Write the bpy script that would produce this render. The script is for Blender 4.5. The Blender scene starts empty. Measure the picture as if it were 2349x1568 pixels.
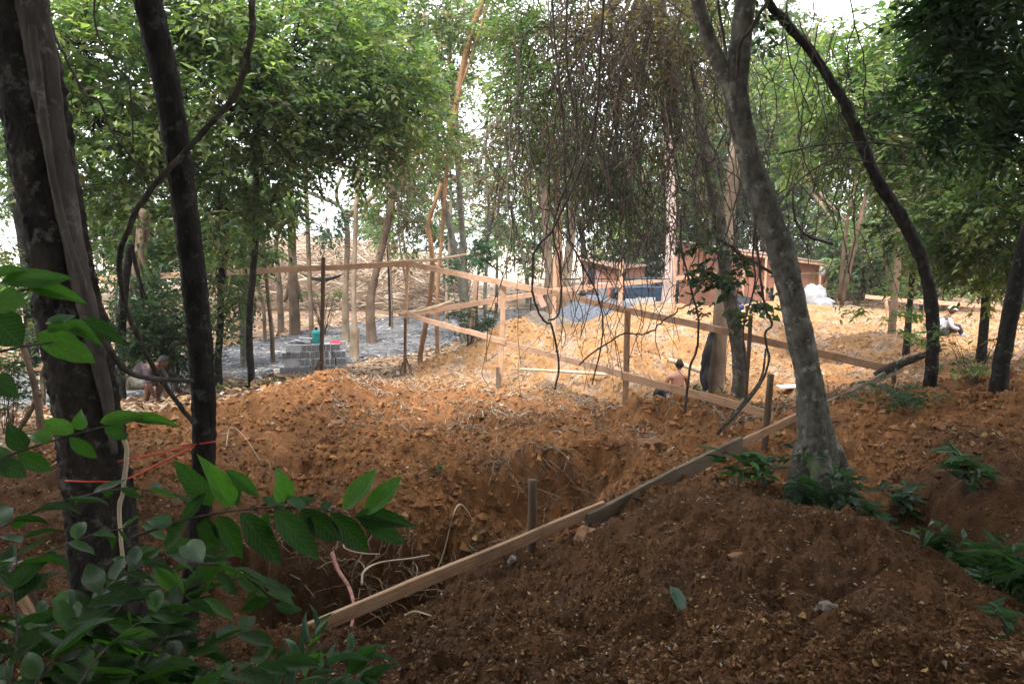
import bpy, bmesh, math, random
import numpy as np
from mathutils import Vector
R = math.radians
random.seed(7)
rng = np.random.default_rng(7)
scene = bpy.context.scene
C = scene.collection

# ------------------------------------------------------------------ camera, world, sun, exposure
F = 1650.0; CX = 1174.5; CY = 784.0; PITCH = R(7.73)
cam = bpy.data.cameras.new('camera'); cam.lens = 25.29; cam.sensor_width = 36.0
cam.clip_start = 0.05; cam.clip_end = 4000
cam_o = bpy.data.objects.new('camera', cam); C.objects.link(cam_o)
cam_o.location = (0, 0, 0); cam_o.rotation_euler = (R(90) - PITCH, 0, 0)
scene.camera = cam_o

SUN_EL, SUN_AZ = 62.0, 200.0      # azimuth of the sun, clockwise from +Y (the view direction)
world = bpy.data.worlds.new('World'); scene.world = world; world.use_nodes = True
wn = world.node_tree; wn.nodes.clear()
sky = wn.nodes.new('ShaderNodeTexSky'); sky.sky_type = 'NISHITA'; sky.sun_disc = False
sky.sun_elevation = R(SUN_EL); sky.sun_rotation = R(SUN_AZ)
sky.air_density = 1.0; sky.dust_density = 3.0; sky.ozone_density = 1.0
hs = wn.nodes.new('ShaderNodeHueSaturation'); hs.inputs['Saturation'].default_value = 0.45
mx = wn.nodes.new('ShaderNodeMix'); mx.data_type = 'RGBA'; mx.inputs['Factor'].default_value = 0.7
mx.inputs['B'].default_value = (12.0, 12.3, 12.8, 1)      # bright cloud veil of the overcast sky
bg = wn.nodes.new('ShaderNodeBackground'); bg.inputs['Strength'].default_value = 0.11
wo = wn.nodes.new('ShaderNodeOutputWorld')
wn.links.new(sky.outputs['Color'], hs.inputs['Color'])
wn.links.new(hs.outputs['Color'], mx.inputs['A'])
wn.links.new(mx.outputs['Result'], bg.inputs['Color'])
wn.links.new(bg.outputs['Background'], wo.inputs['Surface'])

sun = bpy.data.lights.new('sun', 'SUN'); sun.energy = 2.6; sun.angle = R(14.0); sun.color = (1.0, 0.95, 0.87)
sun_o = bpy.data.objects.new('sun', sun); C.objects.link(sun_o)
_sd = Vector((math.sin(R(SUN_AZ)) * math.cos(R(SUN_EL)), math.cos(R(SUN_AZ)) * math.cos(R(SUN_EL)), math.sin(R(SUN_EL))))
sun_o.rotation_euler = _sd.to_track_quat('Z', 'Y').to_euler(); sun_o.location = _sd * 60
sun_o['kind'] = 'helper'

vs = scene.view_settings
vs.view_transform = 'Standard'; vs.look = 'None'; vs.exposure = 1.55; vs.gamma = 1.0; vs.use_curve_mapping = False
scene.cycles.use_denoising = True
try: scene.cycles.denoiser = 'OPENIMAGEDENOISE'
except Exception: pass
scene.cycles.max_bounces = 7; scene.cycles.diffuse_bounces = 4; scene.cycles.glossy_bounces = 2
scene.cycles.transmission_bounces = 5; scene.cycles.transparent_max_bounces = 6
scene.cycles.caustics_reflective = False; scene.cycles.caustics_refractive = False

# ------------------------------------------------------------------ geometry helpers
_sp, _cp = math.sin(PITCH), math.cos(PITCH)
def P(x, y, d):
    """the point of the place seen at (x, y) of the 2349 x 1568 photograph, d metres ahead"""
    cx = (x - CX) / F; cy = (CY - y) / F
    v = Vector((cx, cy * _sp + _cp, cy * _cp - _sp))
    return v * (d / v.y)
def PN(x, y, d):
    x = np.asarray(x, float); y = np.asarray(y, float); d = np.asarray(d, float)
    cx = (x - CX) / F; cy = (CY - y) / F
    vy = cy * _sp + _cp; vz = cy * _cp - _sp
    s = d / vy
    return np.stack([cx * s, vy * s, vz * s], -1)
def ground_hit(x, y, z):
    """where the line of sight through (x, y) meets the height z"""
    cx = (x - CX) / F; cy = (CY - y) / F
    v = Vector((cx, cy * _sp + _cp, cy * _cp - _sp))
    return v * (z / v.z)

def _hash(ix, iy, seed):
    h = (ix.astype(np.int64) * 374761393 + iy.astype(np.int64) * 668265263 + seed * 974634721) & 0xFFFFFFFF
    h = ((h ^ (h >> 13)) * 1274126177) & 0xFFFFFFFF
    h = h ^ (h >> 16)
    return h
def perlin(x, y, seed=0):
    x0 = np.floor(x); y0 = np.floor(y); fx = x - x0; fy = y - y0
    ix = x0.astype(np.int64); iy = y0.astype(np.int64)
    u = fx * fx * fx * (fx * (fx * 6 - 15) + 10); v = fy * fy * fy * (fy * (fy * 6 - 15) + 10)
    def g(i, j, dx, dy):
        a = _hash(ix + i, iy + j, seed) * (2 * math.pi / 4294967296.0)
        return np.cos(a) * dx + np.sin(a) * dy
    a = g(0, 0, fx, fy); b = g(1, 0, fx - 1, fy); c = g(0, 1, fx, fy - 1); d = g(1, 1, fx - 1, fy - 1)
    return ((a * (1 - u) + b * u) * (1 - v) + (c * (1 - u) + d * u) * v) * 1.5
def fbm(x, y, oct=4, seed=0, gain=0.5, lac=2.03):
    s = 0; a = 1.0
    for o in range(oct):
        s = s + a * perlin(x, y, seed + o * 17); x = x * lac + 3.1; y = y * lac + 1.7; a *= gain
    return s

class MB:
    """collects vertices, faces, per-vertex colours and uvs for ONE mesh object"""
    def __init__(s): s.V = []; s.T = []; s.Q = []; s.col = []; s.uv = []; s.n = 0; s.has_uv = False
    def add(s, V, T=None, Q=None, col=None, uv=None):
        V = np.asarray(V, float).reshape(-1, 3); k = len(V)
        s.V.append(V)
        if T is not None and len(T): s.T.append(np.asarray(T, np.int64).reshape(-1, 3) + s.n)
        if Q is not None and len(Q): s.Q.append(np.asarray(Q, np.int64).reshape(-1, 4) + s.n)
        c = np.ones((k, 4)); 
        if col is not None: c[:, :3] = np.asarray(col, float).reshape(-1, 3) if np.ndim(col) > 1 else np.asarray(col, float)
        s.col.append(c)
        u = np.zeros((k, 2))
        if uv is not None: u[:] = uv; s.has_uv = True
        s.uv.append(u); s.n += k
        return s
    def mesh(s, name, mat=None, smooth=False, origin=(0, 0, 0)):
        me = bpy.data.meshes.new(name)
        V = np.concatenate(s.V) - np.asarray(origin, float)
        T = np.concatenate(s.T) if s.T else np.zeros((0, 3), np.int64)
        Q = np.concatenate(s.Q) if s.Q else np.zeros((0, 4), np.int64)
        me.vertices.add(len(V)); me.vertices.foreach_set('co', V.astype(np.float32).ravel())
        L = np.concatenate([T.ravel(), Q.ravel()]).astype(np.int32)
        me.loops.add(len(L)); me.loops.foreach_set('vertex_index', L)
        starts = np.concatenate([np.arange(len(T)) * 3, len(T) * 3 + np.arange(len(Q)) * 4]).astype(np.int32)
        me.polygons.add(len(starts)); me.polygons.foreach_set('loop_start', starts)
        me.polygons.foreach_set('use_smooth', np.full(len(starts), bool(smooth)))
        me.update(calc_edges=True)
        a = me.color_attributes.new('Col', 'FLOAT_COLOR', 'POINT')
        a.data.foreach_set('color', np.concatenate(s.col).astype(np.float32).ravel())
        if s.has_uv:
            ul = me.uv_layers.new(name='UVMap')
            ul.data.foreach_set('uv', np.concatenate(s.uv)[L].astype(np.float32).ravel())
        if mat: me.materials.append(mat)
        return me
    def build(s, name, mat=None, parent=None, smooth=False, origin=None):
        """a part of parent (sharing its frame), or a top-level object with its origin at its base"""
        V = np.concatenate(s.V)
        if parent is not None:
            o0 = parent.matrix_basis.translation if parent.parent is None else parent.parent.matrix_basis.translation
            if parent.parent is not None: o0 = o0 + parent.matrix_basis.translation
            me = s.mesh(name, mat, smooth, tuple(o0))
            o = bpy.data.objects.new(name, me); C.objects.link(o); o.parent = parent
        else:
            if origin is None:
                lo = V[:, 2].min(); sel = V[V[:, 2] < lo + 0.05 * (np.ptp(V[:, 2]) + 1e-6) + 1e-4]
                origin = (sel[:, 0].mean(), sel[:, 1].mean(), lo)
            me = s.mesh(name, mat, smooth, origin)
            o = bpy.data.objects.new(name, me); C.objects.link(o); o.location = origin
        return o

def tag(o, label=None, cat=None, group=None, kind=None):
    if label: o['label'] = label
    if cat: o['category'] = cat
    if group: o['group'] = group
    if kind: o['kind'] = kind
    return o
def thing(name, label, cat, loc, group=None):
    o = bpy.data.objects.new(name, None); C.objects.link(o); o.location = loc
    o.empty_display_size = 0.2
    return tag(o, label, cat, group)

def crom(pts, n):
    """Catmull-Rom through rows of pts -> n rows"""
    pts = np.asarray(pts, float)
    if len(pts) < 3:
        t = np.linspace(0, 1, n)[:, None]; return pts[0] * (1 - t) + pts[-1] * t
    p = np.vstack([2 * pts[0] - pts[1], pts, 2 * pts[-1] - pts[-2]])
    seg = np.linspace(0, len(pts) - 1 - 1e-9, n); i = seg.astype(int); t = (seg - i)[:, None]
    a, b, c, d = p[i], p[i + 1], p[i + 2], p[i + 3]
    return 0.5 * ((2 * b) + (-a + c) * t + (2 * a - 5 * b + 4 * c - d) * t * t + (-a + 3 * b - 3 * c + d) * t ** 3)

def tube(mb, pts, rad, seg=8, n=None, rough=0.0, seed=0, col=None, cap=True, resample=True, lobes=0.0, fine=0.0):
    pts = np.asarray(pts, float); rad = np.atleast_1d(np.asarray(rad, float))
    if len(rad) == 1: rad = np.repeat(rad, len(pts))
    if resample:
        n = n or max(6, len(pts) * 4)
        PR = crom(np.column_stack([pts, rad]), n); pts = PR[:, :3]; rad = np.maximum(PR[:, 3], 1e-4)
    n = len(pts)
    tg = np.gradient(pts, axis=0); tg /= np.linalg.norm(tg, axis=1)[:, None] + 1e-9
    ref = np.array([0., 0., 1.]) if abs(tg[0][2]) < 0.8 else np.array([1., 0., 0.])
    U = np.zeros((n, 3)); u = np.cross(tg[0], ref); u /= np.linalg.norm(u)
    for i in range(n):
        u = u - tg[i] * u.dot(tg[i]); u /= np.linalg.norm(u) + 1e-9; U[i] = u
    W = np.cross(tg, U)
    ang = np.arange(seg) * 2 * math.pi / seg
    ln = np.concatenate([[0], np.cumsum(np.linalg.norm(np.diff(pts, axis=0), axis=1))])
    rr = np.repeat(rad[:, None], seg, 1)
    if rough > 0:
        rm = max(rad.mean(), 1e-3)
        rr = rr * (1 + rough * fbm(ln[:, None] / (rm * 3.0) + 0 * ang, np.cos(ang)[None] * 1.3 + seed * 3.7 + 0 * ln[:, None], 3, seed)
                   + rough * 0.6 * perlin(np.sin(ang)[None] * 1.7 + 9 + 0 * ln[:, None], ln[:, None] / (rm * 6.0) + seed + 0 * ang, seed + 5))
    if fine > 0:
        def ff(a): return np.abs(fbm(a * 3.2 + seed + 0 * ln[:, None], ln[:, None] * 7.0 + 0 * a, 4, seed + 40, 0.62)) + 0.5 * fbm(a * 7.0 + 0 * ln[:, None], ln[:, None] * 22.0 + 0 * a, 2, seed + 60)
        w_ = (ang / (2 * math.pi))[None]; rr = rr * (1 + fine * ((1 - w_) * ff(ang[None]) + w_ * ff(ang[None] - 2 * math.pi)))
    if lobes > 0:
        rr = rr * (1 + lobes * np.cos(3 * ang + 0.8 + seed)[None] * np.ones((n, 1)))
    V = pts[:, None, :] + rr[..., None] * (np.cos(ang)[None, :, None] * U[:, None, :] + np.sin(ang)[None, :, None] * W[:, None, :])
    uv = np.stack([np.repeat(ln[:, None], seg, 1), np.repeat(ang[None], n, 0) * rad.mean()], -1).reshape(-1, 2)
    i = np.arange(n - 1)[:, None] * seg; j = np.arange(seg)[None]; j2 = (j + 1) % seg
    Q = np.stack([i + j, i + j2, i + seg + j2, i + seg + j], -1).reshape(-1, 4)
    V = V.reshape(-1, 3); T = []
    if cap:
        V = np.vstack([V, pts[0], pts[-1]]); uv = np.vstack([uv, [0, 0], [ln[-1], 0]])
        a, b = n * seg, n * seg + 1
        T = [[a, (k + 1) % seg, k] for k in range(seg)] + [[b, (n - 1) * seg + k, (n - 1) * seg + (k + 1) % seg] for k in range(seg)]
    mb.add(V, T, Q, col, uv)
    return pts, rad

def tubes(mb, PTS, rad, seg=4, col=None):
    """many thin tubes at once: PTS (M, n, 3), rad (M,) or (M, n)"""
    PTS = np.asarray(PTS, float); M, n, _ = PTS.shape
    rad = np.asarray(rad, float); rad = np.repeat(rad[:, None], n, 1) if rad.ndim == 1 else rad
    tg = np.gradient(PTS, axis=1); tg /= np.linalg.norm(tg, axis=2, keepdims=True) + 1e-9
    ref = np.tile(np.array([0.31, 0.2, 0.93]), (M, n, 1)); ref[np.abs(tg[..., 2]) > 0.8] = (0.9, 0.3, 0.1)
    U = np.cross(tg, ref); U /= np.linalg.norm(U, axis=2, keepdims=True) + 1e-9; W = np.cross(tg, U)
    ang = np.arange(seg) * 2 * math.pi / seg
    V = PTS[:, :, None] + rad[:, :, None, None] * (np.cos(ang)[:, None] * U[:, :, None] + np.sin(ang)[:, None] * W[:, :, None])
    m = np.arange(M)[:, None, None] * (n * seg); i = np.arange(n - 1)[None, :, None] * seg
    j = np.arange(seg)[None, None]; j2 = (j + 1) % seg
    Q = np.stack([m + i + j, m + i + j2, m + i + seg + j2, m + i + seg + j], -1).reshape(-1, 4)
    c = None
    if col is not None: c = np.repeat(np.asarray(col, float), n * seg, 0)
    mb.add(V.reshape(-1, 3), None, Q, c)

def leaves(mb, pos, ax, nrm, L, W, col, fold=0.18, droop=0.15):
    """rhombic leaves, four vertices each, folded along the midrib"""
    ax = ax / (np.linalg.norm(ax, axis=1)[:, None] + 1e-9)
    side = np.cross(ax, nrm); side /= np.linalg.norm(side, axis=1)[:, None] + 1e-9
    nn = np.cross(side, ax)
    L = L[:, None]; W = W[:, None]
    tip = pos + ax * L - nn * L * droop
    m = pos + ax * L * 0.42
    a = m + side * W * 0.5 + nn * W * fold; b = m - side * W * 0.5 + nn * W * fold
    N = len(pos); V = np.stack([pos, a, tip, b], 1).reshape(-1, 3)
    k = np.arange(N)[:, None] * 4
    T = np.concatenate([k + [0, 1, 2], k + [0, 2, 3]], 0)
    mb.add(V, T, None, np.repeat(col, 4, 0))

def box(mb, lo, hi, col=None):
    x0, y0, z0 = lo; x1, y1, z1 = hi
    V = [(x0, y0, z0), (x1, y0, z0), (x1, y1, z0), (x0, y1, z0), (x0, y0, z1), (x1, y0, z1), (x1, y1, z1), (x0, y1, z1)]
    Q = [(0, 3, 2, 1), (4, 5, 6, 7), (0, 1, 5, 4), (1, 2, 6, 5), (2, 3, 7, 6), (3, 0, 4, 7)]
    mb.add(V, None, Q, col)

def beam(mb, a, b, w, h, seg=8, warp=0.004, up=(0, 0, 1), seed=0, col=None):
    """a sawn board from a to b: w thick (sideways), h high; slightly bowed, chamfered, uv along the grain"""
    a = np.asarray(a, float); b = np.asarray(b, float); t = np.linspace(0, 1, seg + 1)
    ln = np.linalg.norm(b - a); d = (b - a) / ln
    s = np.cross(d, np.asarray(up, float)); s /= np.linalg.norm(s); u = np.cross(s, d)
    rs = np.random.default_rng(seed + 11)
    bow = np.cumsum(rs.normal(0, warp, seg + 1)); bow -= np.linspace(bow[0], bow[-1], seg + 1)
    bow2 = np.cumsum(rs.normal(0, warp, seg + 1)); bow2 -= np.linspace(bow2[0], bow2[-1], seg + 1)
    ch = min(w, h) * 0.1
    prof = [(-w / 2 + ch, -h / 2), (w / 2 - ch, -h / 2), (w / 2, -h / 2 + ch), (w / 2, h / 2 - ch), (w / 2 - ch, h / 2), (-w / 2 + ch, h / 2), (-w / 2, h / 2 - ch), (-w / 2, -h / 2 + ch)]
    per = np.cumsum([0] + [math.dist(prof[i], prof[(i + 1) % 8]) for i in range(7)])
    V = []; uv = []
    for i in range(seg + 1):
        c = a + d * ln * t[i] + u * bow[i] + s * bow2[i]
        for k, (p, q) in enumerate(prof):
            V.append(c + s * (p + rs.normal(0, 0.0008)) + u * (q + rs.normal(0, 0.0012))); uv.append((ln * t[i] + seed * 3.3, per[k] + seed * 0.71))
    Q = []
    for i in range(seg):
        for k in range(8):
            k2 = (k + 1) % 8
            Q.append((i * 8 + k, i * 8 + k2, (i + 1) * 8 + k2, (i + 1) * 8 + k))
    n0 = len(V); V += [a, b]; uv += [(seed, 0), (seed, .3)]
    T = [(n0, (k + 1) % 8, k) for k in range(8)] + [(n0 + 1, seg * 8 + k, seg * 8 + (k + 1) % 8) for k in range(8)]
    mb.add(V, T, Q, col, np.array(uv))

# ------------------------------------------------------------------ materials
def new_mat(name):
    m = bpy.data.materials.new(name); m.use_nodes = True
    nt = m.node_tree; nt.nodes.clear()
    out = nt.nodes.new('ShaderNodeOutputMaterial'); b = nt.nodes.new('ShaderNodeBsdfPrincipled')
    nt.links.new(b.outputs['BSDF'], out.inputs['Surface'])
    return m, nt, b, out
def N(nt, t, **kw):
    n = nt.nodes.new(t)
    for k, v in kw.items():
        if k.startswith('i_'): n.inputs[k[2:].replace('_', ' ')].default_value = v
        else: setattr(n, k, v)
    return n
def ramp(nt, stops):
    r = nt.nodes.new('ShaderNodeValToRGB'); e = r.color_ramp.elements
    while len(e) < len(stops): e.new(0.5)
    for k, (p, c) in enumerate(stops):
        e[k].position = p; e[k].color = tuple(c) + (1,)
    return r
def mapping(nt, src='Object', scale=(1, 1, 1)):
    tc = nt.nodes.new('ShaderNodeTexCoord'); mp = nt.nodes.new('ShaderNodeMapping')
    mp.inputs['Scale'].default_value = scale
    nt.links.new(tc.outputs[src], mp.inputs['Vector']); return mp.outputs['Vector']
def noise(nt, vec, scale, detail=4, rough=0.55):
    n = nt.nodes.new('ShaderNodeTexNoise'); n.inputs['Scale'].default_value = scale
    n.inputs['Detail'].default_value = detail; n.inputs['Roughness'].default_value = rough
    if vec is not None: nt.links.new(vec, n.inputs['Vector'])
    return n
def bump(nt, b, h, strength=0.5, dist=0.02):
    n = nt.nodes.new('ShaderNodeBump'); n.inputs['Strength'].default_value = strength; n.inputs['Distance'].default_value = dist
    nt.links.new(h, n.inputs['Height']); nt.links.new(n.outputs['Normal'], b.inputs['Normal'])
def mixc(nt, fac, a, b, mode='MIX'):
    m = nt.nodes.new('ShaderNodeMix'); m.data_type = 'RGBA'; m.blend_type = mode
    for s, v in (('Factor', fac), ('A', a), ('B', b)):
        if hasattr(v, 'links'): nt.links.new(v, m.inputs[s])
        else: m.inputs[s].default_value = v if s == 'Factor' else (tuple(v) + (1,) if len(v) == 3 else v)
    return m.outputs['Result']

def mat_flat(name, col, rough=0.6, var=0.15, scale=20, metal=0.0, spec=0.3, bumpy=0.0):
    m, nt, b, o = new_mat(name)
    v = mapping(nt); n = noise(nt, v, scale, 4)
    r = ramp(nt, [(0.3, [c * (1 - var) for c in col]), (0.7, [min(1, c * (1 + var)) for c in col])])
    nt.links.new(n.outputs['Fac'], r.inputs['Fac']); nt.links.new(r.outputs['Color'], b.inputs['Base Color'])
    b.inputs['Roughness'].default_value = rough; b.inputs['Metallic'].default_value = metal
    b.inputs['Specular IOR Level'].default_value = spec
    if bumpy: bump(nt, b, n.outputs['Fac'], bumpy, 0.01)
    return m
def mat_bark(name, dark, light, scale=6.0, bumps=0.8, lichen=None, ring=0.0, st=0.35):
    m, nt, b, o = new_mat(name)
    v = mapping(nt, 'Object', (1, 1, st)); n1 = noise(nt, v, scale, 6, 0.65)
    v2 = mapping(nt, 'Object', (1, 1, 1)); n2 = noise(nt, v2, scale * 0.35, 4, 0.6)
    r = ramp(nt, [(0.32, dark), (0.68, light)])
    nt.links.new(n1.outputs['Fac'], r.inputs['Fac'])
    col = r.outputs['Color']
    r2 = ramp(nt, [(0.3, (0.55, 0.55, 0.55)), (0.7, (1.25, 1.25, 1.25))]); nt.links.new(n2.outputs['Fac'], r2.inputs['Fac'])
    col = mixc(nt, 0.8, col, r2.outputs['Color'], 'MULTIPLY')
    if lichen:
        n3 = noise(nt, v2, scale * 0.9, 5, 0.7); r3 = ramp(nt, [(0.56, (0, 0, 0)), (0.66, (1, 1, 1))])
        nt.links.new(n3.outputs['Fac'], r3.inputs['Fac']); col = mixc(nt, r3.outputs['Color'], col, lichen)
    nt.links.new(col, b.inputs['Base Color']); b.inputs['Roughness'].default_value = 0.85
    b.inputs['Specular IOR Level'].default_value = 0.2
    vf = mapping(nt, 'Object', (1, 1, 0.25)); nf = noise(nt, vf, scale * 4, 5, 0.7)
    bump(nt, b, nf.outputs['Fac'], bumps, 0.03)
    return m
def mat_col(name, rough=0.8, var=0.25, scale=30, transl=0.0, spec=0.25, bumps=0.0):
    """colour from the mesh's own colour attribute, with grain; transl for leaves"""
    m, nt, b, o = new_mat(name)
    at = N(nt, 'ShaderNodeAttribute', attribute_name='Col')
    v = mapping(nt); n = noise(nt, v, scale, 3)
    r = ramp(nt, [(0.3, (1 - var,) * 3), (0.7, (1 + var,) * 3)]); nt.links.new(n.outputs['Fac'], r.inputs['Fac'])
    col = mixc(nt, 1.0, at.outputs['Color'], r.outputs['Color'], 'MULTIPLY')
    nt.links.new(col, b.inputs['Base Color'])
    b.inputs['Roughness'].default_value = rough; b.inputs['Specular IOR Level'].default_value = spec
    if bumps: bump(nt, b, n.outputs['Fac'], bumps, 0.01)
    if transl:
        t = nt.nodes.new('ShaderNodeBsdfTranslucent'); ms = nt.nodes.new('ShaderNodeMixShader')
        tc = mixc(nt, 1.0, col, (1.5, 1.7, 0.7), 'MULTIPLY')
        nt.links.new(tc, t.inputs['Color']); ms.inputs['Fac'].default_value = transl
        nt.links.new(b.outputs['BSDF'], ms.inputs[1]); nt.links.new(t.outputs['BSDF'], ms.inputs[2])
        nt.links.new(ms.outputs['Shader'], o.inputs['Surface'])
    return m
def mat_wood(name, a, b_, dirt=(0.12, 0.07, 0.04), dirtamt=0.5):
    m, nt, b, o = new_mat(name)
    uv = N(nt, 'ShaderNodeUVMap'); mp = N(nt, 'ShaderNodeMapping'); mp.inputs['Scale'].default_value = (3, 45, 1)
    nt.links.new(uv.outputs['UV'], mp.inputs['Vector'])
    n = noise(nt, mp.outputs['Vector'], 1.0, 6, 0.65)
    r = ramp(nt, [(0.3, a), (0.7, b_)]); nt.links.new(n.outputs['Fac'], r.inputs['Fac'])
    v = mapping(nt); n2 = noise(nt, v, 3.5, 5, 0.65); r2 = ramp(nt, [(0.48, (0, 0, 0)), (0.75, (dirtamt,) * 3)])
    nt.links.new(n2.outputs['Fac'], r2.inputs['Fac'])
    col = mixc(nt, r2.outputs['Color'], r.outputs['Color'], dirt)
    nt.links.new(col, b.inputs['Base Color']); b.inputs['Roughness'].default_value = 0.75; b.inputs['Specular IOR Level'].default_value = 0.25
    bump(nt, b, n.outputs['Fac'], 0.35, 0.004)
    return m

M = {}
M['leaf'] = mat_col('leaf', 0.36, 0.15, 12, 0.5, 0.6)
M['dead_leaf'] = mat_col('dead_leaf', 0.8, 0.2, 25, 0.2, 0.2)
M['litter'] = mat_col('litter', 0.8, 0.2, 60, 0.0, 0.25)
M['clod'] = mat_col('clod', 0.95, 0.35, 45, 0.0, 0.1, 0.8)
M['stick'] = mat_col('stick', 0.85, 0.3, 25, 0.0, 0.2, 0.4)
M['bark_dark'] = mat_bark('bark_dark', (0.009, 0.008, 0.007), (0.05, 0.043, 0.037), 12, 1.0, (0.08, 0.085, 0.07), st=0.6)
M['bark_trunk'] = mat_bark('bark_trunk', (0.008, 0.007, 0.006), (0.06, 0.048, 0.04), 9, 1.0, (0.13, 0.125, 0.115), st=0.6)
M['bark_grey'] = mat_bark('bark_grey', (0.09, 0.085, 0.07), (0.22, 0.21, 0.18), 8, 0.7, (0.3, 0.3, 0.27))
M['bark_greymoss'] = mat_bark('bark_greymoss', (0.03, 0.028, 0.023), (0.21, 0.195, 0.165), 8, 1.0, (0.31, 0.3, 0.26), st=0.8)
M['bark_pale'] = mat_bark('bark_pale', (0.22, 0.16, 0.11), (0.42, 0.33, 0.25), 5, 0.6)
M['bark_brown'] = mat_bark('bark_brown', (0.1, 0.07, 0.05), (0.24, 0.17, 0.12), 6, 0.7)
M['bark_red'] = mat_bark('bark_red', (0.2, 0.1, 0.05), (0.42, 0.24, 0.14), 5, 0.7)
M['bark_pink'] = mat_bark('bark_pink', (0.34, 0.26, 0.23), (0.6, 0.5, 0.46), 5, 0.5)
M['bark_char'] = mat_bark('bark_char', (0.02, 0.02, 0.022), (0.11, 0.11, 0.12), 9, 1.0)
M['vine'] = mat_bark('vine', (0.04, 0.033, 0.03), (0.15, 0.12, 0.1), 14, 0.6)
M['bark_strip'] = mat_bark('bark_strip', (0.06, 0.05, 0.045), (0.17, 0.145, 0.13), 6, 0.9, (0.24, 0.235, 0.23))
M['liana'] = mat_bark('liana', (0.03, 0.025, 0.02), (0.12, 0.1, 0.08), 14, 0.8, (0.22, 0.23, 0.2))
M['wood_new'] = mat_wood('wood_new', (0.48, 0.29, 0.19), (0.68, 0.46, 0.33), (0.2, 0.11, 0.06), 0.6)
M['wood_near'] = mat_wood('wood_near', (0.3, 0.17, 0.1), (0.55, 0.36, 0.23), (0.13, 0.07, 0.04), 0.6)
M['wood_old'] = mat_wood('wood_old', (0.12, 0.09, 0.065), (0.25, 0.2, 0.15), (0.06, 0.045, 0.03), 0.6)
M['wood_post'] = mat_wood('wood_post', (0.075, 0.05, 0.036), (0.19, 0.125, 0.085), (0.07, 0.05, 0.035), 0.6)
# ------------------------------------------------------------------ the ground: one sheet, shaped by surveyed points (x, y of the photograph, metres ahead)
CP = [
 # foreground slope the photographer stands on
 (700,1568,3.9),(1000,1568,3.3),(1400,1568,2.9),(1800,1568,2.7),(2300,1568,2.75),
 (700,1480,4.6),(900,1440,4.8),(1200,1300,6.05),(1350,1232,6.4),(1500,1165,6.9),(1650,1105,7.4),
 (1750,1178,6.2),(1900,1205,5.8),(2050,1270,5.0),(2200,1372,4.2),(2349,1505,3.4),
 (1500,1300,4.8),(1800,1300,4.7),(1500,1450,3.6),(2000,1450,3.5),(1250,1400,4.6),(1000,1480,4.1),
 (1880,1160,7.4),(1990,1215,6.8),(2110,1275,6.6),(2220,1345,6.0),(2310,1400,5.4),
 (2000,1000,8.5),(2200,1000,7.8),(2349,1000,7.4),(2349,1150,6.3),(2200,1150,6.6),(1960,937,9.4),(2150,900,9.5),(2349,868,9.4),
 (2100,905,12.0),(2300,870,12.0),(1780,1030,9.0),(1830,965,9.6),
 # left near
 (0,1100,6.5),(0,1300,5.0),(300,1300,5.4),(150,1568,3.8),(450,1568,4.0),(0,1568,3.4),(430,1420,5.0),
 # pit and its walls
 (800,1392,6.55),(620,1400,6.3),(950,1335,6.75),(1030,1300,6.85),(700,1245,6.8),(900,1222,7.0),(560,1290,6.2),(1040,1235,7.15),
 (700,1170,7.1),(900,1150,7.4),(1080,1290,6.4),
 # second hollow behind the stump post
 (1250,1165,8.15),(1350,1130,8.3),(1150,1180,7.7),(1250,1068,8.6),(1380,1055,8.7),(1450,1100,7.9),
 # middle mound
 (50,1062,7.0),(300,992,8.5),(500,962,10.0),(750,878,13.0),(935,888,14.2),(1200,925,13.4),(1400,952,12.5),(1600,947,11.6),
 (400,1080,7.5),(700,1000,9.5),(700,1080,8.1),(1000,1000,10.0),(1000,1100,8.4),(1300,1000,10.2),(1500,1020,9.6),(1650,1000,9.9),(1560,1090,8.1),
 (850,950,11.0),(1100,960,11.2),(900,1010,9.7),(850,1085,8.1),
 # inside the site
 (1150,890,16.4),(1300,850,17.6),(1300,915,14.6),(1436,945,14.2),(1250,890,15.6),(1450,870,16.4),(1556,905,15.6),(1640,915,14.0),(1690,965,12.8),
 (1800,900,14.5),(1750,940,12.2),(1950,900,13.5),(1900,840,16.5),(2000,800,19.0),(1700,830,18.0),(1550,830,18.5),(1850,780,21.0),(2100,830,16.0),
 (2165,770,20.0),(2240,745,21.5),(2330,790,18.0),(2300,720,26.0),(2050,740,23.0),
 (1180,757,20.0),(1080,815,19.0),(1250,785,20.0),(1330,762,24.0),(1490,703,25.0),(1600,715,24.5),(1780,692,28.0),(1700,735,23.5),(1400,790,20.5),(1500,760,21.5),
 (1350,716,29.0),(1225,742,26.0),(1870,700,29.0),(1950,712,28.0),(2000,745,24.0),(1000,850,18.0),(1080,870,17.0),
]
pts = [tuple(P(*c)) for c in CP]
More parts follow.
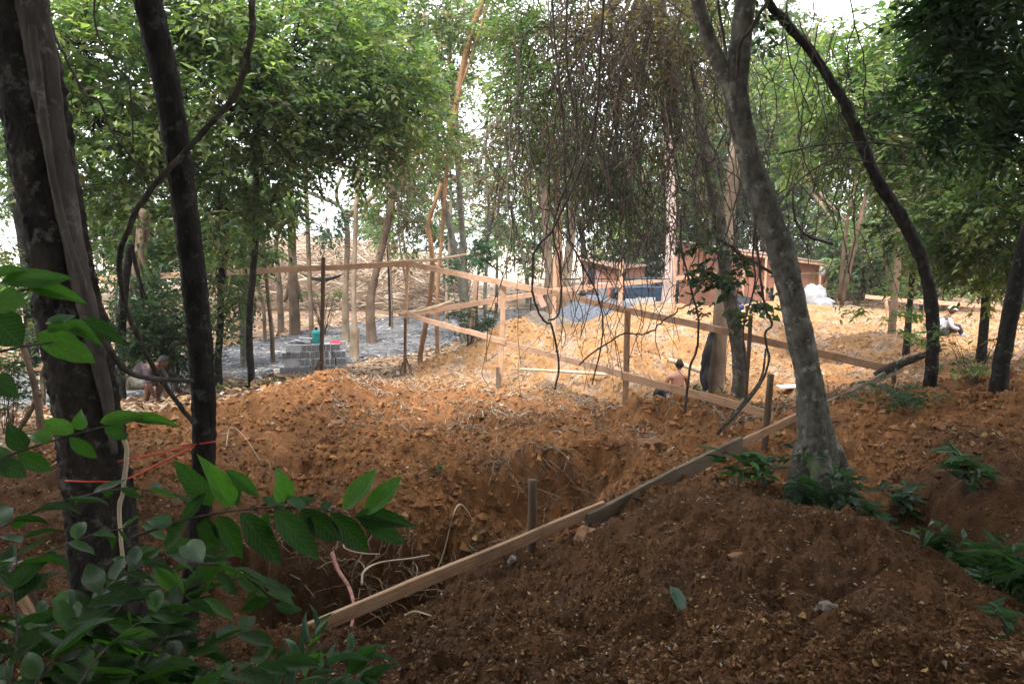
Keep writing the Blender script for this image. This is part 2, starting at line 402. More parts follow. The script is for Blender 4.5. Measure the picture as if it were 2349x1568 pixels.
for X, Y, z in ((-12,12,-3.3),(-9,16,-3.4),(-5.5,17,-3.35),(-4,18.5,-3.38),(-7,22,-3.4),(-2.5,21,-3.4),(-16,20,-3.4),(-10,30,-3.4),(-3,26,-3.4),(0,27,-3.35),(3,32,-3.3),
                (-20,34,-3.4),(-8,42,-3.3),(0,42,-3.3),(8,38,-3.1),(14,36,-3.0),(10,33,-3.0),(20,33,-2.6),(28,30,-1.8),(26,44,-2.2),(10,60,-2.9),(-10,60,-3.1),(-35,60,-3),(0,60,-3.0),
                (35,60,-2),(-40,30,-3.2),(-25,14,-2.9),(-16,8,-2.6),(-10,5,-2.2),(18,12,-2.0),(24,20,-1.9),(14,8,-1.3),
                (0,0.6,-1.62),(2.5,0.8,-1.5),(-2.5,0.8,-1.9),(0,-2,-1.2),(5,-1,-0.9),(-5,-1,-1.4),(0,-8,1.0),(8,-6,1.2),(-8,-6,0.4),(0,-25,5),(18,-20,5),(-18,-20,4),(10,3,-0.9),(-8,1.5,-1.7),
                (0,110,-2.4),(60,110,-1.5),(-60,110,-2.6),(0,300,-2),(250,200,1),(-250,200,-2),(0,-300,8),(250,-150,8),(-250,-150,6)):
    pts.append((X, Y, z))
pts = np.array(pts)
_sc = 1.0
def _warp(X, Y):
    r = np.sqrt(X * X + Y * Y) + 1e-9
    k = np.log1p(r / 4.0) / r * 4.0
    return X * k, Y * k
def _ker(ax, ay, bx, by): return np.sqrt((ax - bx) ** 2 + (ay - by) ** 2 + 0.04)
_cx, _cy = _warp(pts[:, 0], pts[:, 1])
_K = _ker(_cx[:, None], _cy[:, None], _cx[None], _cy[None]) - 0.004 * np.eye(len(pts))
_A = np.zeros((len(pts) + 3,) * 2); _A[:-3, :-3] = _K; _A[:-3, -3] = 1; _A[:-3, -2] = _cx; _A[:-3, -1] = _cy; _A[-3:, :-3] = _A[:-3, -3:].T
_w = np.linalg.solve(_A, np.concatenate([pts[:, 2], [0, 0, 0]]))
def base_z(X, Y):
    X = np.asarray(X, float); Y = np.asarray(Y, float); sh = X.shape; X = X.ravel(); Y = Y.ravel(); out = np.empty(len(X))
    for s in range(0, len(X), 40000):
        wx, wy = _warp(X[s:s + 40000], Y[s:s + 40000])
        out[s:s + 40000] = _ker(wx[:, None], wy[:, None], _cx[None], _cy[None]) @ _w[:-3] + _w[-3] + _w[-2] * wx + _w[-1] * wy
    return out.reshape(sh)
def dirt_mask(X, Y):
    """1 where the soil has been dug, 0 on the trodden forest floor"""
    r = np.hypot(X, Y)
    edge = 0.9 * perlin(X * 0.5, Y * 0.5, 77)
    left = np.interp(Y, [0, 6, 8, 10, 13, 16, 18, 20, 24, 28, 33], [-9, -7.5, -6.0, -5.5, -4.6, -3.6, -3.2, -2.6, -0.6, 2.0, 6.0])
    m = np.clip((X - left + edge) / 0.7, 0, 1)
    m *= np.clip((29.5 - Y + edge * 1.5) / 1.5, 0, 1)
    return m
def _cap(X, Y, a, b):
    """distance to the segment a-b in plan"""
    dx, dy = b[0] - a[0], b[1] - a[1]; t = np.clip(((X - a[0]) * dx + (Y - a[1]) * dy) / (dx * dx + dy * dy + 1e-9), 0, 1)
    return np.hypot(X - a[0] - t * dx, Y - a[1] - t * dy)
def _pp(x, y, d): v = P(x, y, d); return (v.x, v.y)
# dug hollows: from, to, half width, depth, softness of the edge
PITS = [(_pp(560, 1370, 6.0), _pp(800, 1340, 6.25), .42, .52, .24), (_pp(800, 1340, 6.25), _pp(1040, 1262, 6.8), .40, .5, .24), (_pp(1120, 1150, 7.9), _pp(1390, 1075, 8.7), .34, .46, .24), (_pp(1200, 1180, 7.5), _pp(1300, 1150, 7.9), .3, .4, .2),
        (_pp(690, 1060, 8.4), _pp(780, 1075, 8.2), .28, .28, .14), (_pp(980, 950, 11.3), _pp(1130, 985, 10.6), .3, .25, .2), (_pp(1540, 885, 15.9), _pp(1600, 890, 15.6), .55, .5, .25), (_pp(1250, 850, 17.5), _pp(1400, 900, 15.4), .5, .35, .3),
        (_pp(1820, 800, 19.0), _pp(1950, 830, 17.0), .6, .4, .3), (_pp(1700, 900, 14.6), _pp(1850, 930, 13.2), .5, .4, .3), (_pp(1450, 800, 20), _pp(1620, 800, 19.5), .6, .4, .3),
        (_pp(1975, 1215, 7.0), _pp(2160, 1300, 6.2), .3, .2, .3), (_pp(2160, 1300, 6.2), _pp(2400, 1490, 4.9), .3, .26, .35)]
MOUNDS = [(_pp(640, 960, 10.8), _pp(760, 905, 12.4), .9, .22), (_pp(1000, 905, 13.6), _pp(1150, 915, 13.2), .7, .2), (_pp(1290, 980, 10.9), _pp(1420, 975, 11.2), .6, .2), (_pp(1520, 975, 10.8), _pp(1640, 955, 11.4), .6, .28), (_pp(950, 1040, 9.2), _pp(1080, 1075, 8.6), .45, .16),
          (_pp(1680, 780, 21), _pp(1800, 770, 21.5), .9, .4), (_pp(1130, 820, 18.6), _pp(1000, 835, 18.2), .8, .3), (_pp(1960, 790, 19.5), _pp(2080, 800, 18.2), .8, .35), (_pp(1400, 840, 17.8), _pp(1500, 845, 17.6), .6, .3), (_pp(1180, 790, 19.6), _pp(1330, 800, 19.5), .8, .35),
          (_pp(1500, 1230, 5.6), _pp(1950, 1290, 5.0), .9, .16)]
def earthworks(X, Y):
    z = np.zeros(np.broadcast(X, Y).shape); n = .15 * fbm(X * 2.3, Y * 2.3, 3, 71) + .07 * fbm(X * 8, Y * 8, 2, 72)
    for a, b, r, dp, sf in PITS:
        d = _cap(X, Y, a, b) + n; t = np.clip((r + sf - d) / (2 * sf), 0, 1); z = np.minimum(z, -dp * t * t * (3 - 2 * t))
    for a, b, r, h in MOUNDS:
        d = (_cap(X, Y, a, b) + n * 1.5) / r; z = z + h * np.exp(-d * d * 1.6)
    return z
def gz(X, Y):
    X = np.asarray(X, float); Y = np.asarray(Y, float)
    r = np.hypot(X, Y); z = base_z(X, Y)
    k_ = r < 26; 
    if k_.any(): z[k_] += earthworks(X[k_], Y[k_])
    dm = dirt_mask(X, Y)
    near = np.clip((60 - r) / 40, 0.0, 1)
    z = z + dm * near * (0.075 * fbm(X * 0.9, Y * 0.9, 3, 3) + 0.10 * np.abs(fbm(X * 2.2, Y * 2.2, 3, 9)))
    z = z + (0.25 + 0.75 * dm) * (0.042 * fbm(X * 5.5, Y * 5.5, 4, 21, 0.6) * np.clip((30 - r) / 12, 0, 1) + 0.022 * np.abs(fbm(X * 13, Y * 13, 3, 31, 0.65)) * np.clip((16 - r) / 6, 0, 1))
    z = z + (1 - dm) * 0.04 * fbm(X * 0.6, Y * 0.6, 3, 41) * near
    return z
def g1(x, y): return float(gz(np.array([x]), np.array([y]))[0])

# colours of the different soils
def soil_col(X, Y):
    n1 = fbm(X * 0.5, Y * 0.5, 3, 51); n2 = fbm(X * 1.7, Y * 1.7, 3, 61); n3 = fbm(X * 6, Y * 6, 2, 63)
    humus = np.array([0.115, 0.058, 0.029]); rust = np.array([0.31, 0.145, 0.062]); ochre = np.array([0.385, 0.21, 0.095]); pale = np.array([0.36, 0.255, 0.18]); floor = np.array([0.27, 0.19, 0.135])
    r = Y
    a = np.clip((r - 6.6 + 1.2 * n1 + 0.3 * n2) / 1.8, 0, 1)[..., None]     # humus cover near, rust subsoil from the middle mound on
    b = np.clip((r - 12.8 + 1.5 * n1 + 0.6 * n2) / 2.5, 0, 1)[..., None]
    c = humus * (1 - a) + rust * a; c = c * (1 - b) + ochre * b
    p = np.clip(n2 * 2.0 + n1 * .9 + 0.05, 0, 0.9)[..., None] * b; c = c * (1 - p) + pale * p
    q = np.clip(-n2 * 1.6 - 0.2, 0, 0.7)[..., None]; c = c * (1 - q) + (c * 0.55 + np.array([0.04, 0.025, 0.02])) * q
    dm = dirt_mask(X, Y)[..., None]
    fl = floor * (1 + 0.35 * n1 + 0.25 * n3)[..., None]
    g = np.clip((n1 * 1.2 - 0.35), 0, 0.5)[..., None]; fl = fl * (1 - g) + np.array([0.36, 0.2, 0.09]) * g
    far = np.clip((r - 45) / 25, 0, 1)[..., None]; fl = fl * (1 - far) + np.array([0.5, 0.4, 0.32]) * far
    c = c * dm + fl * (1 - dm)
    wet = np.clip(n1 * 1.1 + n2 * .5, -.6, .6)[..., None] * (1 - b); return np.clip(c * (1 - .35 * wet) * (1 + 0.18 * n3)[..., None], 0.01, 0.9)

th_f = np.linspace(-R(52), R(52), 620); th_b = np.linspace(R(52), R(308), 80)[1:-1]
th = np.concatenate([th_f, th_b])
rad = np.concatenate([np.linspace(0.25, 1.6, 18)[:-1], np.geomspace(1.6, 60, 640)[:-1], np.geomspace(60, 420, 50)])
RR, TH = np.meshgrid(rad, th, indexing='ij')
GX = RR * np.sin(TH); GY = RR * np.cos(TH); GZ = gz(GX, GY)
nr, nt_ = GX.shape
i = np.arange(nr - 1)[:, None] * nt_; j = np.arange(nt_)[None]; j2 = (j + 1) % nt_
mbg = MB()
V = np.stack([GX, GY, GZ], -1).reshape(-1, 3)
V = np.vstack([V, [[0, 0, g1(0, 0)]]])
Tc = [[len(V) - 1, (k + 1) % nt_, k] for k in range(nt_)]
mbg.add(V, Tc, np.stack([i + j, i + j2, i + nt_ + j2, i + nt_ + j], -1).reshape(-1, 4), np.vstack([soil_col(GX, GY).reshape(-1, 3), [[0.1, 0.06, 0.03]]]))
m, nt, b, o_ = new_mat('soil')
at = N(nt, 'ShaderNodeAttribute', attribute_name='Col')
v = mapping(nt); n1 = noise(nt, v, 9, 8, 0.7); n2 = noise(nt, v, 55, 6, 0.7)
r1 = ramp(nt, [(0.3, (0.62, 0.62, 0.62)), (0.7, (1.35, 1.35, 1.35))]); nt.links.new(n1.outputs['Fac'], r1.inputs['Fac'])
r2 = ramp(nt, [(0.3, (0.7, 0.7, 0.7)), (0.72, (1.3, 1.3, 1.3))]); nt.links.new(n2.outputs['Fac'], r2.inputs['Fac'])
c1 = mixc(nt, 1.0, at.outputs['Color'], r1.outputs['Color'], 'MULTIPLY'); c1 = mixc(nt, 1.0, c1, r2.outputs['Color'], 'MULTIPLY')
nt.links.new(c1, b.inputs['Base Color']); b.inputs['Roughness'].default_value = 0.95; b.inputs['Specular IOR Level'].default_value = 0.08
hm = mixc(nt, 0.5, n1.outputs['Fac'], n2.outputs['Fac'])
bump(nt, b, hm, 1.0, 0.05)
M['soil'] = m
gr = mbg.build('ground', M['soil'], smooth=True, origin=(0, 0, 0)); tag(gr, kind='structure')

# ------------------------------------------------------------------ gravel path
near_e = [(-60,955),(150,930),(300,915),(430,900),(520,868),(640,850),(770,824),(900,806),(1060,790),(1200,775),(1330,764),(1440,728)]
far_e = [(-60,850),(150,842),(300,832),(430,818),(520,796),(640,772),(770,748),(900,728),(1060,716),(1200,708),(1330,700),(1440,698)]
def path_pts(e): return np.array([tuple(ground_hit(x, y, -3.36))[:2] for x, y in e])
pn, pf = crom(path_pts(near_e), 160), crom(path_pts(far_e), 160)
pn[:, 1] += 0.35 * perlin(pn[:, 0] * 1.1, pn[:, 0] * 0 + 2.5, 5) + 0.12 * perlin(pn[:, 0] * 5, pn[:, 0] * 0 + 2.5, 6)
pf[:, 1] += 0.5 * perlin(pf[:, 0] * 0.8, pf[:, 0] * 0 + 7.5, 5) + 0.15 * perlin(pf[:, 0] * 4, pf[:, 0] * 0 + 2.5, 8)
s = np.linspace(0, 1, 60)[None, :, None]
PG = pn[:, None] * (1 - s) + pf[:, None] * s
hgt = 0.03 * np.minimum(1, np.minimum(s[..., 0], 1 - s[..., 0]) * 8) + 0.006
PZ = gz(PG[..., 0], PG[..., 1]) + hgt + 0.012 * np.abs(fbm(PG[..., 0] * 6, PG[..., 1] * 6, 2, 91))
def path_col(X, Y, seed=0):
    n = fbm(X * 1.4, Y * 1.4, 3, 101); g = np.array([0.105, 0.107, 0.118]); w = np.array([0.22, 0.19, 0.165])
    k = np.clip(0.35 + n, 0, 1)[..., None]; return g * (1 - k * 0.6) + w * k * 0.6
ii = np.arange(159)[:, None] * 60; jj = np.arange(59)[None]
mbp = MB(); mbp.add(np.concatenate([PG, PZ[..., None]], -1).reshape(-1, 3), None, np.stack([ii + jj, ii + 60 + jj, ii + 61 + jj, ii + jj + 1], -1).reshape(-1, 4), path_col(PG[..., 0], PG[..., 1]).reshape(-1, 3))
M['gravel'] = mat_col('gravel', 0.9, 0.5, 14, 0, 0.2, 1.0)
tag(mbp.build('gravel_path', M['gravel'], smooth=True, origin=(0, 0, 0)), kind='structure')
# flat slate chips lying loose on it
k = 5200; si = rng.random(k); sj = rng.random(k)
ia = si * 158; a0 = ia.astype(int); fr = (ia - a0)[:, None]
A = pn[a0] * (1 - fr) + pn[a0 + 1] * fr; B = pf[a0] * (1 - fr) + pf[a0 + 1] * fr
sj = np.clip(sj * 1.1 - 0.05, -0.05, 1.05)
q = A * (1 - sj[:, None]) + B * sj[:, None]
zc = gz(q[:, 0], q[:, 1]) + 0.04
sz = rng.gamma(2.2, 0.028, k) + 0.02
ang0 = rng.random(k) * 6.28
mbs = MB()
vs_ = []
for t in range(5):
    a_ = ang0 + t * 1.2566 + rng.normal(0, 0.25, k); rr_ = sz * rng.uniform(0.7, 1.3, k)
    vs_.append(np.stack([q[:, 0] + np.cos(a_) * rr_, q[:, 1] + np.sin(a_) * rr_ * 0.8, zc + rng.normal(0, 0.012, k)], -1))
top = np.stack(vs_, 1); top[..., 2] += 0.01; bot = top.copy(); bot[..., 2] -= 0.05
Vc = np.concatenate([top, bot], 1).reshape(-1, 3); kk = np.arange(k)[:, None] * 10
T_ = np.concatenate([kk + [0, 1, 2], kk + [0, 2, 3], kk + [0, 3, 4]]); Q_ = np.concatenate([kk + [t + 5, (t + 1) % 5 + 5, (t + 1) % 5, t] for t in range(5)])
cc = np.array([0.14, 0.142, 0.158])[None] * rng.uniform(0.6, 1.5, k)[:, None]; wm = rng.random(k) < 0.1; cc[wm] = np.array([0.34, 0.32, 0.3]) * rng.uniform(0.7, 1.2, (wm.sum(), 1))
mbs.add(Vc, T_, Q_, np.repeat(cc, 10, 0)); tag(mbs.build('slate_chips', M['gravel'], origin=(0, 0, 0)), 'loose flat grey stone chips scattered over the path', 'stone chips', kind='stuff')

# ------------------------------------------------------------------ loose cover of the ground: clods, fallen leaves, twigs and roots (nobody could count them)
def scatter_px(n, x0, x1, y0, y1, dmin=2.2, dmax=30, power=1.0):
    """points on the ground spread evenly as seen from the slope"""
    d = np.exp(rng.uniform(math.log(dmin), math.log(dmax), n)); xs = rng.uniform(x0, x1, n)
    X = (xs - CX) / F * d * 1.0; return X, d
def clods(n, dmin, dmax, smin, smax, seed, patch=0.5, x0=-150, x1=2500):
    X, Y = scatter_px(n, x0, x1, 0, 0, dmin, dmax)
    keep = (dirt_mask(X, Y) > 0.5) & (fbm(X * 0.8, Y * 0.8, 2, seed) + rng.normal(0, patch, n) > -0.25); X = X[keep]; Y = Y[keep]; n = len(X)
    s = smin + (smax - smin) * rng.beta(0.9, 5.0, n); Z = gz(X, Y)
    oc = np.array([(1, 0, 0), (0, 1, 0), (-1, 0, 0), (0, -1, 0), (.15, .1, .9), (-.1, .1, -.6)]); fc = np.array([(0, 1, 4), (1, 2, 4), (2, 3, 4), (3, 0, 4), (1, 0, 5), (2, 1, 5), (3, 2, 5), (0, 3, 5)])
    Vx = oc[None] * s[:, None, None] * rng.uniform(0.55, 1.3, (n, 6, 3)) + rng.normal(0, .18, (n, 6, 3)) * s[:, None, None]
    a = rng.random(n) * 6.28; ca, sa = np.cos(a)[:, None], np.sin(a)[:, None]
    Vx = np.stack([Vx[..., 0] * ca - Vx[..., 1] * sa, Vx[..., 0] * sa + Vx[..., 1] * ca, Vx[..., 2]], -1)
    Vx += np.stack([X, Y, Z + s * 0.2], -1)[:, None]
    col = soil_col(X, Y) * rng.uniform(0.55, 1.5, (n, 1))
    st = rng.random(n) < 0.07; col[st] = np.array([0.36, 0.23, 0.11]) * rng.uniform(0.5, 1.2, (st.sum(), 1))
    mb = MB(); mb.add(Vx.reshape(-1, 3), (np.arange(n)[:, None, None] * 6 + fc[None]).reshape(-1, 3), None, np.repeat(col, 6, 0))
    return mb
tag(clods(125000, 2.1, 8.5, 0.005, 0.034, 5, 0.9).build('soil_crumbs', M['clod'], origin=(0, 0, 0)), 'crumbly dark soil covering the near slope', 'soil', kind='stuff')
tag(clods(42000, 7.0, 24, 0.015, 0.11, 6, 0.5).build('soil_clods', M['clod'], origin=(0, 0, 0)), 'crumbled clods of dug orange soil covering the mounds', 'soil', kind='stuff')

def on_path(X, Y):
    px = X / Y * F * 0.995 + CX; zz = -3.36; yy = []
    for e in (near_e, far_e):
        q = path_pts(e); yy.append(np.interp(X / Y, q[:, 0] / q[:, 1], q[:, 1]))
    return (Y > yy[0] - .1) & (Y < yy[1] - .2) & (px < 1430)
def litter(n, dmin, dmax, size, floor=False, xr=(-150, 2500)):
    X, Y = scatter_px(n, xr[0], xr[1], 0, 0, dmin, dmax)
    dm = dirt_mask(X, Y); keep = ((dm < 0.5) & ~(on_path(X, Y) & (rng.random(n) < .93))) if floor else (fbm(X * 1.1, Y * 1.1, 2, 15) + rng.normal(0, 0.6, n) > 0.1)
    X = X[keep]; Y = Y[keep]; n = len(X); Z = gz(X, Y)
    L = size * rng.uniform(0.5, 1.5, n) * np.clip(Y / 7, 0.7, 2.2); a = rng.random(n) * 6.28
    ax = np.stack([np.cos(a), np.sin(a), rng.normal(0, 0.25, n)], -1); nr_ = np.stack([rng.normal(0, 0.35, n), rng.normal(0, 0.35, n), np.ones(n)], -1)
    pal = np.array([(0.42, 0.27, 0.14), (0.33, 0.2, 0.11), (0.2, 0.12, 0.07), (0.5, 0.38, 0.26), (0.55, 0.47, 0.4), (0.36, 0.19, 0.09), (0.14, 0.09, 0.06)])
    col = pal[rng.integers(0, len(pal), n)] * rng.uniform(0.6, 1.25, (n, 1))
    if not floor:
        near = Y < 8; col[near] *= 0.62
    mb = MB(); leaves(mb, np.stack([X, Y, Z + 0.008 + 0.3 * L * np.abs(ax[:, 2])], -1), ax, nr_, L, L * rng.uniform(0.25, 0.55, n), col, fold=0.3, droop=rng.uniform(-0.3, 0.4, (n, 1)))
    return mb
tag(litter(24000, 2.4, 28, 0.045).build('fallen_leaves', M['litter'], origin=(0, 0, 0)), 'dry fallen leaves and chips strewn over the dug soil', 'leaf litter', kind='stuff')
tag(litter(30000, 9, 75, 0.10, True).build('leaf_litter', M['litter'], origin=(0, 0, 0)), 'brown dry leaf litter covering the forest floor', 'leaf litter', kind='stuff')

def twigs(n, dmin, dmax, Lm, rad0, floor=None, stick_up=0.15):
    X, Y = scatter_px(n, -150, 2500, 0, 0, dmin, dmax)
    dm = dirt_mask(X, Y)
    if floor is True: k = (dm < 0.5) & ~on_path(X, Y)
    elif floor is False: k = (dm > 0.5) & (fbm(X * 0.7, Y * 0.7, 2, 25) + rng.normal(0, 0.4, n) > 0)
    else: k = dm > -1
    X = X[k]; Y = Y[k]; n = len(X); t = np.linspace(-0.5, 0.5, 6)[None]
    L = Lm * rng.uniform(0.3, 1.4, n); a = rng.random(n) * 6.28
    cv = rng.normal(0, 0.5, n)[:, None]
    ang_ = a[:, None] + cv * t * 2
    dx = np.cos(ang_) * L[:, None] / 5; dy = np.sin(ang_) * L[:, None] / 5
    px = X[:, None] + np.cumsum(dx, 1); py = Y[:, None] + np.cumsum(dy, 1)
    pz = gz(px, py) + 0.006 + np.abs(rng.normal(0, stick_up, n))[:, None] * L[:, None] * (t + 0.5) * rng.random((n, 1)) + 0.02 * L[:, None] * rng.normal(0, 1, (n, 6))
    col = np.array([(0.42, 0.31, 0.22), (0.3, 0.2, 0.13), (0.5, 0.42, 0.33), (0.22, 0.14, 0.09)])[rng.integers(0, 4, n)] * rng.uniform(0.6, 1.2, (n, 1))
    r0 = rad0 * rng.uniform(0.5, 1.6, n); rr = r0[:, None] * np.linspace(1.1, 0.5, 6)[None]
    mb = MB(); tubes(mb, np.stack([px, py, pz], -1), rr * np.clip(Y / 8, 0.7, 2)[:, None], 4, col); return mb
tag(twigs(2600, 6.0, 26, 0.22, 0.0028, False).build('fine_roots', M['stick'], origin=(0, 0, 0)), 'thin torn roots and twigs mixed into the dug soil', 'roots', kind='stuff')
tag(twigs(1700, 14, 60, 0.9, 0.009, True, 0.1).build('fallen_twigs', M['stick'], origin=(0, 0, 0)), 'dry twigs lying on the forest floor', 'twigs', kind='stuff')

# pale torn roots and straw matted into the dug soil of the clearing
nf = 26000; X, Y = scatter_px(nf, 750, 2450, 0, 0, 10, 26)
k = (dirt_mask(X, Y) > .5) & (fbm(X * 1.7, Y * 1.7, 3, 61) * 2.0 + fbm(X * 0.5, Y * 0.5, 3, 51) * .9 + rng.normal(0, .35, nf) > .25); X = X[k]; Y = Y[k]; nf = len(X)
L = rng.gamma(3, .035, nf) + .04; a = rng.random(nf) * 6.28; t = np.linspace(-.5, .5, 4)[None]; cv = rng.normal(0, .5, nf)[:, None]; ag = a[:, None] + cv * t * 2
px = X[:, None] + np.cos(ag) * L[:, None] * t; py = Y[:, None] + np.sin(ag) * L[:, None] * t; pz = gz(px, py) + .012 + np.abs(rng.normal(0, .25, (nf, 1))) * L[:, None] * (t + .5)
col = np.array([(0.45, 0.33, 0.24), (0.34, 0.24, 0.17), (0.55, 0.45, 0.36), (0.2, 0.14, 0.1), (0.4, 0.25, 0.13)])[rng.integers(0, 5, nf)] * rng.uniform(.6, 1.15, (nf, 1))
mb = MB(); tubes(mb, np.stack([px, py, pz], -1), rng.uniform(.004, .011, nf), 3, col)
tag(mb.build('root_straw', M['stick'], origin=(0, 0, 0)), 'matted pale straw and torn roots strewn over the orange soil', 'straw', kind='stuff')
# ------------------------------------------------------------------ timber batter boards round the dig
def dof(x, x0, d0, x1, d1):
    """depth along a straight board seen from x0 to x1"""
    t = (x - x0) / (x1 - x0); return 1.0 / ((1 - t) / d0 + t / d1)
_bs = [0]
def board(parent, pts, w, h, mat='wood_new', name='board', label=None, up=(0, 0, 1)):
    a, b = [np.array(P(*p)) for p in pts]
    mb = MB(); _bs[0] += 1; beam(mb, a, b, w, h, 12, 0.0065 if min(q[2] for q in pts) > 9 else 0.003, up, _bs[0])
    o = mb.build(name, M[mat], parent)
    if label: o['label'] = label
    return o
def post(parent, xt, yt, xb, d, w, mat='wood_new', round_=False, sink=0.2, name='post', label=None, yb=None):
    t = np.array(P(xt, yt, d)); bx = P(xb, 900 if yb is None else yb, d).x
    bot = np.array([bx, d + (0.0), 0]); bot[2] = g1(bot[0], bot[1]) - sink
    mb = MB(); _bs[0] += 1
    if round_: tube(mb, [bot, bot * 0.5 + t * 0.5 + np.array([0.006, 0, 0]), t], [w / 2 * 1.05, w / 2, w / 2 * 0.95], 10, 10, 0.12, _bs[0])
    else: beam(mb, bot, t, w, w * 0.8, 8, 0.003, (0, -1, 0.01), _bs[0])
    o = mb.build(name, M[mat], parent, smooth=round_)
    if label: o['label'] = label
    return o

# near board, on short round stakes, across the front
d_near = lambda x: dof(x, 680, 4.85, 2050, 11.5)
fr = thing('timber_rail', 'long rust-stained timber rail on short round stakes crossing the front of the dig', 'timber rail', P(1220, 1270, 6.3))
board(fr, [(600, 1490, 4.55), (1385, 1160, d_near(1385))], 0.045, 0.105, 'wood_near', label='fresh reddish sawn board')
board(fr, [(1345, 1196, d_near(1345) - 0.05), (1700, 1016, d_near(1700) - 0.05)], 0.05, 0.17, 'wood_old', label='old dark weathered plank')
board(fr, [(1540, 1090, d_near(1540) + 0.03), (1850, 945, d_near(1850) + 0.03)], 0.045, 0.105, 'wood_near')
board(fr, [(1800, 972, d_near(1800) + .08), (2070, 842, 11.6)], 0.045, 0.12, 'wood_old')
for xt, yt, xb, w, dd in ((1222, 1100, 1216, 0.088, 0.06), (1768, 858, 1757, 0.085, 0.1), (2052, 842, 2046, 0.08, 0.1), (150, 1152, 165, 0.085, -9)):
    d = 5.55 if dd == -9 else d_near(xt) + dd
    post(fr, xt, yt, xb, d, w, 'wood_post', True, name='stake')
for x in (760, 860, 1010, 1090):
    d = d_near(x); y = 1452 + (x - 680) * (1190 - 1452) / (1345 - 680) - 22
    p = np.array(P(x, y, d)); mb = MB(); tube(mb, [p - [0, 0, .03], p + [0.004, 0, 0.03]], 0.002, 5, 3); mb.build('nail', M['bark_dark'], fr)

# the tall frame of boards at the back of the dig
bk = thing('batter_boards', 'tall frame of pale sawn boards nailed to thin posts around the back of the dig', 'timber frame', P(935, 880, 17.5))
d12 = lambda x: dof(x, 935, 17.5, 2050, 11.55)
board(bk, [(130, 646, 17.2), (590, 622, 17.3)], 0.03, 0.13)
board(bk, [(520, 626, 17.38), (935, 605, 17.46)], 0.03, 0.13)
board(bk, [(935, 603, 17.45), (1300, 676, d12(1300))], 0.03, 0.13)
board(bk, [(1265, 671, d12(1265) - .04), (1700, 768, d12(1700) - .04)], 0.035, 0.13)
board(bk, [(1640, 755, d12(1640) - .08), (2052, 848, 11.45)], 0.035, 0.13, 'wood_near')
q12 = lambda x: dof(x, 925, 17.4, 1765, 9.6)
board(bk, [(918, 714, 17.4), (1160, 785, q12(1160))], 0.03, 0.11)
board(bk, [(1135, 779, q12(1135) + .04), (1465, 868, q12(1465) + .04)], 0.03, 0.11)
board(bk, [(1425, 862, q12(1425)), (1775, 955, 9.55)], 0.03, 0.12, 'wood_near')
d3 = lambda x: dof(x, 930, 17.6, 1690, 32)
board(bk, [(925, 722, 17.6), (1290, 664, d3(1290))], 0.03, 0.14)
board(bk, [(1260, 668, d3(1260) + .04), (1700, 624, 32)], 0.03, 0.16)
P_ = [(936, 592, 927, 17.52, 0.07, 'wood_new'), (742, 590, 736, 17.42, 0.09, 'wood_post'), (1092, 640, 1079, 20.0, 0.11, 'wood_new'), (1156, 655, 1146, 16.0, 0.11, 'wood_new'),
      (1274, 585, 1268, 23.0, 0.13, 'wood_new'), (1426, 595, 1418, 26.0, 0.14, 'wood_new'), (1549, 578, 1536, 29.2, 0.16, 'wood_new'), (1440, 712, 1434, 14.15, 0.115, 'wood_near'), (1722, 722, 1708, 12.1, 0.06, 'wood_post')]
for xt, yt, xb, d, w, mt in P_: post(bk, xt, yt, xb, d, w, mt)
post(bk, 1142, 842, 1143, 15.85, 0.08, 'wood_old'); post(bk, 930, 730, 929, 17.3, 0.065, 'wood_post')
def brace(parent, a, b, w, mat='wood_post'):
    mb = MB(); _bs[0] += 1; beam(mb, P(*a), P(*b), w, w * .7, 5, 0.003, (0, -1, 0.02), _bs[0]); mb.build('brace', M[mat], parent)
brace(bk, (735, 828, 17.3), (702, 892, 17.0), 0.07); brace(bk, (925, 830, 17.3), (912, 884, 17.2), 0.05); brace(bk, (930, 818, 17.4), (945, 858, 17.2), 0.045)
# right-hand board
rf = thing('timber_rail', 'thin orange board on low posts running behind the seated man at the right', 'timber rail', P(2270, 740, 24))
board(rf, [(1985, 680, 25), (2118, 694, 24)], 0.03, 0.13); board(rf, [(2105, 690, 24.1), (2285, 705, 23)], 0.03, 0.13); board(rf, [(2260, 702, 23.05), (2420, 722, 21.5)], 0.03, 0.13)
for x, y, d in ((2274, 690, 23.0), (2030, 676, 24.8), (2400, 704, 21.7)): post(rf, x, y, x - 2, d, 0.1)
rb = thing('timber_rail', 'pale board end with stake at the right edge behind the leaning dark trunk', 'timber rail', P(2330, 900, 13))
board(rb, [(2300, 858, 13.6), (2365, 780, 16)], 0.035, 0.13); post(rb, 2316, 850, 2314, 13.8, 0.08, 'wood_post')
lf = thing('timber_rail', 'low orange board at the left edge beside the gravel path', 'timber rail', P(40, 850, 14))
board(lf, [(-40, 853, 13.5), (130, 838, 14.2)], 0.03, 0.12); post(lf, 96, 835, 94, 14.1, 0.08, 'wood_post'); post(lf, -20, 842, -22, 13.55, 0.08, 'wood_post')
ln = thing('timber_stake', 'dark stake with a pale split board leaning on it at the lower left', 'timber stake', P(60, 1480, 4.2))
post(ln, 40, 1290, 62, 4.2, 0.075, 'wood_post', True, name='stake'); board(ln, [(2, 1300, 4.12), (108, 1490, 4.05)], 0.022, 0.075, 'wood_near')

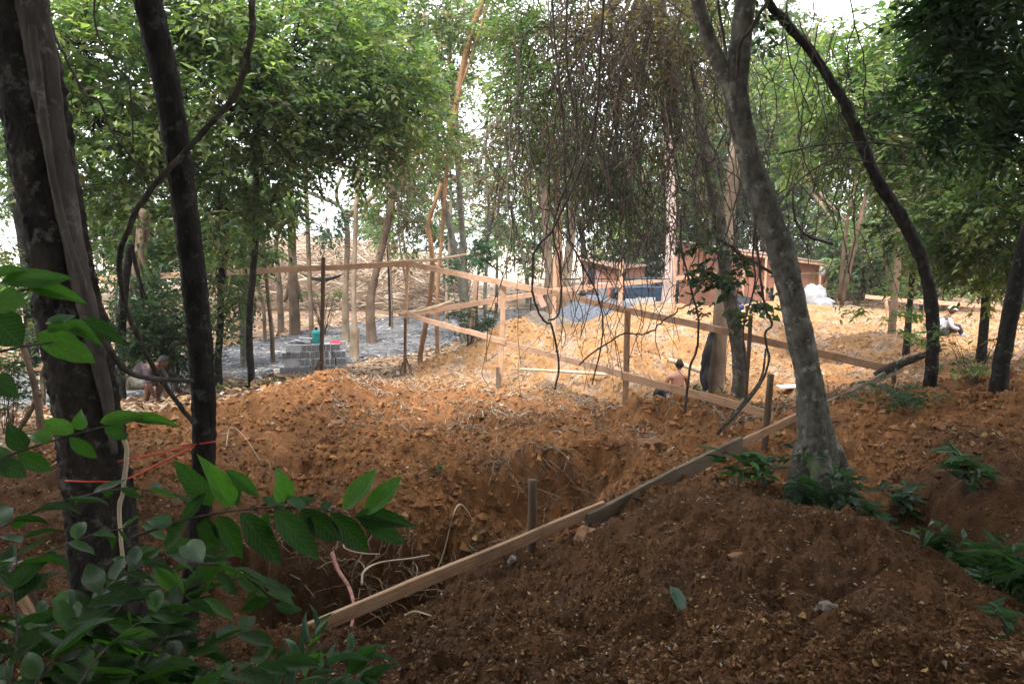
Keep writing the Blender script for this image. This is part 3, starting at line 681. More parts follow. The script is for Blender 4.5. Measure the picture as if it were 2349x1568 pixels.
# loose poles and boards
def pole(name, label, pts, w, mat, group=None, cat='pole', seg=10, rough=0.08):
    mb = MB(); _bs[0] += 1; tube(mb, [P(*p) for p in pts], w, seg, max(8, 5 * len(pts)), rough, _bs[0])
    return tag(mb.build(name, M[mat], smooth=True), label, cat, group)
def gp(x, y, d, up=0.03):
    p = P(x, y, d); return np.array([p.x, p.y, g1(p.x, p.y) + up])
M['peeled'] = mat_bark('peeled', (0.5, 0.38, 0.26), (0.72, 0.6, 0.45), 5, 0.3)
def polew(name, label, W, w, mat, cat='pole', rough=0.08):
    mb = MB(); _bs[0] += 1; tube(mb, W, w, 9, max(8, 5 * len(W)), rough, _bs[0]); return tag(mb.build(name, M[mat], smooth=True), label, cat)
pole('peeled_pole', 'thick pale peeled pole lying tilted behind the bare-backed man', [(1536, 825, 16.6), (1580, 841, 16.2), (1626, 857, 15.8)], [0.055, 0.057, 0.055], 'peeled')
zpl = max(gp(x, 860, 17.0, .04)[2] for x in range(1192, 1392, 12))
polew('peeled_pole', 'long thin pale pole lying flat on orange soil left of the middle post', [gp(1192, 857, 17.3, .05) * [1, 1, 0] + [0, 0, zpl], gp(1290, 859, 17.0, .05) * [1, 1, 0] + [0, 0, zpl], gp(1392, 864, 16.6, .06) * [1, 1, 0] + [0, 0, zpl]], [0.03, 0.035, 0.04], 'peeled')
pole('crooked_pole', 'short crooked peeled pole resting across the left corner of the boards', [(915, 720, 17.2), (960, 714, 17.15), (1000, 704, 17.1), (1034, 692, 17.0)], [0.05, 0.045, 0.05, 0.035], 'peeled', rough=0.15)
pole('thin_pole', 'thin pale pole lying along the top of the back board', [(858, 604, 17.3), (935, 598, 17.35), (1000, 595, 17.5), (1068, 583, 17.8)], [0.02, 0.03, 0.03, 0.025], 'peeled')
pole('branch_pole', 'dark barked broken branch lying on the right end of the near rail', [(2008, 862, 11.3), (2040, 845, 11.2), (2100, 820, 10.9), (2160, 803, 10.6)], [0.06, 0.075, 0.06, 0.02], 'liana', cat='branch', rough=0.2)
pole('leaning_stick', 'thin bare stick leaning in front of the short round stake', [(1645, 995, 9.0), (1700, 930, 9.2), (1745, 870, 9.5), (1757, 800, 9.8)], [0.022, 0.02, 0.018, 0.012], 'liana', cat='stick', rough=0.15)
zof = max(gp(x, 876, 14.5, .03)[2] for x in range(1785, 1835, 6)); mb = MB(); beam(mb, gp(1786, 876, 14.5) * [1, 1, 0] + [0, 0, zof], gp(1832, 876, 14.5) * [1, 1, 0] + [0, 0, zof + .02], 0.3, 0.025, 3, 0.001, (0, 0, 1), 3)
M['white_board'] = mat_flat('white_board', (0.75, 0.66, 0.6), 0.6, 0.06, 6)
tag(mb.build('board_offcut', M['white_board']), 'pale flat board offcut lying on the soil left of the grey forked tree', 'board')

# ------------------------------------------------------------------ trees: trunks, limbs and crowns
PAL = {
 'fresh': [(0.11, 0.18, 0.07), (0.15, 0.22, 0.085), (0.075, 0.13, 0.055), (0.2, 0.25, 0.1), (0.13, 0.15, 0.07)],
 'mid': [(0.06, 0.11, 0.045), (0.085, 0.14, 0.06), (0.045, 0.085, 0.036), (0.11, 0.155, 0.065), (0.1, 0.1, 0.055)],
 'dark': [(0.025, 0.055, 0.025), (0.035, 0.075, 0.03), (0.05, 0.09, 0.035), (0.02, 0.045, 0.022)],
 'blue': [(0.035, 0.085, 0.055), (0.05, 0.11, 0.07), (0.03, 0.065, 0.045)],
 'olive': [(0.09, 0.11, 0.045), (0.07, 0.1, 0.04), (0.14, 0.12, 0.06), (0.12, 0.15, 0.06)],
 'brown': [(0.13, 0.095, 0.07), (0.1, 0.075, 0.06), (0.18, 0.13, 0.09), (0.07, 0.055, 0.045)],
 'mixed': [(0.05, 0.1, 0.035), (0.075, 0.13, 0.05), (0.16, 0.11, 0.06), (0.12, 0.08, 0.05), (0.06, 0.1, 0.04)],
 'pale': [(0.12, 0.18, 0.08), (0.16, 0.21, 0.1), (0.09, 0.14, 0.06), (0.2, 0.17, 0.1)],
}
def spray_leaves(mb, centers, out, palname, L, per=12, twig=0.5, droop=0.25, flat=0.7, seed=0, aspect=0.5, rad=None):
    """leaves alternating along short twigs that start at centers and point along out"""
    rs = np.random.default_rng(seed + 100); n = len(centers)
    out = out / (np.linalg.norm(out, axis=1)[:, None] + 1e-9)
    pal = np.array(PAL[palname]); sc = pal[rs.integers(0, len(pal), n)] * rs.uniform(0.75, 1.3, (n, 1))
    t = (np.arange(per) + 0.7) / per
    tl = twig * rs.uniform(0.6, 1.4, n)
    pos = centers[:, None] + out[:, None] * (tl[:, None] * t[None])[..., None]
    pos[..., 2] -= droop * tl[:, None] * t[None] ** 2
    pos += rs.normal(0, 0.02 * twig, pos.shape)
    up = np.array([0, 0, 1.0]) + rs.normal(0, 0.35, (n, 3)); side = np.cross(out, up); side /= np.linalg.norm(side, axis=1)[:, None] + 1e-9
    sg = np.where(np.arange(per) % 2 == 0, 1, -1)[None, :, None]
    ax = out[:, None] * 0.6 + side[:, None] * sg * 0.8 + rs.normal(0, 0.25, (n, per, 3)); ax[..., 2] -= 0.2
    nr = up[:, None] * flat + rs.normal(0, 0.4, (n, per, 3)); nr[..., 2] = np.abs(nr[..., 2])
    LL = L * rs.uniform(0.45, 1.35, (n, per)); col = np.repeat(sc[:, None], per, 1) * rs.uniform(0.75, 1.25, (n, per, 1))
    leaves(mb, pos.reshape(-1, 3), ax.reshape(-1, 3), nr.reshape(-1, 3), LL.ravel(), (LL * aspect * rs.uniform(.8, 1.2, LL.shape)).ravel(), col.reshape(-1, 3))
    return pos[:, [0, -1]]
def blob_points(x, y, rx, ry, d, dr, n, rs, clump=7, cl=0.28):
    """n twig starts, clumped, in the ellipsoid that spans (x +- rx, y +- ry) at d metres"""
    c = np.array(P(x, y, d)); a = np.array([rx * d / F, dr, ry * d / F])
    k = max(3, n // clump)
    u = rs.normal(0, 1, (k, 3)); u /= np.linalg.norm(u, axis=1)[:, None]; u *= rs.uniform(0.25, 1, (k, 1)) ** 0.55
    g = u[rs.integers(0, k, n)] + rs.normal(0, cl * 0.5, (n, 3))
    g *= np.minimum(1, 1.12 / (np.linalg.norm(g, axis=1)[:, None] + 1e-6))
    out = g * np.array([1, 0.8, 0.7]) + rs.normal(0, 0.45, (n, 3)) + np.array([0, -0.25, 0.05])
    return c + g * a, out
_ts = [0]
def tree(name, label, d, trunk, bark, blobs=(), pal='mid', L=0.14, per=11, twig=0.5, limbs=(), cat='tree', group=None, rough=0.1, sunk=0.2, dr=None, seg=10, lobes=0.0, flare=1.2, aspect=0.5, droop=0.25, leafmat='leaf', base=None, clump=7, hang=False, fine=0.0, rings=0):
    """trunk: (x, y, width in the photograph[, metres ahead]) from the top down; blobs: (x, y, rx, ry, twigs[, metres ahead[, palette]])"""
    _ts[0] += 1; rs = np.random.default_rng(_ts[0] * 13)
    pts, rr = [], []
    for q in trunk:
        dd = q[3] if len(q) > 3 else d
        pts.append(np.array(P(q[0], q[1], dd))); rr.append(q[2] * dd / F / 2)
    b = pts[-1].copy(); zg = g1(b[0], b[1]); 
    if base: b = np.array(base); zg = g1(b[0], b[1])
    if not hang: b[2] = min(zg - sunk, b[2] - 0.05); pts.append(b); rr.append(rr[-1] * flare)
    root = thing(name, label, cat, (b[0], b[1], b[2] if hang else zg), group)
    mb = MB(); tube(mb, pts[::-1], rr[::-1], seg, rings or max(14, 6 * len(pts)), rough, _ts[0], lobes=lobes, fine=fine)
    for lm in limbs:
        lp = [np.array(P(q[0], q[1], q[3] if len(q) > 3 else d)) for q in lm]; lr = [q[2] * (q[3] if len(q) > 3 else d) / F / 2 for q in lm]
        tube(mb, lp, lr, 24 if fine else 8, 60 if fine else max(10, 5 * len(lp)), rough, _ts[0] + 3, fine=fine)
    # hidden forks from the top of the trunk into the crown
    ends = [pts[0]] + [np.array(P(*lm[-1][:2], lm[-1][3] if len(lm[-1]) > 3 else d)) for lm in limbs]
    tw = []
    if blobs:
        cb = MB()
        for q in blobs:
            dd = q[5] if len(q) > 5 else d; pl = q[6] if len(q) > 6 else pal
            c, o = blob_points(q[0], q[1], q[2], q[3], dd, dr or max(q[2], q[3]) * dd / F * 0.9, q[4], rs, clump)
            seg2 = spray_leaves(cb, c, o, pl, L, per, twig, droop, seed=_ts[0] * 7 + q[4], aspect=aspect)
            cc = np.array(P(q[0], q[1], dd)); e = min(ends, key=lambda z: np.linalg.norm(z - cc))
            tube(mb, [e, (e + cc) / 2 + rs.normal(0, 0.15, 3), cc], [max(rr[0] * 0.6, 0.012), max(rr[0] * .4, 0.01), 0.008], 6, 8, 0.1, 1)
            mm = max(4, q[4] // 7); idx = rs.integers(0, q[4], mm)
            for ii_ in idx:
                tw.append(crom([cc, (cc + c[ii_]) / 2 + rs.normal(0, 0.1, 3), c[ii_], seg2[ii_, 1]], 7))
        if tw: tubes(mb, np.array(tw), np.repeat(np.linspace(1, .35, 7)[None], len(tw), 0) * max(0.006, min(0.02, d * 0.0007)), 4)
        mb.build('trunk', M[bark], root, smooth=True)
        cb.build('crown', M[leafmat], root)
    else: mb.build('trunk', M[bark], root, smooth=True)
    return root
def overhead(root, c, r, n, pal, L=0.2, seed=0):
    """the crown of a near tree, above the frame"""
    rs = np.random.default_rng(seed); u = rs.normal(0, 1, (n, 3)); u /= np.linalg.norm(u, axis=1)[:, None]; u *= rs.uniform(0.2, 1, (n, 1)) ** 0.5
    cb = MB(); spray_leaves(cb, np.array(c) + u * np.array(r), u + rs.normal(0, .5, (n, 3)), pal, L, 10, 0.7, seed=seed); cb.build('crown', M['leaf'], root)

# near trunks
t1 = tree('large_tree', 'thick dark leaning trunk at the left with a pale bark strip', 4.5,
     [(-35, -420, 108), (0, -200, 112), (36, 0, 116), (80, 250, 120), (122, 500, 124), (160, 700, 128), (190, 880, 134), (212, 1020, 138), (232, 1180, 142)], 'bark_trunk', rough=0.07, seg=56, flare=1.2, fine=.12, rings=300)
mb = MB(); tube(mb, [P(x, y, 4.40) for x, y in ((66, -60), (82, 60), (104, 200), (128, 340), (152, 480), (176, 600), (202, 720), (226, 830), (250, 940), (262, 1040))], [.085, .085, .08, .07, .066, .06, .055, .048, .035, .02], 12, 50, .12, 8); mb.build('bark_strip', M['bark_strip'], t1, smooth=True)['label'] = 'pale mottled strip of bark'
overhead(t1, (-4.0, 2.5, 6.5), (4.5, 3.6, 2.2), 900, 'mid', 0.22, 1)
t2 = tree('slim_tree', 'slim dark smooth trunk second from the left, beside the thick leaning trunk', 5.0,
     [(290, -420, 54), (318, -200, 55), (340, 0, 57), (384, 200, 55), (414, 400, 52), (440, 600, 52), (460, 800, 52), (468, 1000, 50), (458, 1200, 48), (432, 1400, 48)], 'bark_dark', rough=0.06, seg=44, fine=.12, rings=300)
overhead(t2, (-2.5, 3.5, 6.2), (3.6, 3.2, 1.8), 700, 'mid', 0.2, 2)
t4 = tree('forked_tree', 'grey mottled forked tree leaning right of centre with roots at the near rail', 7.2,
     [(1790, -520, 34), (1745, -260, 38), (1712, -20, 42), (1696, 120, 46), (1688, 210, 52), (1710, 330, 50), (1754, 470, 54), (1798, 600, 55), (1832, 750, 57), (1856, 870, 60), (1864, 950, 70), (1874, 1030, 88), (1882, 1130, 96)], 'bark_greymoss', rough=0.09, seg=48, lobes=0.03, flare=1.05, fine=.075, rings=260,
     limbs=[[(1690, 235, 40), (1655, 160, 34), (1620, 70, 30), (1594, -30, 28), (1560, -260, 25), (1500, -520, 20)], [(1858, 965, 34), (1838, 1050, 44), (1822, 1120, 40, 7.1), (1806, 1190, 26, 7.0)], [(1882, 970, 34), (1916, 1050, 44), (1938, 1125, 42, 7.1), (1960, 1200, 26, 7.0)], [(1880, 990, 34), (1884, 1090, 48, 6.95), (1892, 1190, 34, 6.8)]])
overhead(t4, (3.0, 6.8, 6.3), (3.8, 3.0, 1.8), 800, 'mid', 0.2, 3)
t5 = tree('dark_tree', 'dark curved trunk arching from the top to the right of the grey forked tree', 10.0,
     [(1700, -480, 12), (1725, -220, 14), (1755, -20, 16), (1800, 50, 18), (1850, 105, 19), (1900, 178, 20), (1945, 250, 22), (1978, 330, 23), (2006, 400, 23), (2050, 470, 24), (2092, 545, 25), (2122, 620, 25), (2136, 700, 26), (2140, 800, 26), (2130, 905, 28)], 'bark_dark', rough=0.22, seg=28, fine=.13, rings=180,
     blobs=[(1735, -20, 60, 60, 60)], pal='dark', L=0.12)
t6 = tree('dark_tree', 'dark straight trunk leaning right at the right edge of the picture', 8.8,
     [(2440, 250, 26), (2395, 420, 30), (2352, 560, 34), (2332, 650, 36), (2312, 750, 36), (2298, 830, 36), (2290, 885, 40)], 'bark_dark', rough=0.1, seg=14)
overhead(t6, (6.8, 6.6, 6.2), (4.0, 3.4, 2.0), 1700, 'dark', 0.22, 6)
t7 = tree('slender_tree', 'bent brownish trunk just left of the grey forked tree, standing inside the dig', 12.8,
     [(1600, 220, 26), (1618, 340, 28), (1640, 450, 30), (1655, 550, 30), (1668, 650, 32), (1688, 760, 34), (1698, 850, 36), (1692, 950, 42)], 'bark_greymoss', rough=0.12, seg=12,
     blobs=[(1585, 120, 70, 110, 120, 12.5)], pal='mixed', L=0.1)
t8 = tree('pale_tree', 'pale brown straight trunk with a charred side behind the bare-backed man', 14.0,
     [(1700, 250, 24), (1684, 380, 28), (1670, 500, 31), (1660, 640, 34), (1651, 760, 36), (1640, 905, 42)], 'bark_pale', rough=0.06, seg=12)
mb = MB(); tube(mb, [P(1640, 745, 13.85), P(1624, 800, 13.85), P(1616, 860, 13.85), P(1622, 905, 13.85)], [0.05, 0.085, 0.1, 0.07], 12, 20, 0.4, 5); mb.build('charred_bark', M['bark_char'], t8, smooth=True)

# trees of the middle ground and background
tree('pale_tree', 'upright white-barked trunk behind the dark blue car', 27.0, [(1528, 60, 20), (1530, 250, 21), (1536, 400, 22), (1540, 500, 21), (1536, 600, 21), (1530, 680, 25)], 'bark_pink', seg=10, rough=0.08,
     blobs=[(1520, 60, 110, 90, 260), (1600, 190, 90, 80, 200)], pal='olive', L=0.2)
tree('brown_tree', 'brown trunk left of the small hut, first of a pair', 33.0, [(1238, 330, 15), (1250, 430, 17), (1252, 500, 17), (1258, 600, 19), (1262, 668, 22)], 'bark_brown', blobs=[(1240, 300, 90, 70, 220), (1180, 350, 60, 50, 90, 33, 'mixed')], pal='mixed', L=0.2, seg=9)
tree('brown_tree', 'brown trunk left of the small hut, second of a pair, beside a board post', 33.5, [(1262, 300, 15), (1278, 440, 17), (1280, 520, 18), (1282, 600, 19), (1284, 668, 21)], 'bark_red', blobs=[(1300, 330, 80, 80, 240)], pal='mixed', L=0.2, seg=9)
tree('pale_tree', 'pale grey trunk leaning right, nearest to the small hut', 34.5, [(1322, 400, 18), (1316, 470, 19), (1310, 540, 20), (1302, 610, 23), (1294, 668, 28)], 'bark_pale', blobs=[(1340, 380, 80, 60, 220)], pal='blue', L=0.22, seg=9)
tree('dark_tree', 'thin dark trunk directly behind the left wall of the small hut', 46, [(1326, 500, 12), (1336, 545, 13), (1340, 600, 14), (1344, 640, 16)], 'bark_dark', blobs=[(1322, 470, 45, 50, 160)], pal='mid', L=0.22, seg=8)
tree('bushy_tree', 'bright green leafy tree drooping over the small hut', 44, [(1480, 400, 16), (1470, 520, 18), (1462, 640, 20)], 'bark_brown', blobs=[(1440, 545, 80, 55, 320), (1500, 500, 80, 60, 300), (1400, 590, 40, 30, 110)], pal='fresh', L=0.28, per=9, seg=8)
tree('tall_pole_tree', 'tall pale peeled trunk, branchless, with a swollen base by the gravel path', 21.5, [(822, 296, 9), (820, 380, 10), (818, 450, 10), (813, 600, 11), (812, 720, 12), (814, 765, 20), (813, 805, 22)], 'bark_pale', seg=10, rough=0.05)
tree('forked_tree', 'small forked tree with two bare pruned limbs spread wide', 25.0, [(794, 495, 13), (797, 550, 13), (795, 620, 13), (792, 700, 15)], 'bark_pale', seg=10,
     limbs=[[(794, 500, 11), (775, 470, 9), (720, 447, 8), (690, 430, 7), (660, 410, 6)], [(796, 500, 13), (815, 478, 12), (850, 455, 11), (880, 420, 10), (906, 372, 9)], [(776, 474, 9), (772, 440, 8), (782, 410, 7), (806, 370, 5)]])
tree('brown_tree', 'straight rusty brown trunk with splayed roots in front of the brushwood heap', 27.0, [(664, 380, 16), (666, 450, 17), (669, 520, 18), (671, 600, 19), (673, 660, 22)], 'bark_brown', seg=10, rough=0.08,
     limbs=[[(668, 640, 14), (660, 672, 10), (652, 692, 6)], [(677, 640, 14), (686, 672, 10), (694, 694, 6)]])
tree('leaning_tree', 'leaning trunk hung with dead creepers to the right of the forked tree', 25.0, [(905, 430, 14), (893, 500, 16), (878, 560, 17), (862, 630, 17), (850, 690, 20)], 'bark_brown', blobs=[(915, 400, 60, 80, 200, 25, 'mixed'), (920, 480, 40, 70, 90, 25, 'brown')], pal='mixed', L=0.13, seg=10)
tree('orange_tree', 'crooked orange-barked sapling inside the left part of the timber frame', 19.5, [(1012, 420, 8), (1000, 460, 9), (982, 515, 10), (988, 560, 12), (992, 620, 11), (984, 700, 11), (972, 770, 12), (964, 818, 13)], 'bark_red', seg=9, rough=0.16)
tree('tall_tree', 'tall orange-brown trunk leaning right into the top of the picture left of the vine mass', 21, [(1140, -60, 12), (1108, 0, 12), (1078, 90, 13), (1058, 170, 13), (1044, 260, 13), (1030, 340, 11), (1024, 400, 9), (1012, 560, 8), (1002, 700, 9)], 'bark_red', seg=9, rough=0.1,
     blobs=[(1180, 60, 90, 70, 160), (1010, 330, 60, 60, 90, 21, 'brown')], pal='fresh', L=0.16)
tree('grey_tree', 'straight grey-green trunk beside the tall orange-brown leaning one', 22, [(1035, 190, 13), (1046, 280, 13), (1052, 400, 14), (1058, 500, 14), (1064, 600, 15), (1068, 700, 16), (1066, 760, 18)], 'bark_grey', seg=10, rough=0.08,
     blobs=[(960, 130, 120, 110, 300), (1040, 60, 110, 80, 220), (900, 40, 120, 70, 240)], pal='pale', L=0.15)
tree('grey_tree', 'thinner grey-green trunk crossing behind the straight grey-green one', 23.5, [(1005, 400, 12), (1020, 470, 14), (1040, 560, 15), (1056, 640, 16), (1064, 720, 18)], 'bark_grey', seg=9, blobs=[(1000, 350, 60, 60, 110), (1075, 590, 45, 45, 60, 22, 'blue')], pal='pale', L=0.16)
tree('slim_tree', 'slim green-grey trunk at the left standing in front of the brushwood heap', 20, [(575, 330, 18), (578, 420, 20), (582, 520, 22), (580, 600, 22), (566, 680, 24), (562, 755, 24)], 'bark_grey', seg=9, rough=0.1, blobs=[(560, 660, 30, 50, 60)], pal='mid', L=0.13)
tree('sapling', 'thin dark sapling right of the slim green-grey trunk', 20.5, [(590, 430, 8), (600, 520, 9), (608, 600, 9), (616, 690, 9), (623, 758, 10)], 'bark_brown', seg=7, rough=0.12)
tree('sapling', 'thin crooked sapling between the slim trunk and the rusty brown trunk', 28, [(634, 420, 8), (642, 500, 10), (634, 560, 10), (638, 620, 11), (641, 662, 14)], 'bark_brown', seg=7, rough=0.12)
tree('vine_clad_tree', 'small trunk wrapped in dark green creeper between the two dark trunks at the left', 16.5, [(505, 420, 14), (520, 520, 16), (508, 640, 16), (505, 760, 16), (500, 830, 18)], 'bark_dark', blobs=[(515, 640, 35, 60, 70), (500, 760, 35, 60, 70), (520, 520, 60, 60, 90)], pal='mid', L=0.13, seg=8)
tree('brown_tree', 'dim brown trunk seen between the thick leaning trunk and the slim dark one', 17, [(330, 480, 26), (325, 560, 28), (312, 680, 30), (305, 800, 32), (300, 870, 34)], 'bark_brown', seg=9, blobs=[(370, 690, 70, 60, 170), (290, 640, 50, 80, 100)], pal='dark', L=0.13)
tree('brown_tree', 'dim greenish trunk left of the crouching worker', 15, [(300, 560, 18), (288, 640, 20), (276, 780, 22), (276, 880, 24)], 'bark_dark', seg=8, blobs=[(380, 780, 60, 60, 150), (330, 760, 60, 50, 100)], pal='dark', L=0.13)
tree('broken_stump', 'leaning dead stem at the left edge behind the big leaves', 9.0, [(38, 720, 12), (55, 800, 14), (78, 880, 15), (92, 960, 16), (96, 1040, 18)], 'bark_brown', seg=8, rough=0.2, limbs=[[(92, 900, 12), (60, 960, 12), (20, 1020, 12)]])
# leafy crown filling the upper left
tree('leafy_tree', 'broad leafy tree with bright green crown filling the upper left', 15.5, [(560, 60, 12), (590, 200, 13), (584, 330, 13), (590, 500, 14), (572, 745, 15)], 'bark_dark', seg=9,
     blobs=[(190, 110, 150, 130, 400, 13, 'fresh'), (220, 280, 150, 100, 330, 13, 'fresh'), (480, 90, 130, 110, 330, 14, 'fresh'), (520, 250, 140, 110, 300, 14, 'fresh'), (660, 130, 150, 140, 430, 15, 'fresh'), (690, 300, 130, 90, 260, 15, 'mid'), (850, 190, 130, 110, 430, 16, 'fresh'), (850, 300, 120, 70, 260, 16, 'mid'),
            (600, 380, 120, 70, 160, 15, 'mid'), (500, 480, 70, 60, 110, 14, 'mid'), (760, 40, 140, 70, 330, 16, 'fresh'), (330, 20, 200, 70, 380, 14, 'mid'), (270, 420, 130, 70, 200, 14, 'mid'), (960, 260, 90, 90, 180, 17, 'fresh'), (440, 380, 110, 70, 150, 15, 'mid'), (830, 360, 50, 40, 40, 16, 'fresh'), (930, 370, 40, 40, 26, 16.5, 'mixed'), (620, 470, 40, 40, 26, 15, 'mid')],
     L=0.165, per=9, twig=0.6, dr=1.3)
tree('leafy_tree', 'dark leafed tree half hidden behind the thick leaning trunk', 19, [(20, 200, 22), (30, 400, 24), (60, 600, 24), (70, 760, 26)], 'bark_dark', seg=8,
     blobs=[(40, 120, 120, 160, 300), (30, 380, 70, 80, 130), (60, 620, 70, 60, 130), (200, 560, 70, 60, 90), (330, 540, 80, 60, 110), (430, 620, 90, 60, 130), (60, 720, 70, 60, 110), (160, 460, 90, 70, 110), (270, 510, 90, 60, 110), (420, 520, 90, 60, 120), (550, 470, 80, 50, 90), (640, 430, 60, 50, 60, 21, 'fresh'), (560, 580, 60, 50, 50)], pal='mid', L=0.16)
tree('leafy_tree', 'hanging dark leaf clump of a tree above the white gap left of the forked tree', 24, [(705, 200, 16), (700, 330, 14), (702, 420, 10)], 'bark_brown', seg=7, base=None, sunk=0.2,
     blobs=[(748, 500, 26, 50, 60, 24, 'blue'), (690, 360, 50, 30, 50), (560, 560, 60, 60, 90), (480, 560, 60, 50, 80)], pal='mid', L=0.15)
# right-hand side
tree('leafy_tree', 'bright yellow-green tree with long drooping leaves at the upper right', 17, [(2120, 0, 10), (2095, 200, 11), (2104, 420, 12), (2092, 640, 13), (2085, 720, 14)], 'bark_dark', seg=9,
     blobs=[(1960, 200, 130, 110, 330, 16, 'fresh'), (2090, 130, 120, 120, 330, 16, 'fresh'), (2060, 330, 150, 110, 330, 16, 'mid'), (1900, 330, 110, 90, 160, 18, 'fresh'), (2180, 330, 130, 120, 330, 15, 'mid'), (1830, 140, 80, 80, 90, 18, 'fresh')], L=0.2, per=9, twig=0.6, aspect=0.36, droop=0.5)
tree('leafy_tree', 'dense glossy green tree behind the two dark trunks at the right', 15, [(2262, 300, 16), (2258, 480, 17), (2262, 640, 18), (2258, 735, 20)], 'bark_dark', seg=10,
     blobs=[(2230, 520, 120, 90, 330, 14), (2330, 430, 90, 120, 330, 13, 'fresh'), (2300, 590, 110, 70, 200, 14, 'fresh'), (2165, 580, 80, 60, 120, 15, 'fresh'), (2110, 520, 80, 70, 140, 16, 'dark'), (2300, 250, 110, 100, 260, 13), (2400, 650, 70, 50, 80)], pal='mid', L=0.14, per=11)
tree('leafy_tree', 'dark overhanging tree with black-green leaves in the upper right corner', 8.0, [(2480, -200, 40), (2470, 100, 44), (2460, 400, 46), (2470, 800, 50)], 'bark_dark', seg=10,
     blobs=[(2290, 60, 130, 80, 260, 7.5), (2200, 40, 90, 70, 150, 7.2), (2330, 200, 80, 90, 170, 7.5), (2180, 180, 60, 60, 80, 7.0), (2310, 330, 70, 60, 90, 7.4), (2130, 260, 60, 50, 60, 7.0)], pal='dark', L=0.12, per=9, twig=0.35, aspect=0.4, droop=0.5)
tree('leafy_tree', 'pale mid-green tree behind the long plywood shed', 44, [(1760, 300, 22), (1750, 450, 24), (1760, 640, 26)], 'bark_brown', seg=8,
     blobs=[(1750, 330, 150, 120, 430), (1900, 430, 130, 110, 380, 42, 'fresh'), (1700, 480, 120, 80, 300, 44, 'olive'), (1850, 540, 110, 60, 220), (1620, 400, 120, 110, 300, 46, 'mid'), (1990, 560, 120, 80, 300, 36, 'mid'), (1975, 600, 60, 45, 100, 36)], pal='mid', L=0.3, per=10, twig=0.8)
tree('branching_tree', 'brown slanting trunk with thin forked limbs behind the dark arching trunk', 20, [(1870, 230, 14), (1910, 290, 15), (1985, 350, 16), (2040, 430, 16), (2060, 560, 16), (2050, 700, 17)], 'bark_brown', seg=8, rough=0.12, limbs=[[(1930, 700, 11), (1960, 560, 10), (1990, 430, 9), (2010, 330, 7)], [(1925, 690, 9), (1945, 500, 8), (1990, 300, 6)]], blobs=[(1860, 210, 60, 50, 60)], pal='fresh', L=0.16)
# the hanging mass of creeper in the upper middle
cr = tree('creeper_mass', 'huge tangled curtain of dead creeper hanging from the treetops in the upper middle', 12.5, [(1500, -120, 30), (1520, 60, 26), (1545, 220, 20), (1560, 330, 14)], 'vine', cat='creeper', hang=True, seg=8,
     blobs=[(1260, 60, 110, 110, 200, 12, 'mid'), (1400, 90, 120, 90, 190, 12, 'brown'), (1280, 210, 120, 100, 150, 12, 'mid'), (1490, 30, 140, 80, 190, 11.5, 'brown'), (1600, 150, 90, 140, 60, 12, 'mixed'), (1330, 340, 130, 90, 120, 12.5, 'mid'), (1460, 260, 130, 120, 90, 12, 'mixed'), (1400, 470, 90, 60, 60, 12.5, 'mid'), (1380, 430, 60, 60, 110, 12, 'blue'), (1560, 430, 60, 90, 50, 12.5, 'mixed'), (1210, 170, 90, 110, 170, 12.5, 'fresh'), (1190, 320, 60, 60, 60, 13, 'mixed')],
     pal='brown', L=0.1, per=9, twig=0.45, droop=0.8, aspect=0.4)
# ------------------------------------------------------------------ hanging vines
def vine(label, pts, w, d=9.0, mat='vine', group=None, seed=0, name='vine', wig=0.012):
    rs = np.random.default_rng(seed + 5)
    W = np.array([P(q[0], q[1], q[2] if len(q) > 2 else d) for q in pts]); W = crom(W, 6 * len(W))
    n = len(W); W[1:-1] += np.cumsum(rs.normal(0, wig * 0.5, (n, 3)), 0)[1:-1] * np.sin(np.linspace(0, math.pi, n))[1:-1, None]
    mb = MB(); dm = d
    tube(mb, W, np.linspace(w, w * 0.75, n) * dm / F / 2 * (0.68 if mat == 'vine' else 1), 7, n * 2, 0.18, seed)
    return tag(mb.build(name, M[mat], smooth=True), label, 'vine', group)
K1 = 0.9396
c1 = lambda x, y: ((900 + x / 3.408) * K1, (540 + y / 3.408) * K1)
c2 = lambda x, y: ((1350 + x / 3.137) * K1, (540 + y / 3.137) * K1)
vine('thick dark liana bowing low over the orange soil in front of the small hut', [(1400, -250), (1380, 60), (1362, 300)] + [c1(*q) for q in ((1560, 20), (1400, 230), (1360, 380), (1400, 650), (1480, 820), (1545, 890), (1590, 1200), (1550, 1400))], 9, 9.0, seed=1)
vine('dark hanging liana ending in an upward hook left of the tall post', [(1310, -200), (1300, 120), (1330, 330)] + [c1(*q) for q in ((1580, 0), (1630, 300), (1640, 640), (1590, 780), (1490, 825))], 8, 9.2, seed=2)
vine('long twisting liana hanging from the grey forked tree down to the soil', [(1600, -300), (1640, -60), (1660, 100)] + [c2(*q) for q in ((1530, -500), (1530, 0), (1560, 350), (1600, 650), (1655, 770), (1610, 850), (1650, 1080), (1560, 1290), (1330, 1560))], 10, 8.6, seed=3)
vine('dark bare branch crossing in front of the plywood shed', [c2(*q) for q in ((1250, 120), (1370, 200), (1450, 270), (1560, 320), (1700, 410))], 13, 9.5, seed=4)
vine('long wiry vine slanting up from the middle post to the leafy clump', [c2(*q) for q in ((200, 1100), (330, 980), (540, 850), (640, 800), (760, 715), (870, 660), (950, 595), (1060, 480), (1180, 300), (1300, 160))] + [(1700, 420)], 6, 9.0, seed=5, wig=.03)
vine('wiry stem rising from the soil beside the bare-backed man', [c2(*q) for q in ((1010, 1470), (1050, 1150), (1120, 950), (1110, 700), (1040, 480), (980, 250))] + [(1560, 500)], 9, 9.0, seed=6)
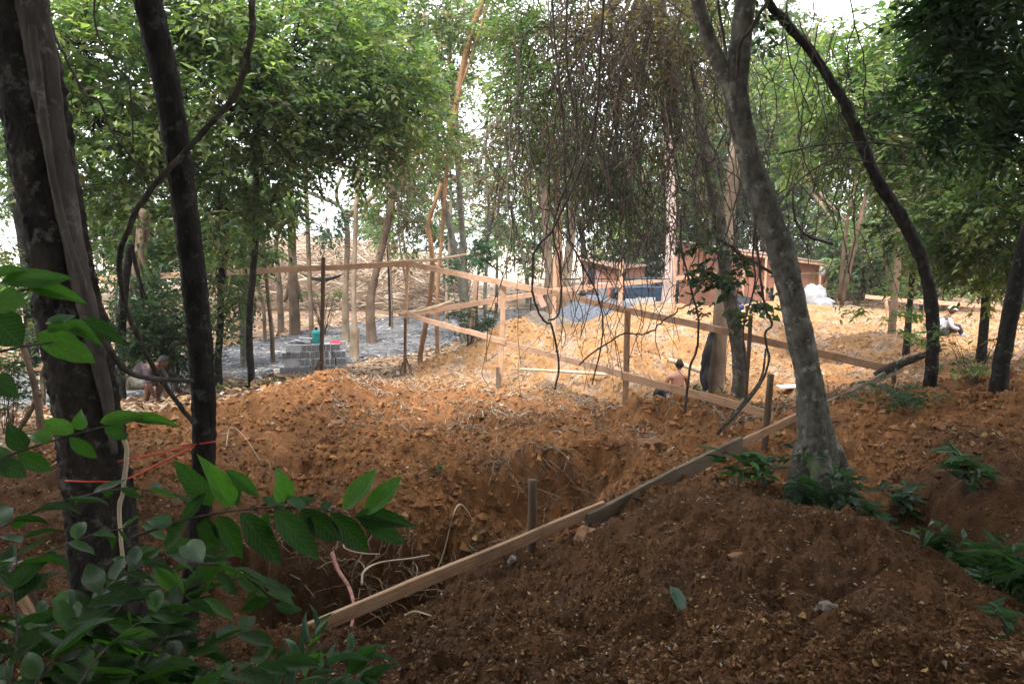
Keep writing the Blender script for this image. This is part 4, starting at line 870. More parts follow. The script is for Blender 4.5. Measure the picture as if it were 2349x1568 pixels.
vine('liana hanging in an S bend left of the car', [(1260, -200), (1270, 60), (1290, 260)] + [c2(*q) for q in ((100, 0), (170, 230), (330, 560), (370, 850), (300, 1250))], 7, 9.4, seed=7)
vine('dark liana hanging straight in front of the shed roof', [(1640, -250), (1680, -20), (1700, 150), (1712, 300), (1720, 450), (1715, 560), (1722, 660), (1700, 760), (1712, 850)], 8, 8.2, seed=8)
vine('long arching vine running right from the grey forked tree at mid height', [(1790, 352), (1880, 335), (1980, 330), (2090, 345), (2200, 385)], 6, 8.5, seed=9)
vine('second arching vine below it, ending at the dark arching trunk', [(1785, 470), (1840, 410), (1910, 362), (1990, 372), (2110, 380)], 6, 9.0, seed=10)
vine('thick liana spiralling over the right limb of the grey forked tree', [(1690, 180, 7.0), (1700, 100, 6.95), (1735, 40, 6.9), (1772, -60, 6.95), (1770, -300, 7.1)], 14, 7.0, seed=11)
vine('dark liana climbing the bare wood of the grey forked tree', [(1910, 560, 7.1), (1850, 540, 7.0), (1825, 500, 7.0), (1815, 455, 7.0), (1822, 420, 7.1)], 9, 7.0, seed=12)
# lianas at the left
vine('large curved liana sweeping from the top across the slim dark trunk', [(620, -460), (590, -220), (577, -30), (575, 60), (566, 120), (542, 210), (500, 262), (440, 330), (395, 378), (345, 440), (305, 510), (284, 590), (286, 670), (310, 750), (360, 850), (400, 910), (446, 972)], 15, 4.8, 'liana', seed=13, name='liana', wig=0.006)
vine('grey mottled branch curving down the thick trunk and across to the slim dark trunk', [(74, 60, 4.3), (92, 200, 4.28), (118, 380, 4.26), (150, 520, 4.25), (185, 640, 4.25), (210, 730, 4.28), (245, 790, 4.35), (290, 848, 4.5), (350, 868, 4.7), (444, 874, 4.93)], 17, 4.5, 'bark_strip', seed=14, name='liana', wig=0.004)
vine('thin twisted vine hanging beside the thick leaning trunk', [(60, -320, 5.2), (100, 0), (125, 50), (160, 130), (210, 210), (250, 240), (262, 290), (300, 350), (330, 390)], 9, 6.0, seed=15)
vine('second thin vine hanging between the two dark trunks', [(260, -330), (218, -20), (216, 70), (250, 130), (285, 180), (300, 240), (306, 330)], 7, 6.5, seed=16)
vine('pale root hanging along the lower right side of the thick trunk', [(282, 1000, 4.3), (292, 1040, 4.25), (284, 1110, 4.25), (275, 1180, 4.25), (283, 1300, 4.2)], 12, 4.3, 'peeled', seed=17, name='root', wig=0.003)
for k in range(96):
    rs = np.random.default_rng(900 + k)
    if k < 36 or k >= 58: x0 = rs.uniform(1210, 1690); yb = rs.choice([rs.uniform(480, 700), rs.uniform(600, 880)]); lab = 'thin dark vine hanging free in the tangle between the timber frame and the grey tree'; grp = 'vines hanging over the dig'
    else: x0 = rs.uniform(1720, 2120); yb = rs.uniform(420, 720); lab = 'thin dark vine hanging in the tangle between the two leaning trunks at the right'; grp = 'vines hanging at the right'
    d = rs.uniform(7.8, 11.5); n = 9
    if k >= 58: yb = rs.uniform(640, 910); lab = 'fine wiry vine dangling low in front of the orange soil of the dig'; grp = 'fine vines dangling low over the dig'
    ys = np.linspace(rs.uniform(-60, 200) if k < 58 else rs.uniform(250, 480), yb, n); xs = x0 + np.cumsum(rs.normal(rs.normal(0, 8), 20, n)); ys = ys + rs.normal(0, 14, n)
    vine(lab, list(zip(xs, ys)), rs.uniform(2.4, 4.6) * (.75 if k >= 58 else 1), d, group=grp, seed=100 + k, wig=.03)
for k in range(6):
    rs = np.random.default_rng(1900 + k); x0 = rs.uniform(1180, 1700); y0 = rs.uniform(380, 620); d = rs.uniform(8.5, 11)
    xs = x0 + np.linspace(0, rs.uniform(120, 260) * rs.choice([-1, 1]), 6); ys = y0 + np.array([0, 40, 70, 60, 20, -40]) * rs.uniform(.4, 1.3) + rs.normal(0, 10, 6)
    vine('thin vine slung sideways through the hanging tangle', list(zip(xs, ys)), rs.uniform(2.5, 4), d, group='vines slung sideways', seed=300 + k)
# the dense curtain of strands (stuff)
nS = 400; n = 12
x0 = np.where(rng.random(nS) < 0.5, rng.normal(1460, 100, nS), rng.uniform(1160, 1720, nS)); top = rng.uniform(-80, 330, nS); ln_ = rng.gamma(2.2, 85, nS) + 50; dd = rng.uniform(10.3, 13, nS)
tt = np.linspace(0, 1, n)[None]
cl = rng.random((nS, 1)) < 0.35
xs = x0[:, None] + np.cumsum(rng.normal(0, 1, (nS, n)) * np.where(cl, 20, 8), 1) + rng.normal(0, 60, (nS, 1)) * tt
ys = np.minimum(top[:, None] + ln_[:, None] * tt + np.cumsum(rng.normal(0, 1, (nS, n)) * np.where(cl, 16, 4), 1), 640)
cols = np.array([(0.12, 0.09, 0.075), (0.09, 0.075, 0.07), (0.2, 0.165, 0.14), (0.12, 0.08, 0.065)])[rng.integers(0, 4, nS)]
mb = MB(); tubes(mb, PN(xs, ys, np.repeat(dd[:, None], n, 1)), rng.uniform(1.2, 3.4, nS) * dd / F / 2, 4, cols)
tag(mb.build('vine_tangle', M['stick'], origin=tuple(P(1480, 600, 12))), 'dense curtain of thin dead vine strands in the upper middle', 'vine tangle', kind='stuff')
# dead leaves caught in it
nC = 420; c, o = [], []
pos = PN(rng.normal(1470, 120, nC), rng.uniform(60, 560, nC), rng.uniform(10.2, 12.8, nC))
mb = MB(); spray_leaves(mb, pos, np.stack([rng.normal(0, .3, nC), rng.normal(0, .3, nC), -np.ones(nC)], -1), 'brown', 0.08, 5, 0.3, 0.1, 0.3, 77, 0.35)
tag(mb.build('dead_foliage', M['dead_leaf'], origin=tuple(P(1480, 600, 12))), 'withered brown leaves hanging in clumps among the vine strands', 'dead leaves', kind='stuff')
pos = PN(rng.normal(1130, 60, 90), rng.uniform(280, 480, 90), rng.uniform(12, 15, 90))
mb = MB(); spray_leaves(mb, pos, np.stack([rng.normal(0, .3, 90), rng.normal(0, .3, 90), -np.ones(90)], -1), 'brown', 0.1, 6, 0.3, 0.1, 0.3, 78, 0.3)
tag(mb.build('dead_foliage', M['dead_leaf'], origin=tuple(P(1130, 480, 13))), 'withered leaf bunches hanging against the white sky in the middle', 'dead leaves', kind='stuff')

# ------------------------------------------------------------------ brushwood heap behind the path
nB = 7000
hx = rng.uniform(430, 1060, nB); hd = 36 + 13 * rng.random(nB) ** 1.3
prof = np.interp(hx, [420, 520, 690, 790, 900, 1000, 1070], [590, 560, 528, 532, 560, 575, 600])
ytop = prof + np.abs(hd - 43) * 3.5 + rng.exponential(10, nB)
X = (hx - CX) / F * hd; base = gz(X, hd); topz = P(1000, 560, 1).z + (560 - ytop) / F * hd
zz = base + (topz - base) * rng.uniform(0.0, 1.0, nB) ** 0.75
L = rng.gamma(3, 0.32, nB) + 0.3; az = rng.random(nB) * 6.28; el = rng.normal(0, 0.35, nB)
t = np.linspace(-.5, .5, 5)[None]; bend = rng.normal(0, .12, nB)[:, None] * (t ** 2)
PT = np.stack([X[:, None] + np.cos(az)[:, None] * L[:, None] * t, hd[:, None] + np.sin(az)[:, None] * L[:, None] * t * 0.6, zz[:, None] + (np.sin(el) * L)[:, None] * t + bend * L[:, None]], -1)
cols = np.array([(0.55, 0.44, 0.34), (0.42, 0.31, 0.23), (0.62, 0.53, 0.43), (0.3, 0.21, 0.15), (0.5, 0.37, 0.28)])[rng.integers(0, 5, nB)] * rng.uniform(0.6, 1.2, (nB, 1))
mb = MB(); tubes(mb, PT, np.minimum(rng.gamma(2, 0.006, nB) + 0.007, .04), 4, cols)
uu = np.linspace(430, 1060, 50); MX = np.repeat(uu[:, None], 10, 1); tD = np.linspace(38, 50, 10)[None].repeat(50, 0)
pz = np.interp(MX, [420, 520, 690, 790, 900, 1000, 1070], [590, 560, 528, 532, 560, 575, 600]) + np.abs(tD - 43) * 4 + 14
mXw = (MX - CX) / F * tD; mz = (560 - pz) / F * tD; gz0 = gz(mXw, tD); edge = np.minimum(1, np.minimum(np.arange(50)[:, None], 49 - np.arange(50)[:, None]) / 5) * np.array([0, .5, .85, 1, 1, 1, 1, .85, .5, 0])[None]
mz = gz0 - 0.1 + (np.maximum(mz, gz0) - gz0) * edge + 0.15 * fbm(mXw * 1.5, tD * 1.5, 2, 7)
ii = np.arange(49)[:, None] * 10; jj = np.arange(9)[None]
mb.add(np.stack([mXw, tD, mz], -1).reshape(-1, 3), None, np.stack([ii + jj, ii + 10 + jj, ii + 11 + jj, ii + jj + 1], -1).reshape(-1, 4), (0.3, 0.22, 0.16))
tag(mb.build('brushwood_heap', M['stick'], origin=tuple(gp(750, 640, 44))), 'long heap of tangled dry branches behind the path at the left', 'brushwood', kind='stuff')

# ------------------------------------------------------------------ woods
def woods(name, label, rows, pal, L, per, twig, seed):
    mb = MB(); rs = np.random.default_rng(seed)
    for k, q in enumerate(rows):
        pl = q[6] if len(q) > 6 else pal
        c, o = blob_points(q[0], q[1], q[2], q[3], q[5], 4.0, q[4], rs, 8)
        spray_leaves(mb, c, o, pl, L * q[5] / 45, per, twig * q[5] / 45, 0.25, seed=seed * 31 + k)
    return tag(mb.build(name, M['leaf'], origin=(0, 50, -3)), label, 'woods', kind='stuff')
woods('far_woods', 'far wood closing the view at the left and middle, sky showing through its gaps', [
 (-330, 250, 260, 260, 330, 36), (-260, 560, 220, 90, 200, 34, 'dark'), (-20, 200, 160, 220, 300, 40), (60, 480, 100, 60, 90, 45), (260, 400, 180, 120, 260, 42, 'dark'), (430, 480, 150, 60, 170, 45, 'dark'), (300, 590, 120, 50, 120, 42, 'dark'), (560, 250, 200, 200, 380, 42), (700, 100, 220, 140, 380, 45), (900, 80, 170, 120, 330, 45, 'pale'),
 (930, 250, 100, 90, 300, 45, 'pale'), (420, 350, 150, 120, 260, 45, 'mid'), (1120, 90, 80, 80, 120, 46, 'mid'), (880, 430, 90, 90, 210, 48, 'pale'), (950, 480, 90, 70, 190, 48, 'pale'), (1000, 170, 80, 100, 150, 45, 'pale'), (1090, 200, 90, 90, 120, 45, 'pale'), (840, 520, 50, 40, 70, 50), (1000, 545, 50, 35, 60, 52, 'blue'), (1030, 620, 40, 30, 40, 40, 'blue'),
 (600, 500, 70, 45, 70, 50), (520, 560, 80, 30, 50, 50)], 'mid', 0.34, 10, 0.9, 3)
woods('far_woods', 'far wood closing the view at the right', [
 (1180, 495, 70, 40, 150, 42, 'mid'), (1210, 540, 40, 25, 50, 44, 'mid'), (1260, 480, 60, 70, 110, 45, 'mid'), (1400, 440, 130, 100, 400, 50, 'mid'), (1380, 280, 190, 160, 620, 50, 'mid'), (1720, 450, 140, 130, 300, 47, 'olive'), (1480, 560, 120, 60, 200, 49, 'mid'), (1540, 180, 190, 180, 420, 50, 'olive'), (1560, 480, 150, 120, 420, 48, 'olive'), (1600, 590, 110, 50, 240, 46, 'dark'), (1480, 620, 80, 40, 120, 46, 'dark'),
 (1740, 240, 130, 150, 330, 50), (1720, 60, 80, 80, 120, 50), (1870, 200, 100, 110, 210, 48, 'pale'), (1930, 420, 190, 170, 520, 45, 'fresh'), (1900, 570, 160, 80, 330, 45, 'mid'), (2120, 180, 140, 120, 330, 45, 'fresh'), (2150, 420, 190, 190, 620, 42), (2330, 300, 150, 280, 520, 40), (2330, 600, 150, 120, 420, 38), (2150, 640, 150, 70, 330, 38, 'mid'), (2010, 650, 80, 50, 130, 38)], 'mid', 0.34, 10, 0.9, 4)
woods('far_tree_line', 'pale distant line of treetops seen low in the white gap in the middle', [(1140, 408, 90, 22, 90, 130, 'pale'), (1080, 420, 80, 22, 60, 130, 'pale'), (1210, 420, 80, 30, 70, 130, 'pale'), (1180, 520, 150, 26, 120, 150, 'pale'), (730, 545, 60, 20, 40, 150, 'pale')], 'pale', 0.3, 9, 0.8, 5)

# thin young trees that fill the middle distance
SAP = [('sparse thin sapling in the thicket behind the two dark trunks at the left', 'saplings at the left', [(rng.uniform(190, 640), rng.uniform(640, 745), rng.uniform(19, 34)) for _ in range(9)], 'mid'),
       ('slender pale sapling in the open wood behind the timber frame', 'saplings behind the timber frame', [(rng.uniform(850, 1330), rng.uniform(640, 690), rng.uniform(27, 42)) for _ in range(11)], 'pale'),
       ('slender young tree in the wood behind the car and shed', 'young trees behind the shed', [(rng.uniform(1450, 1900), rng.uniform(585, 620), rng.uniform(40, 54)) for _ in range(16)], 'olive'),
       ('thin young tree in the green wood behind the seated man', 'young trees at the right', [(rng.uniform(2020, 2349), rng.uniform(640, 720), rng.uniform(26, 40)) for _ in range(16)], 'fresh')]
for lab, grp, L_, pl in SAP:
    for k, (x, y, d) in enumerate(L_):
        top = rng.uniform(120, 400); lean = rng.normal(0, 30); w = rng.uniform(4, 9); tr = [(x + lean * (1 - t) + rng.normal(0, 6), top + (y - top) * t, w * (.55 + .45 * t)) for t in (0, .25, .5, .75, 1)]
        bl = [(x + lean * (1 - t) + rng.normal(0, 35), top + (y - top) * t, rng.uniform(35, 80), rng.uniform(25, 60), int(rng.uniform(25, 60) * (.5 if 'frame' in grp else 1)), d, pl if rng.random() < .7 else 'mixed') for t in rng.uniform(-.1, .75, 4)]
        tree('sapling', lab, d, tr, ['bark_brown', 'bark_grey', 'bark_dark', 'bark_pale'][k % 4], blobs=bl, pal=pl, L=.007 * d, per=9, twig=.022 * d, group=grp, seg=7, rough=.12)
# undergrowth of the middle distance
def bush(label, x, y, d, rx, ry, n, pal, L=0.12, name='shrub', aspect=0.4, per=8, twig=0.35, group=None, air=False):
    rs = np.random.default_rng(int(x * 7 + y)); b = np.array(P(x, y, d)) if air else gp(x, y, d, 0)
    root = thing(name, label, 'creeper' if air else 'shrub', tuple(b), group)
    c, o = blob_points(x, y - ry, rx, ry, d, rx * d / F, n, rs, 5); o[:, 2] = np.abs(o[:, 2]) * 0.6
    cb = MB(); sg = spray_leaves(cb, c, o, pal, L, per, twig, 0.3, seed=int(x + y), aspect=aspect)
    st = np.array([crom([b + rs.normal(0, .05, 3) * [1, 1, 0] - [0, 0, .05], (b + c[i_]) / 2 + rs.normal(0, .05, 3), c[i_], sg[i_, 1]], 7) for i_ in range(min(n, 26))])
    mb = MB(); tubes(mb, st, np.repeat(np.linspace(1, .4, 7)[None], len(st), 0) * (0.00035 * d + .0015), 4, np.array([[0.1, 0.075, 0.05]] * len(st)))
    
    if not air: o1 = mb.build('stems', M['stick'], root); o1['kind'] = 'stuff'
    cb.build('foliage', M['leaf'], root)
    return root
bush('dark narrow-leaved shrub at the foot of the grey-green trunk by the path', 1075, 770, 20.0, 45, 40, 60, 'dark', 0.2, aspect=0.2)
bush('shrub on the forest floor left of the straight grey-green trunk', 1060, 620, 30, 40, 40, 50, 'blue', 0.16)
bush('low green weeds at the foot of the rusty brown trunk', 740, 690, 27, 40, 14, 40, 'fresh', 0.12)
bush('dark leafy shrub against the slim dark trunk beside the path', 400, 800, 15, 55, 70, 120, 'dark', 0.13)
bush('dark shrub at the left edge behind the thick leaning trunk', 20, 960, 9.5, 60, 80, 90, 'dark', 0.1)
bush('small green weeds right of the slim dark trunk at the edge of the path', 560, 905, 15.5, 45, 12, 34, 'fresh', 0.08)
bush('dry weed tuft by the foot of the thin brown post', 620, 905, 15.0, 50, 12, 40, 'olive', 0.09)
bush('spray of thin palmate leaves hanging right of the white sack', 2030, 745, 12.4, 60, 40, 34, 'fresh', 0.13, aspect=0.28, name='creeper', air=True)
bush('overhanging spray of yellow-green leaves left of the seated man', 2080, 800, 12.5, 60, 30, 22, 'fresh', 0.13, aspect=0.28, name='creeper', air=True)
bush('leafy weeds at the foot of the straight dark trunk at the right edge', 2270, 925, 9.8, 90, 40, 60, 'fresh', 0.11)
bush('blue-green feathery seedlings at the foot of the dark arching trunk', 2060, 960, 9.2, 75, 45, 60, 'blue', 0.1, aspect=0.3)
bush('glossy green leaf clump hanging on the bent brown trunk', 1655, 755, 12.4, 60, 65, 34, 'dark', 0.16, aspect=0.6, name='creeper', air=True)
bush('green leaf clump high on the bent brown trunk', 1645, 660, 12.4, 65, 55, 34, 'dark', 0.16, aspect=0.6, name='creeper', air=True)
bush('leafy climber clinging to the buttressed foot of the grey forked tree', 1880, 1110, 6.75, 60, 60, 16, 'dark', 0.11, aspect=.45, name='creeper', air=True)
bush('shrub beside the orange board behind the seated man', 2340, 775, 23.5, 70, 22, 36, 'mid', 0.16)
bush('green shrub behind the orange board at the right', 2160, 700, 27, 110, 40, 110, 'fresh', 0.2)
bush('shrub at the right end of the plywood shed', 1960, 705, 31, 40, 35, 50, 'mid', 0.22)
bush('wiry dark sapling at the right of the dark arching trunk', 2230, 900, 9.4, 70, 130, 26, 'mid', 0.09)
bush('small leafy plant on the mound beside the stem near the bare-backed man', 1580, 955, 11.4, 45, 22, 24, 'blue', 0.14)
bush('blue-green low plant right of the bare-backed man', 1650, 935, 11.8, 40, 16, 20, 'blue', 0.14)

# unseen leaf canopy over and behind the photographer, added to shade the foreground
nb = 21000
cx_ = np.stack([rng.uniform(-22, 22, nb), rng.uniform(-20, 5.6, nb), rng.uniform(5.8, 11, nb)], -1)
cx_ = cx_[cx_[:, 2] > 0.45 * cx_[:, 1] + 2.5]
mb = MB(); spray_leaves(mb, cx_, rng.normal(0, 1, (len(cx_), 3)) * [1, 1, .3], 'mid', 0.3, 10, 1.0, 0.3, seed=991)
tag(mb.build('shade_canopy', M['leaf'], origin=(0, 0, 8)), 'unseen leaf canopy added above the slope to shade it', 'shade canopy', kind='stuff')
M['black_plastic'] = mat_flat('black_plastic', (0.02, 0.022, 0.03), 0.4, 0.2, 15, bumpy=0.5)
# ------------------------------------------------------------------ stack of hollow concrete blocks with jug, cloth and tiles
M['concrete'] = mat_flat('concrete', (0.34, 0.35, 0.38), 0.9, 0.22, 25, bumpy=0.4)
M['concrete_light'] = mat_flat('concrete_light', (0.36, 0.37, 0.38), 0.9, 0.2, 20, bumpy=0.4)
def block_mesh(name, L, W, H, mat):
    """hollow block: shell with two ribbed cells open at its ends (long axis X, ends at +-X)"""
    mb = MB(); t = 0.018
    box(mb, (-L / 2, -W / 2, 0), (L / 2, -W / 2 + t, H)); box(mb, (-L / 2, W / 2 - t, 0), (L / 2, W / 2, H))
    box(mb, (-L / 2 + .001, -W / 2 + t, 0.001), (L / 2 - .001, W / 2 - t, t)); box(mb, (-L / 2 + .001, -W / 2 + t, H - t), (L / 2 - .001, W / 2 - t, H - .001))
    box(mb, (-L / 2 + .002, -t / 2, t), (L / 2 - .002, t / 2, H - t))
    box(mb, (-L / 2 + 0.06, -W / 2 + t, t), (-L / 2 + 0.075, W / 2 - t, H - t)); box(mb, (L / 2 - 0.075, -W / 2 + t, t), (L / 2 - 0.06, W / 2 - t, H - t))
    return mb.mesh(name, mat)
bm_ = block_mesh('block', 0.39, 0.115, 0.19, M['concrete'])
SB = ground_hit(640, 858, -3.38); zst = max(g1(SB.x + k * .3, SB.y + j * .3) for k in range(6) for j in range(-1, 2)) - 0.02
rs = np.random.default_rng(4)
blk0 = bpy.data.objects.new('concrete_block', bm_)
first = True
def put_block(x, y, z, rz, me=None, lab='grey hollow concrete block in the stack under the teal jug', grp='blocks in the stack'):
    o = blk0.copy() if me is None else bpy.data.objects.new('concrete_block', me)
    C.objects.link(o); o.location = (x, y, z); o.rotation_euler = (0, 0, rz); tag(o, lab, 'block', grp); return o
SA = R(14)
ca, sa = math.cos(SA), math.sin(SA)
def sxy(u, v): return SB.x + u * ca - v * sa, SB.y + u * sa + v * ca
for c in range(4):
    u = 0.02 + (0.12 if c % 2 else 0.0) + (0.06 if c >= 2 else 0)
    if c in (1, 3):           # one block laid sideways closes the left end of the course
        x, y = sxy(u + 0.195, 0.06); put_block(x, y, zst + c * 0.192, SA); x, y = sxy(u + 0.195, 0.185); put_block(x, y, zst + c * 0.192, SA + .02); u += 0.40
    while u < 1.25:
        x, y = sxy(u + 0.06, 0.2 + rs.normal(0, .012)); put_block(x, y, zst + c * 0.192, SA + R(90) + rs.normal(0, .02)); u += 0.119 + rs.uniform(0, .006)
        if rs.random() < .07: u += .03
for c in range(4):            # the shorter heap at its right
    u = 1.34
    for k in range(3 if c < 3 else 2):
        x, y = sxy(u + 0.06, 0.28 + .02 * c + rs.normal(0, .02)); put_block(x, y, zst + c * 0.192 - .02, SA + R(90) + rs.normal(0, .05)); u += 0.13
x, y = sxy(1.55, 0.75); put_block(x, y, zst + .55, SA + .1)
x, y = sxy(1.55, 0.75); put_block(x, y, zst + .358, SA + .1); put_block(x, y, zst + .166, SA + .1); put_block(x, y, zst - .026, SA + .1)
# thin slabs on top
def slab(u, v, z, rz, tilt, s=(0.42, 0.22, 0.035)):
    mb = MB(); box(mb, (-s[0] / 2, -s[1] / 2, 0), (s[0] / 2, s[1] / 2, s[2])); o = bpy.data.objects.new('concrete_slab', mb.mesh('slab', M['concrete'])); C.objects.link(o)
    x, y = sxy(u, v); o.location = (x, y, z); o.rotation_euler = (0, tilt, rz); tag(o, 'dark grey flat slab lying loose on the block stack', 'slab', 'loose slabs on the stack')
zt = zst + 4 * 0.192
slab(.45, .25, zt + .002, .4, 0); slab(.62, .22, zt + .06, .2, .12); slab(.75, .32, zt + .11, .5, .14); slab(.55, .36, zt + .04, .9, .02); slab(.35, .3, zt + .002, 1.2, 0)
# jug
M['teal'] = mat_flat('teal', (0.02, 0.27, 0.27), 0.35, 0.05, 10, spec=0.5); M['white_plastic'] = mat_flat('white_plastic', (0.6, 0.62, 0.62), 0.4, 0.05)
jx, jy = sxy(0.98, 0.22); jug = thing('water_jug', 'round teal insulated water jug standing on the block stack', 'jug', (jx, jy, zt))
def lathe(prof, mat, name, parent, loc, seg=20):
    mb = MB(); pr = np.array(prof); a = np.arange(seg) * 2 * math.pi / seg
    V = np.stack([pr[:, 0:1] * np.cos(a), pr[:, 0:1] * np.sin(a), np.repeat(pr[:, 1:2], seg, 1)], -1).reshape(-1, 3) + np.array(loc)
    i = np.arange(len(pr) - 1)[:, None] * seg; j = np.arange(seg)[None]; j2 = (j + 1) % seg
    mb.add(V, None, np.stack([i + j, i + j2, i + seg + j2, i + seg + j], -1).reshape(-1, 4)); return mb.build(name, mat, parent, smooth=True)
lathe([(0, 0), (.1, 0), (.112, .01), (.12, .15), (.125, .27), (.128, .28), (.128, .3), (.11, .32)], M['teal'], 'body', jug, (jx, jy, zt))
lathe([(.115, .31), (.12, .325), (.1, .35), (.05, .36), (.0, .36)], M['teal'], 'lid', jug, (jx, jy, zt)); lathe([(.035, .355), (.035, .40), (.045, .405), (.045, .43), (0, .435)], M['bark_char'], 'spout', jug, (jx, jy, zt))
# red cloth
def cloth(name, label, cat, c, sx, sy, h, mat, seed, drop=0.0, n=22):
    u = np.linspace(-1, 1, n); U, V_ = np.meshgrid(u, u, indexing='ij')
    X = c[0] + U * sx * (1 + .1 * perlin(V_ * 2, U, seed)); Y = c[1] + V_ * sy * (1 + .1 * perlin(V_, U * 2, seed + 1)); r = np.clip(1 - (U ** 2 + V_ ** 2) * .6, 0, 1)
    Z = c[2] + h * r ** .7 + 0.25 * h * fbm(U * 2.2 + seed, V_ * 2.2, 3, seed) - drop * np.clip(np.maximum(np.abs(U), np.abs(V_)) - .55, 0, 1)
    ii = np.arange(n - 1)[:, None] * n; jj = np.arange(n - 1)[None]
    mb = MB(); V0 = np.stack([X, Y, Z], -1).reshape(-1, 3); Q = np.stack([ii + jj, ii + n + jj, ii + n + 1 + jj, ii + jj + 1], -1).reshape(-1, 4); mb.add(V0, None, Q)
    V1 = V0.copy(); V1[:, 2] -= .008; mb.add(V1, None, Q[:, ::-1])
    return tag(mb.build(name, M[mat], smooth=True), label, cat)
M['red_cloth'] = mat_flat('red_cloth', (0.62, 0.05, 0.08), 0.9, 0.15, 30)
cx0, cy0 = sxy(1.46, 0.42); cloth('red_cloth', 'red cloth draped over the blocks right of the teal jug', 'cloth', (cx0, cy0, zst + 0.74), 0.17, 0.14, 0.06, 'red_cloth', 3, 0.12)

# light blocks by the car, as a row
lb = block_mesh('light_block', 0.39, 0.14, 0.19, M['concrete_light'])
LB = P(1366, 690, 30.0); zl = g1(LB.x, LB.y)
for k in range(8):
    for c in range(2 if k < 6 else 1):
        put_block(LB.x + k * .4 + (c * .2), LB.y - .1 * k, max(zl, g1(LB.x + k * .4, LB.y - .1 * k)) + c * .192 - .02, -0.2, lb, 'pale grey block in the low row behind the gravel by the car', 'blocks in the low row')

# ------------------------------------------------------------------ car
M['car_paint'] = mat_flat('car_paint', (0.03, 0.055, 0.095), 0.16, 0.05, 8, spec=0.6); M['car_glass'] = mat_flat('car_glass', (0.015, 0.02, 0.025), 0.05, 0.0, 8, spec=0.8)
M['rubber'] = mat_flat('rubber', (0.02, 0.02, 0.02), 0.85, 0.2); M['rim'] = mat_flat('rim', (0.5, 0.5, 0.52), 0.3, 0.1, 20, metal=0.8); M['lamp_red'] = mat_flat('lamp_red', (0.55, 0.02, 0.015), 0.2, 0.1, 30, spec=0.6)
M['chrome'] = mat_flat('chrome', (0.6, 0.6, 0.62), 0.2, 0.05, 20, metal=0.9)
carp = P(1466, 700, 36.0); zc_ = g1(carp.x, carp.y) 
car = thing('parked_car', 'dark blue-black car parked behind the soil mound, seen from its rear left corner', 'car', (carp.x, carp.y, zc_))
def car_part(name, V, Q=None, T=None, mat='car_paint', smooth=False, parent=None):
    V = np.array(V, float); me = bpy.data.meshes.new(name); me.from_pydata([tuple(v) for v in V], [], [tuple(f) for f in ([] if Q is None else Q)] + [tuple(f) for f in ([] if T is None else T)])
    me.materials.append(M[mat]); 
    if smooth: me.polygons.foreach_set('use_smooth', [True] * len(me.polygons))
    me.update(); o = bpy.data.objects.new(name, me); C.objects.link(o); o.parent = parent or car; return o
# local frame: x forward, origin at the rear left wheel's foot; body 4.4 long, 1.75 wide
car.rotation_euler = (0, 0, R(14))
xs = [-0.92, -0.90, -0.75, -0.35, 0.25, 0.6, 1.6, 2.25, 2.9, 3.4, 3.52]
zb = [0.42, 0.34, 0.26, 0.24, 0.22, 0.22, 0.22, 0.22, 0.24, 0.3, 0.42]
zbelt = [0.80, 0.95, 1.0, 1.0, 0.99, 0.98, 0.96, 0.94, 0.88, 0.78, 0.6]
hw = [0.70, 0.78, 0.84, 0.87, 0.88, 0.88, 0.88, 0.87, 0.84, 0.76, 0.64]
V = []; ring = 10
for k in range(len(xs)):
    w, b0, b1 = hw[k], zb[k], zbelt[k]; m_ = (b0 + b1) / 2
    prof = [(-w * .9, b0), (-w, b0 + .1), (-w * 1.01, m_), (-w * .985, b1 - .06), (-w * .92, b1), (w * .92, b1), (w * .985, b1 - .06), (w * 1.01, m_), (w, b0 + .1), (w * .9, b0)]
    V += [(xs[k], -y_ + -0.0 + 0.0, z_) for (y_, z_) in [(q[0], q[1]) for q in prof]]
V = np.array(V); V[:, 1] = -V[:, 1] * 1.0; V[:, 1] += 0.85
Q = [(k * ring + j, k * ring + (j + 1) % ring, (k + 1) * ring + (j + 1) % ring, (k + 1) * ring + j) for k in range(len(xs) - 1) for j in range(ring)]
body = car_part('body', V, Q + [tuple(range(ring))[::-1], tuple((len(xs) - 1) * ring + j for j in range(ring))], smooth=False)
# cabin: pillars and roof with the glass set just proud of it
def cab(zs, name, mat, inset=0.0):
    # profile along x at belt and at roof
    bx = [-0.62 + inset, 2.35 - inset]; rx_ = [-0.05 + inset, 1.45 - inset]
    wb, wr = 0.80 - inset * .2, 0.60
    z0, z1 = zs
    Vv = [(bx[0], .85 - wb, z0), (bx[1], .85 - wb, z0 - .04), (bx[1], .85 + wb, z0 - .04), (bx[0], .85 + wb, z0), (rx_[0], .85 - wr, z1), (rx_[1], .85 - wr, z1), (rx_[1], .85 + wr, z1), (rx_[0], .85 + wr, z1)]
    return Vv
Vv = cab((0.99, 1.42), 'cabin', 'car_paint')
o_cab = car_part('roof', Vv, [(0, 1, 5, 4), (1, 2, 6, 5), (2, 3, 7, 6), (3, 0, 4, 7), (4, 5, 6, 7)])
Vn = np.array(Vv)
def pane(name, ids, mar=0.09, off=0.008):
    q = Vn[list(ids)]; c = q.mean(0); n = np.cross(q[1] - q[0], q[3] - q[0]); n /= np.linalg.norm(n); 
    if n.dot(c - np.array([.8, .85, 1.1])) < 0: n = -n
    q2 = c + (q - c) * (1 - mar * 2) + n * off; q3 = q2 - n * 0.006
    return car_part(name, np.vstack([q2, q3]), [(0, 1, 2, 3), (7, 6, 5, 4), (0, 4, 5, 1), (1, 5, 6, 2), (2, 6, 7, 3), (3, 7, 4, 0)], mat='car_glass')
s_ = Vn
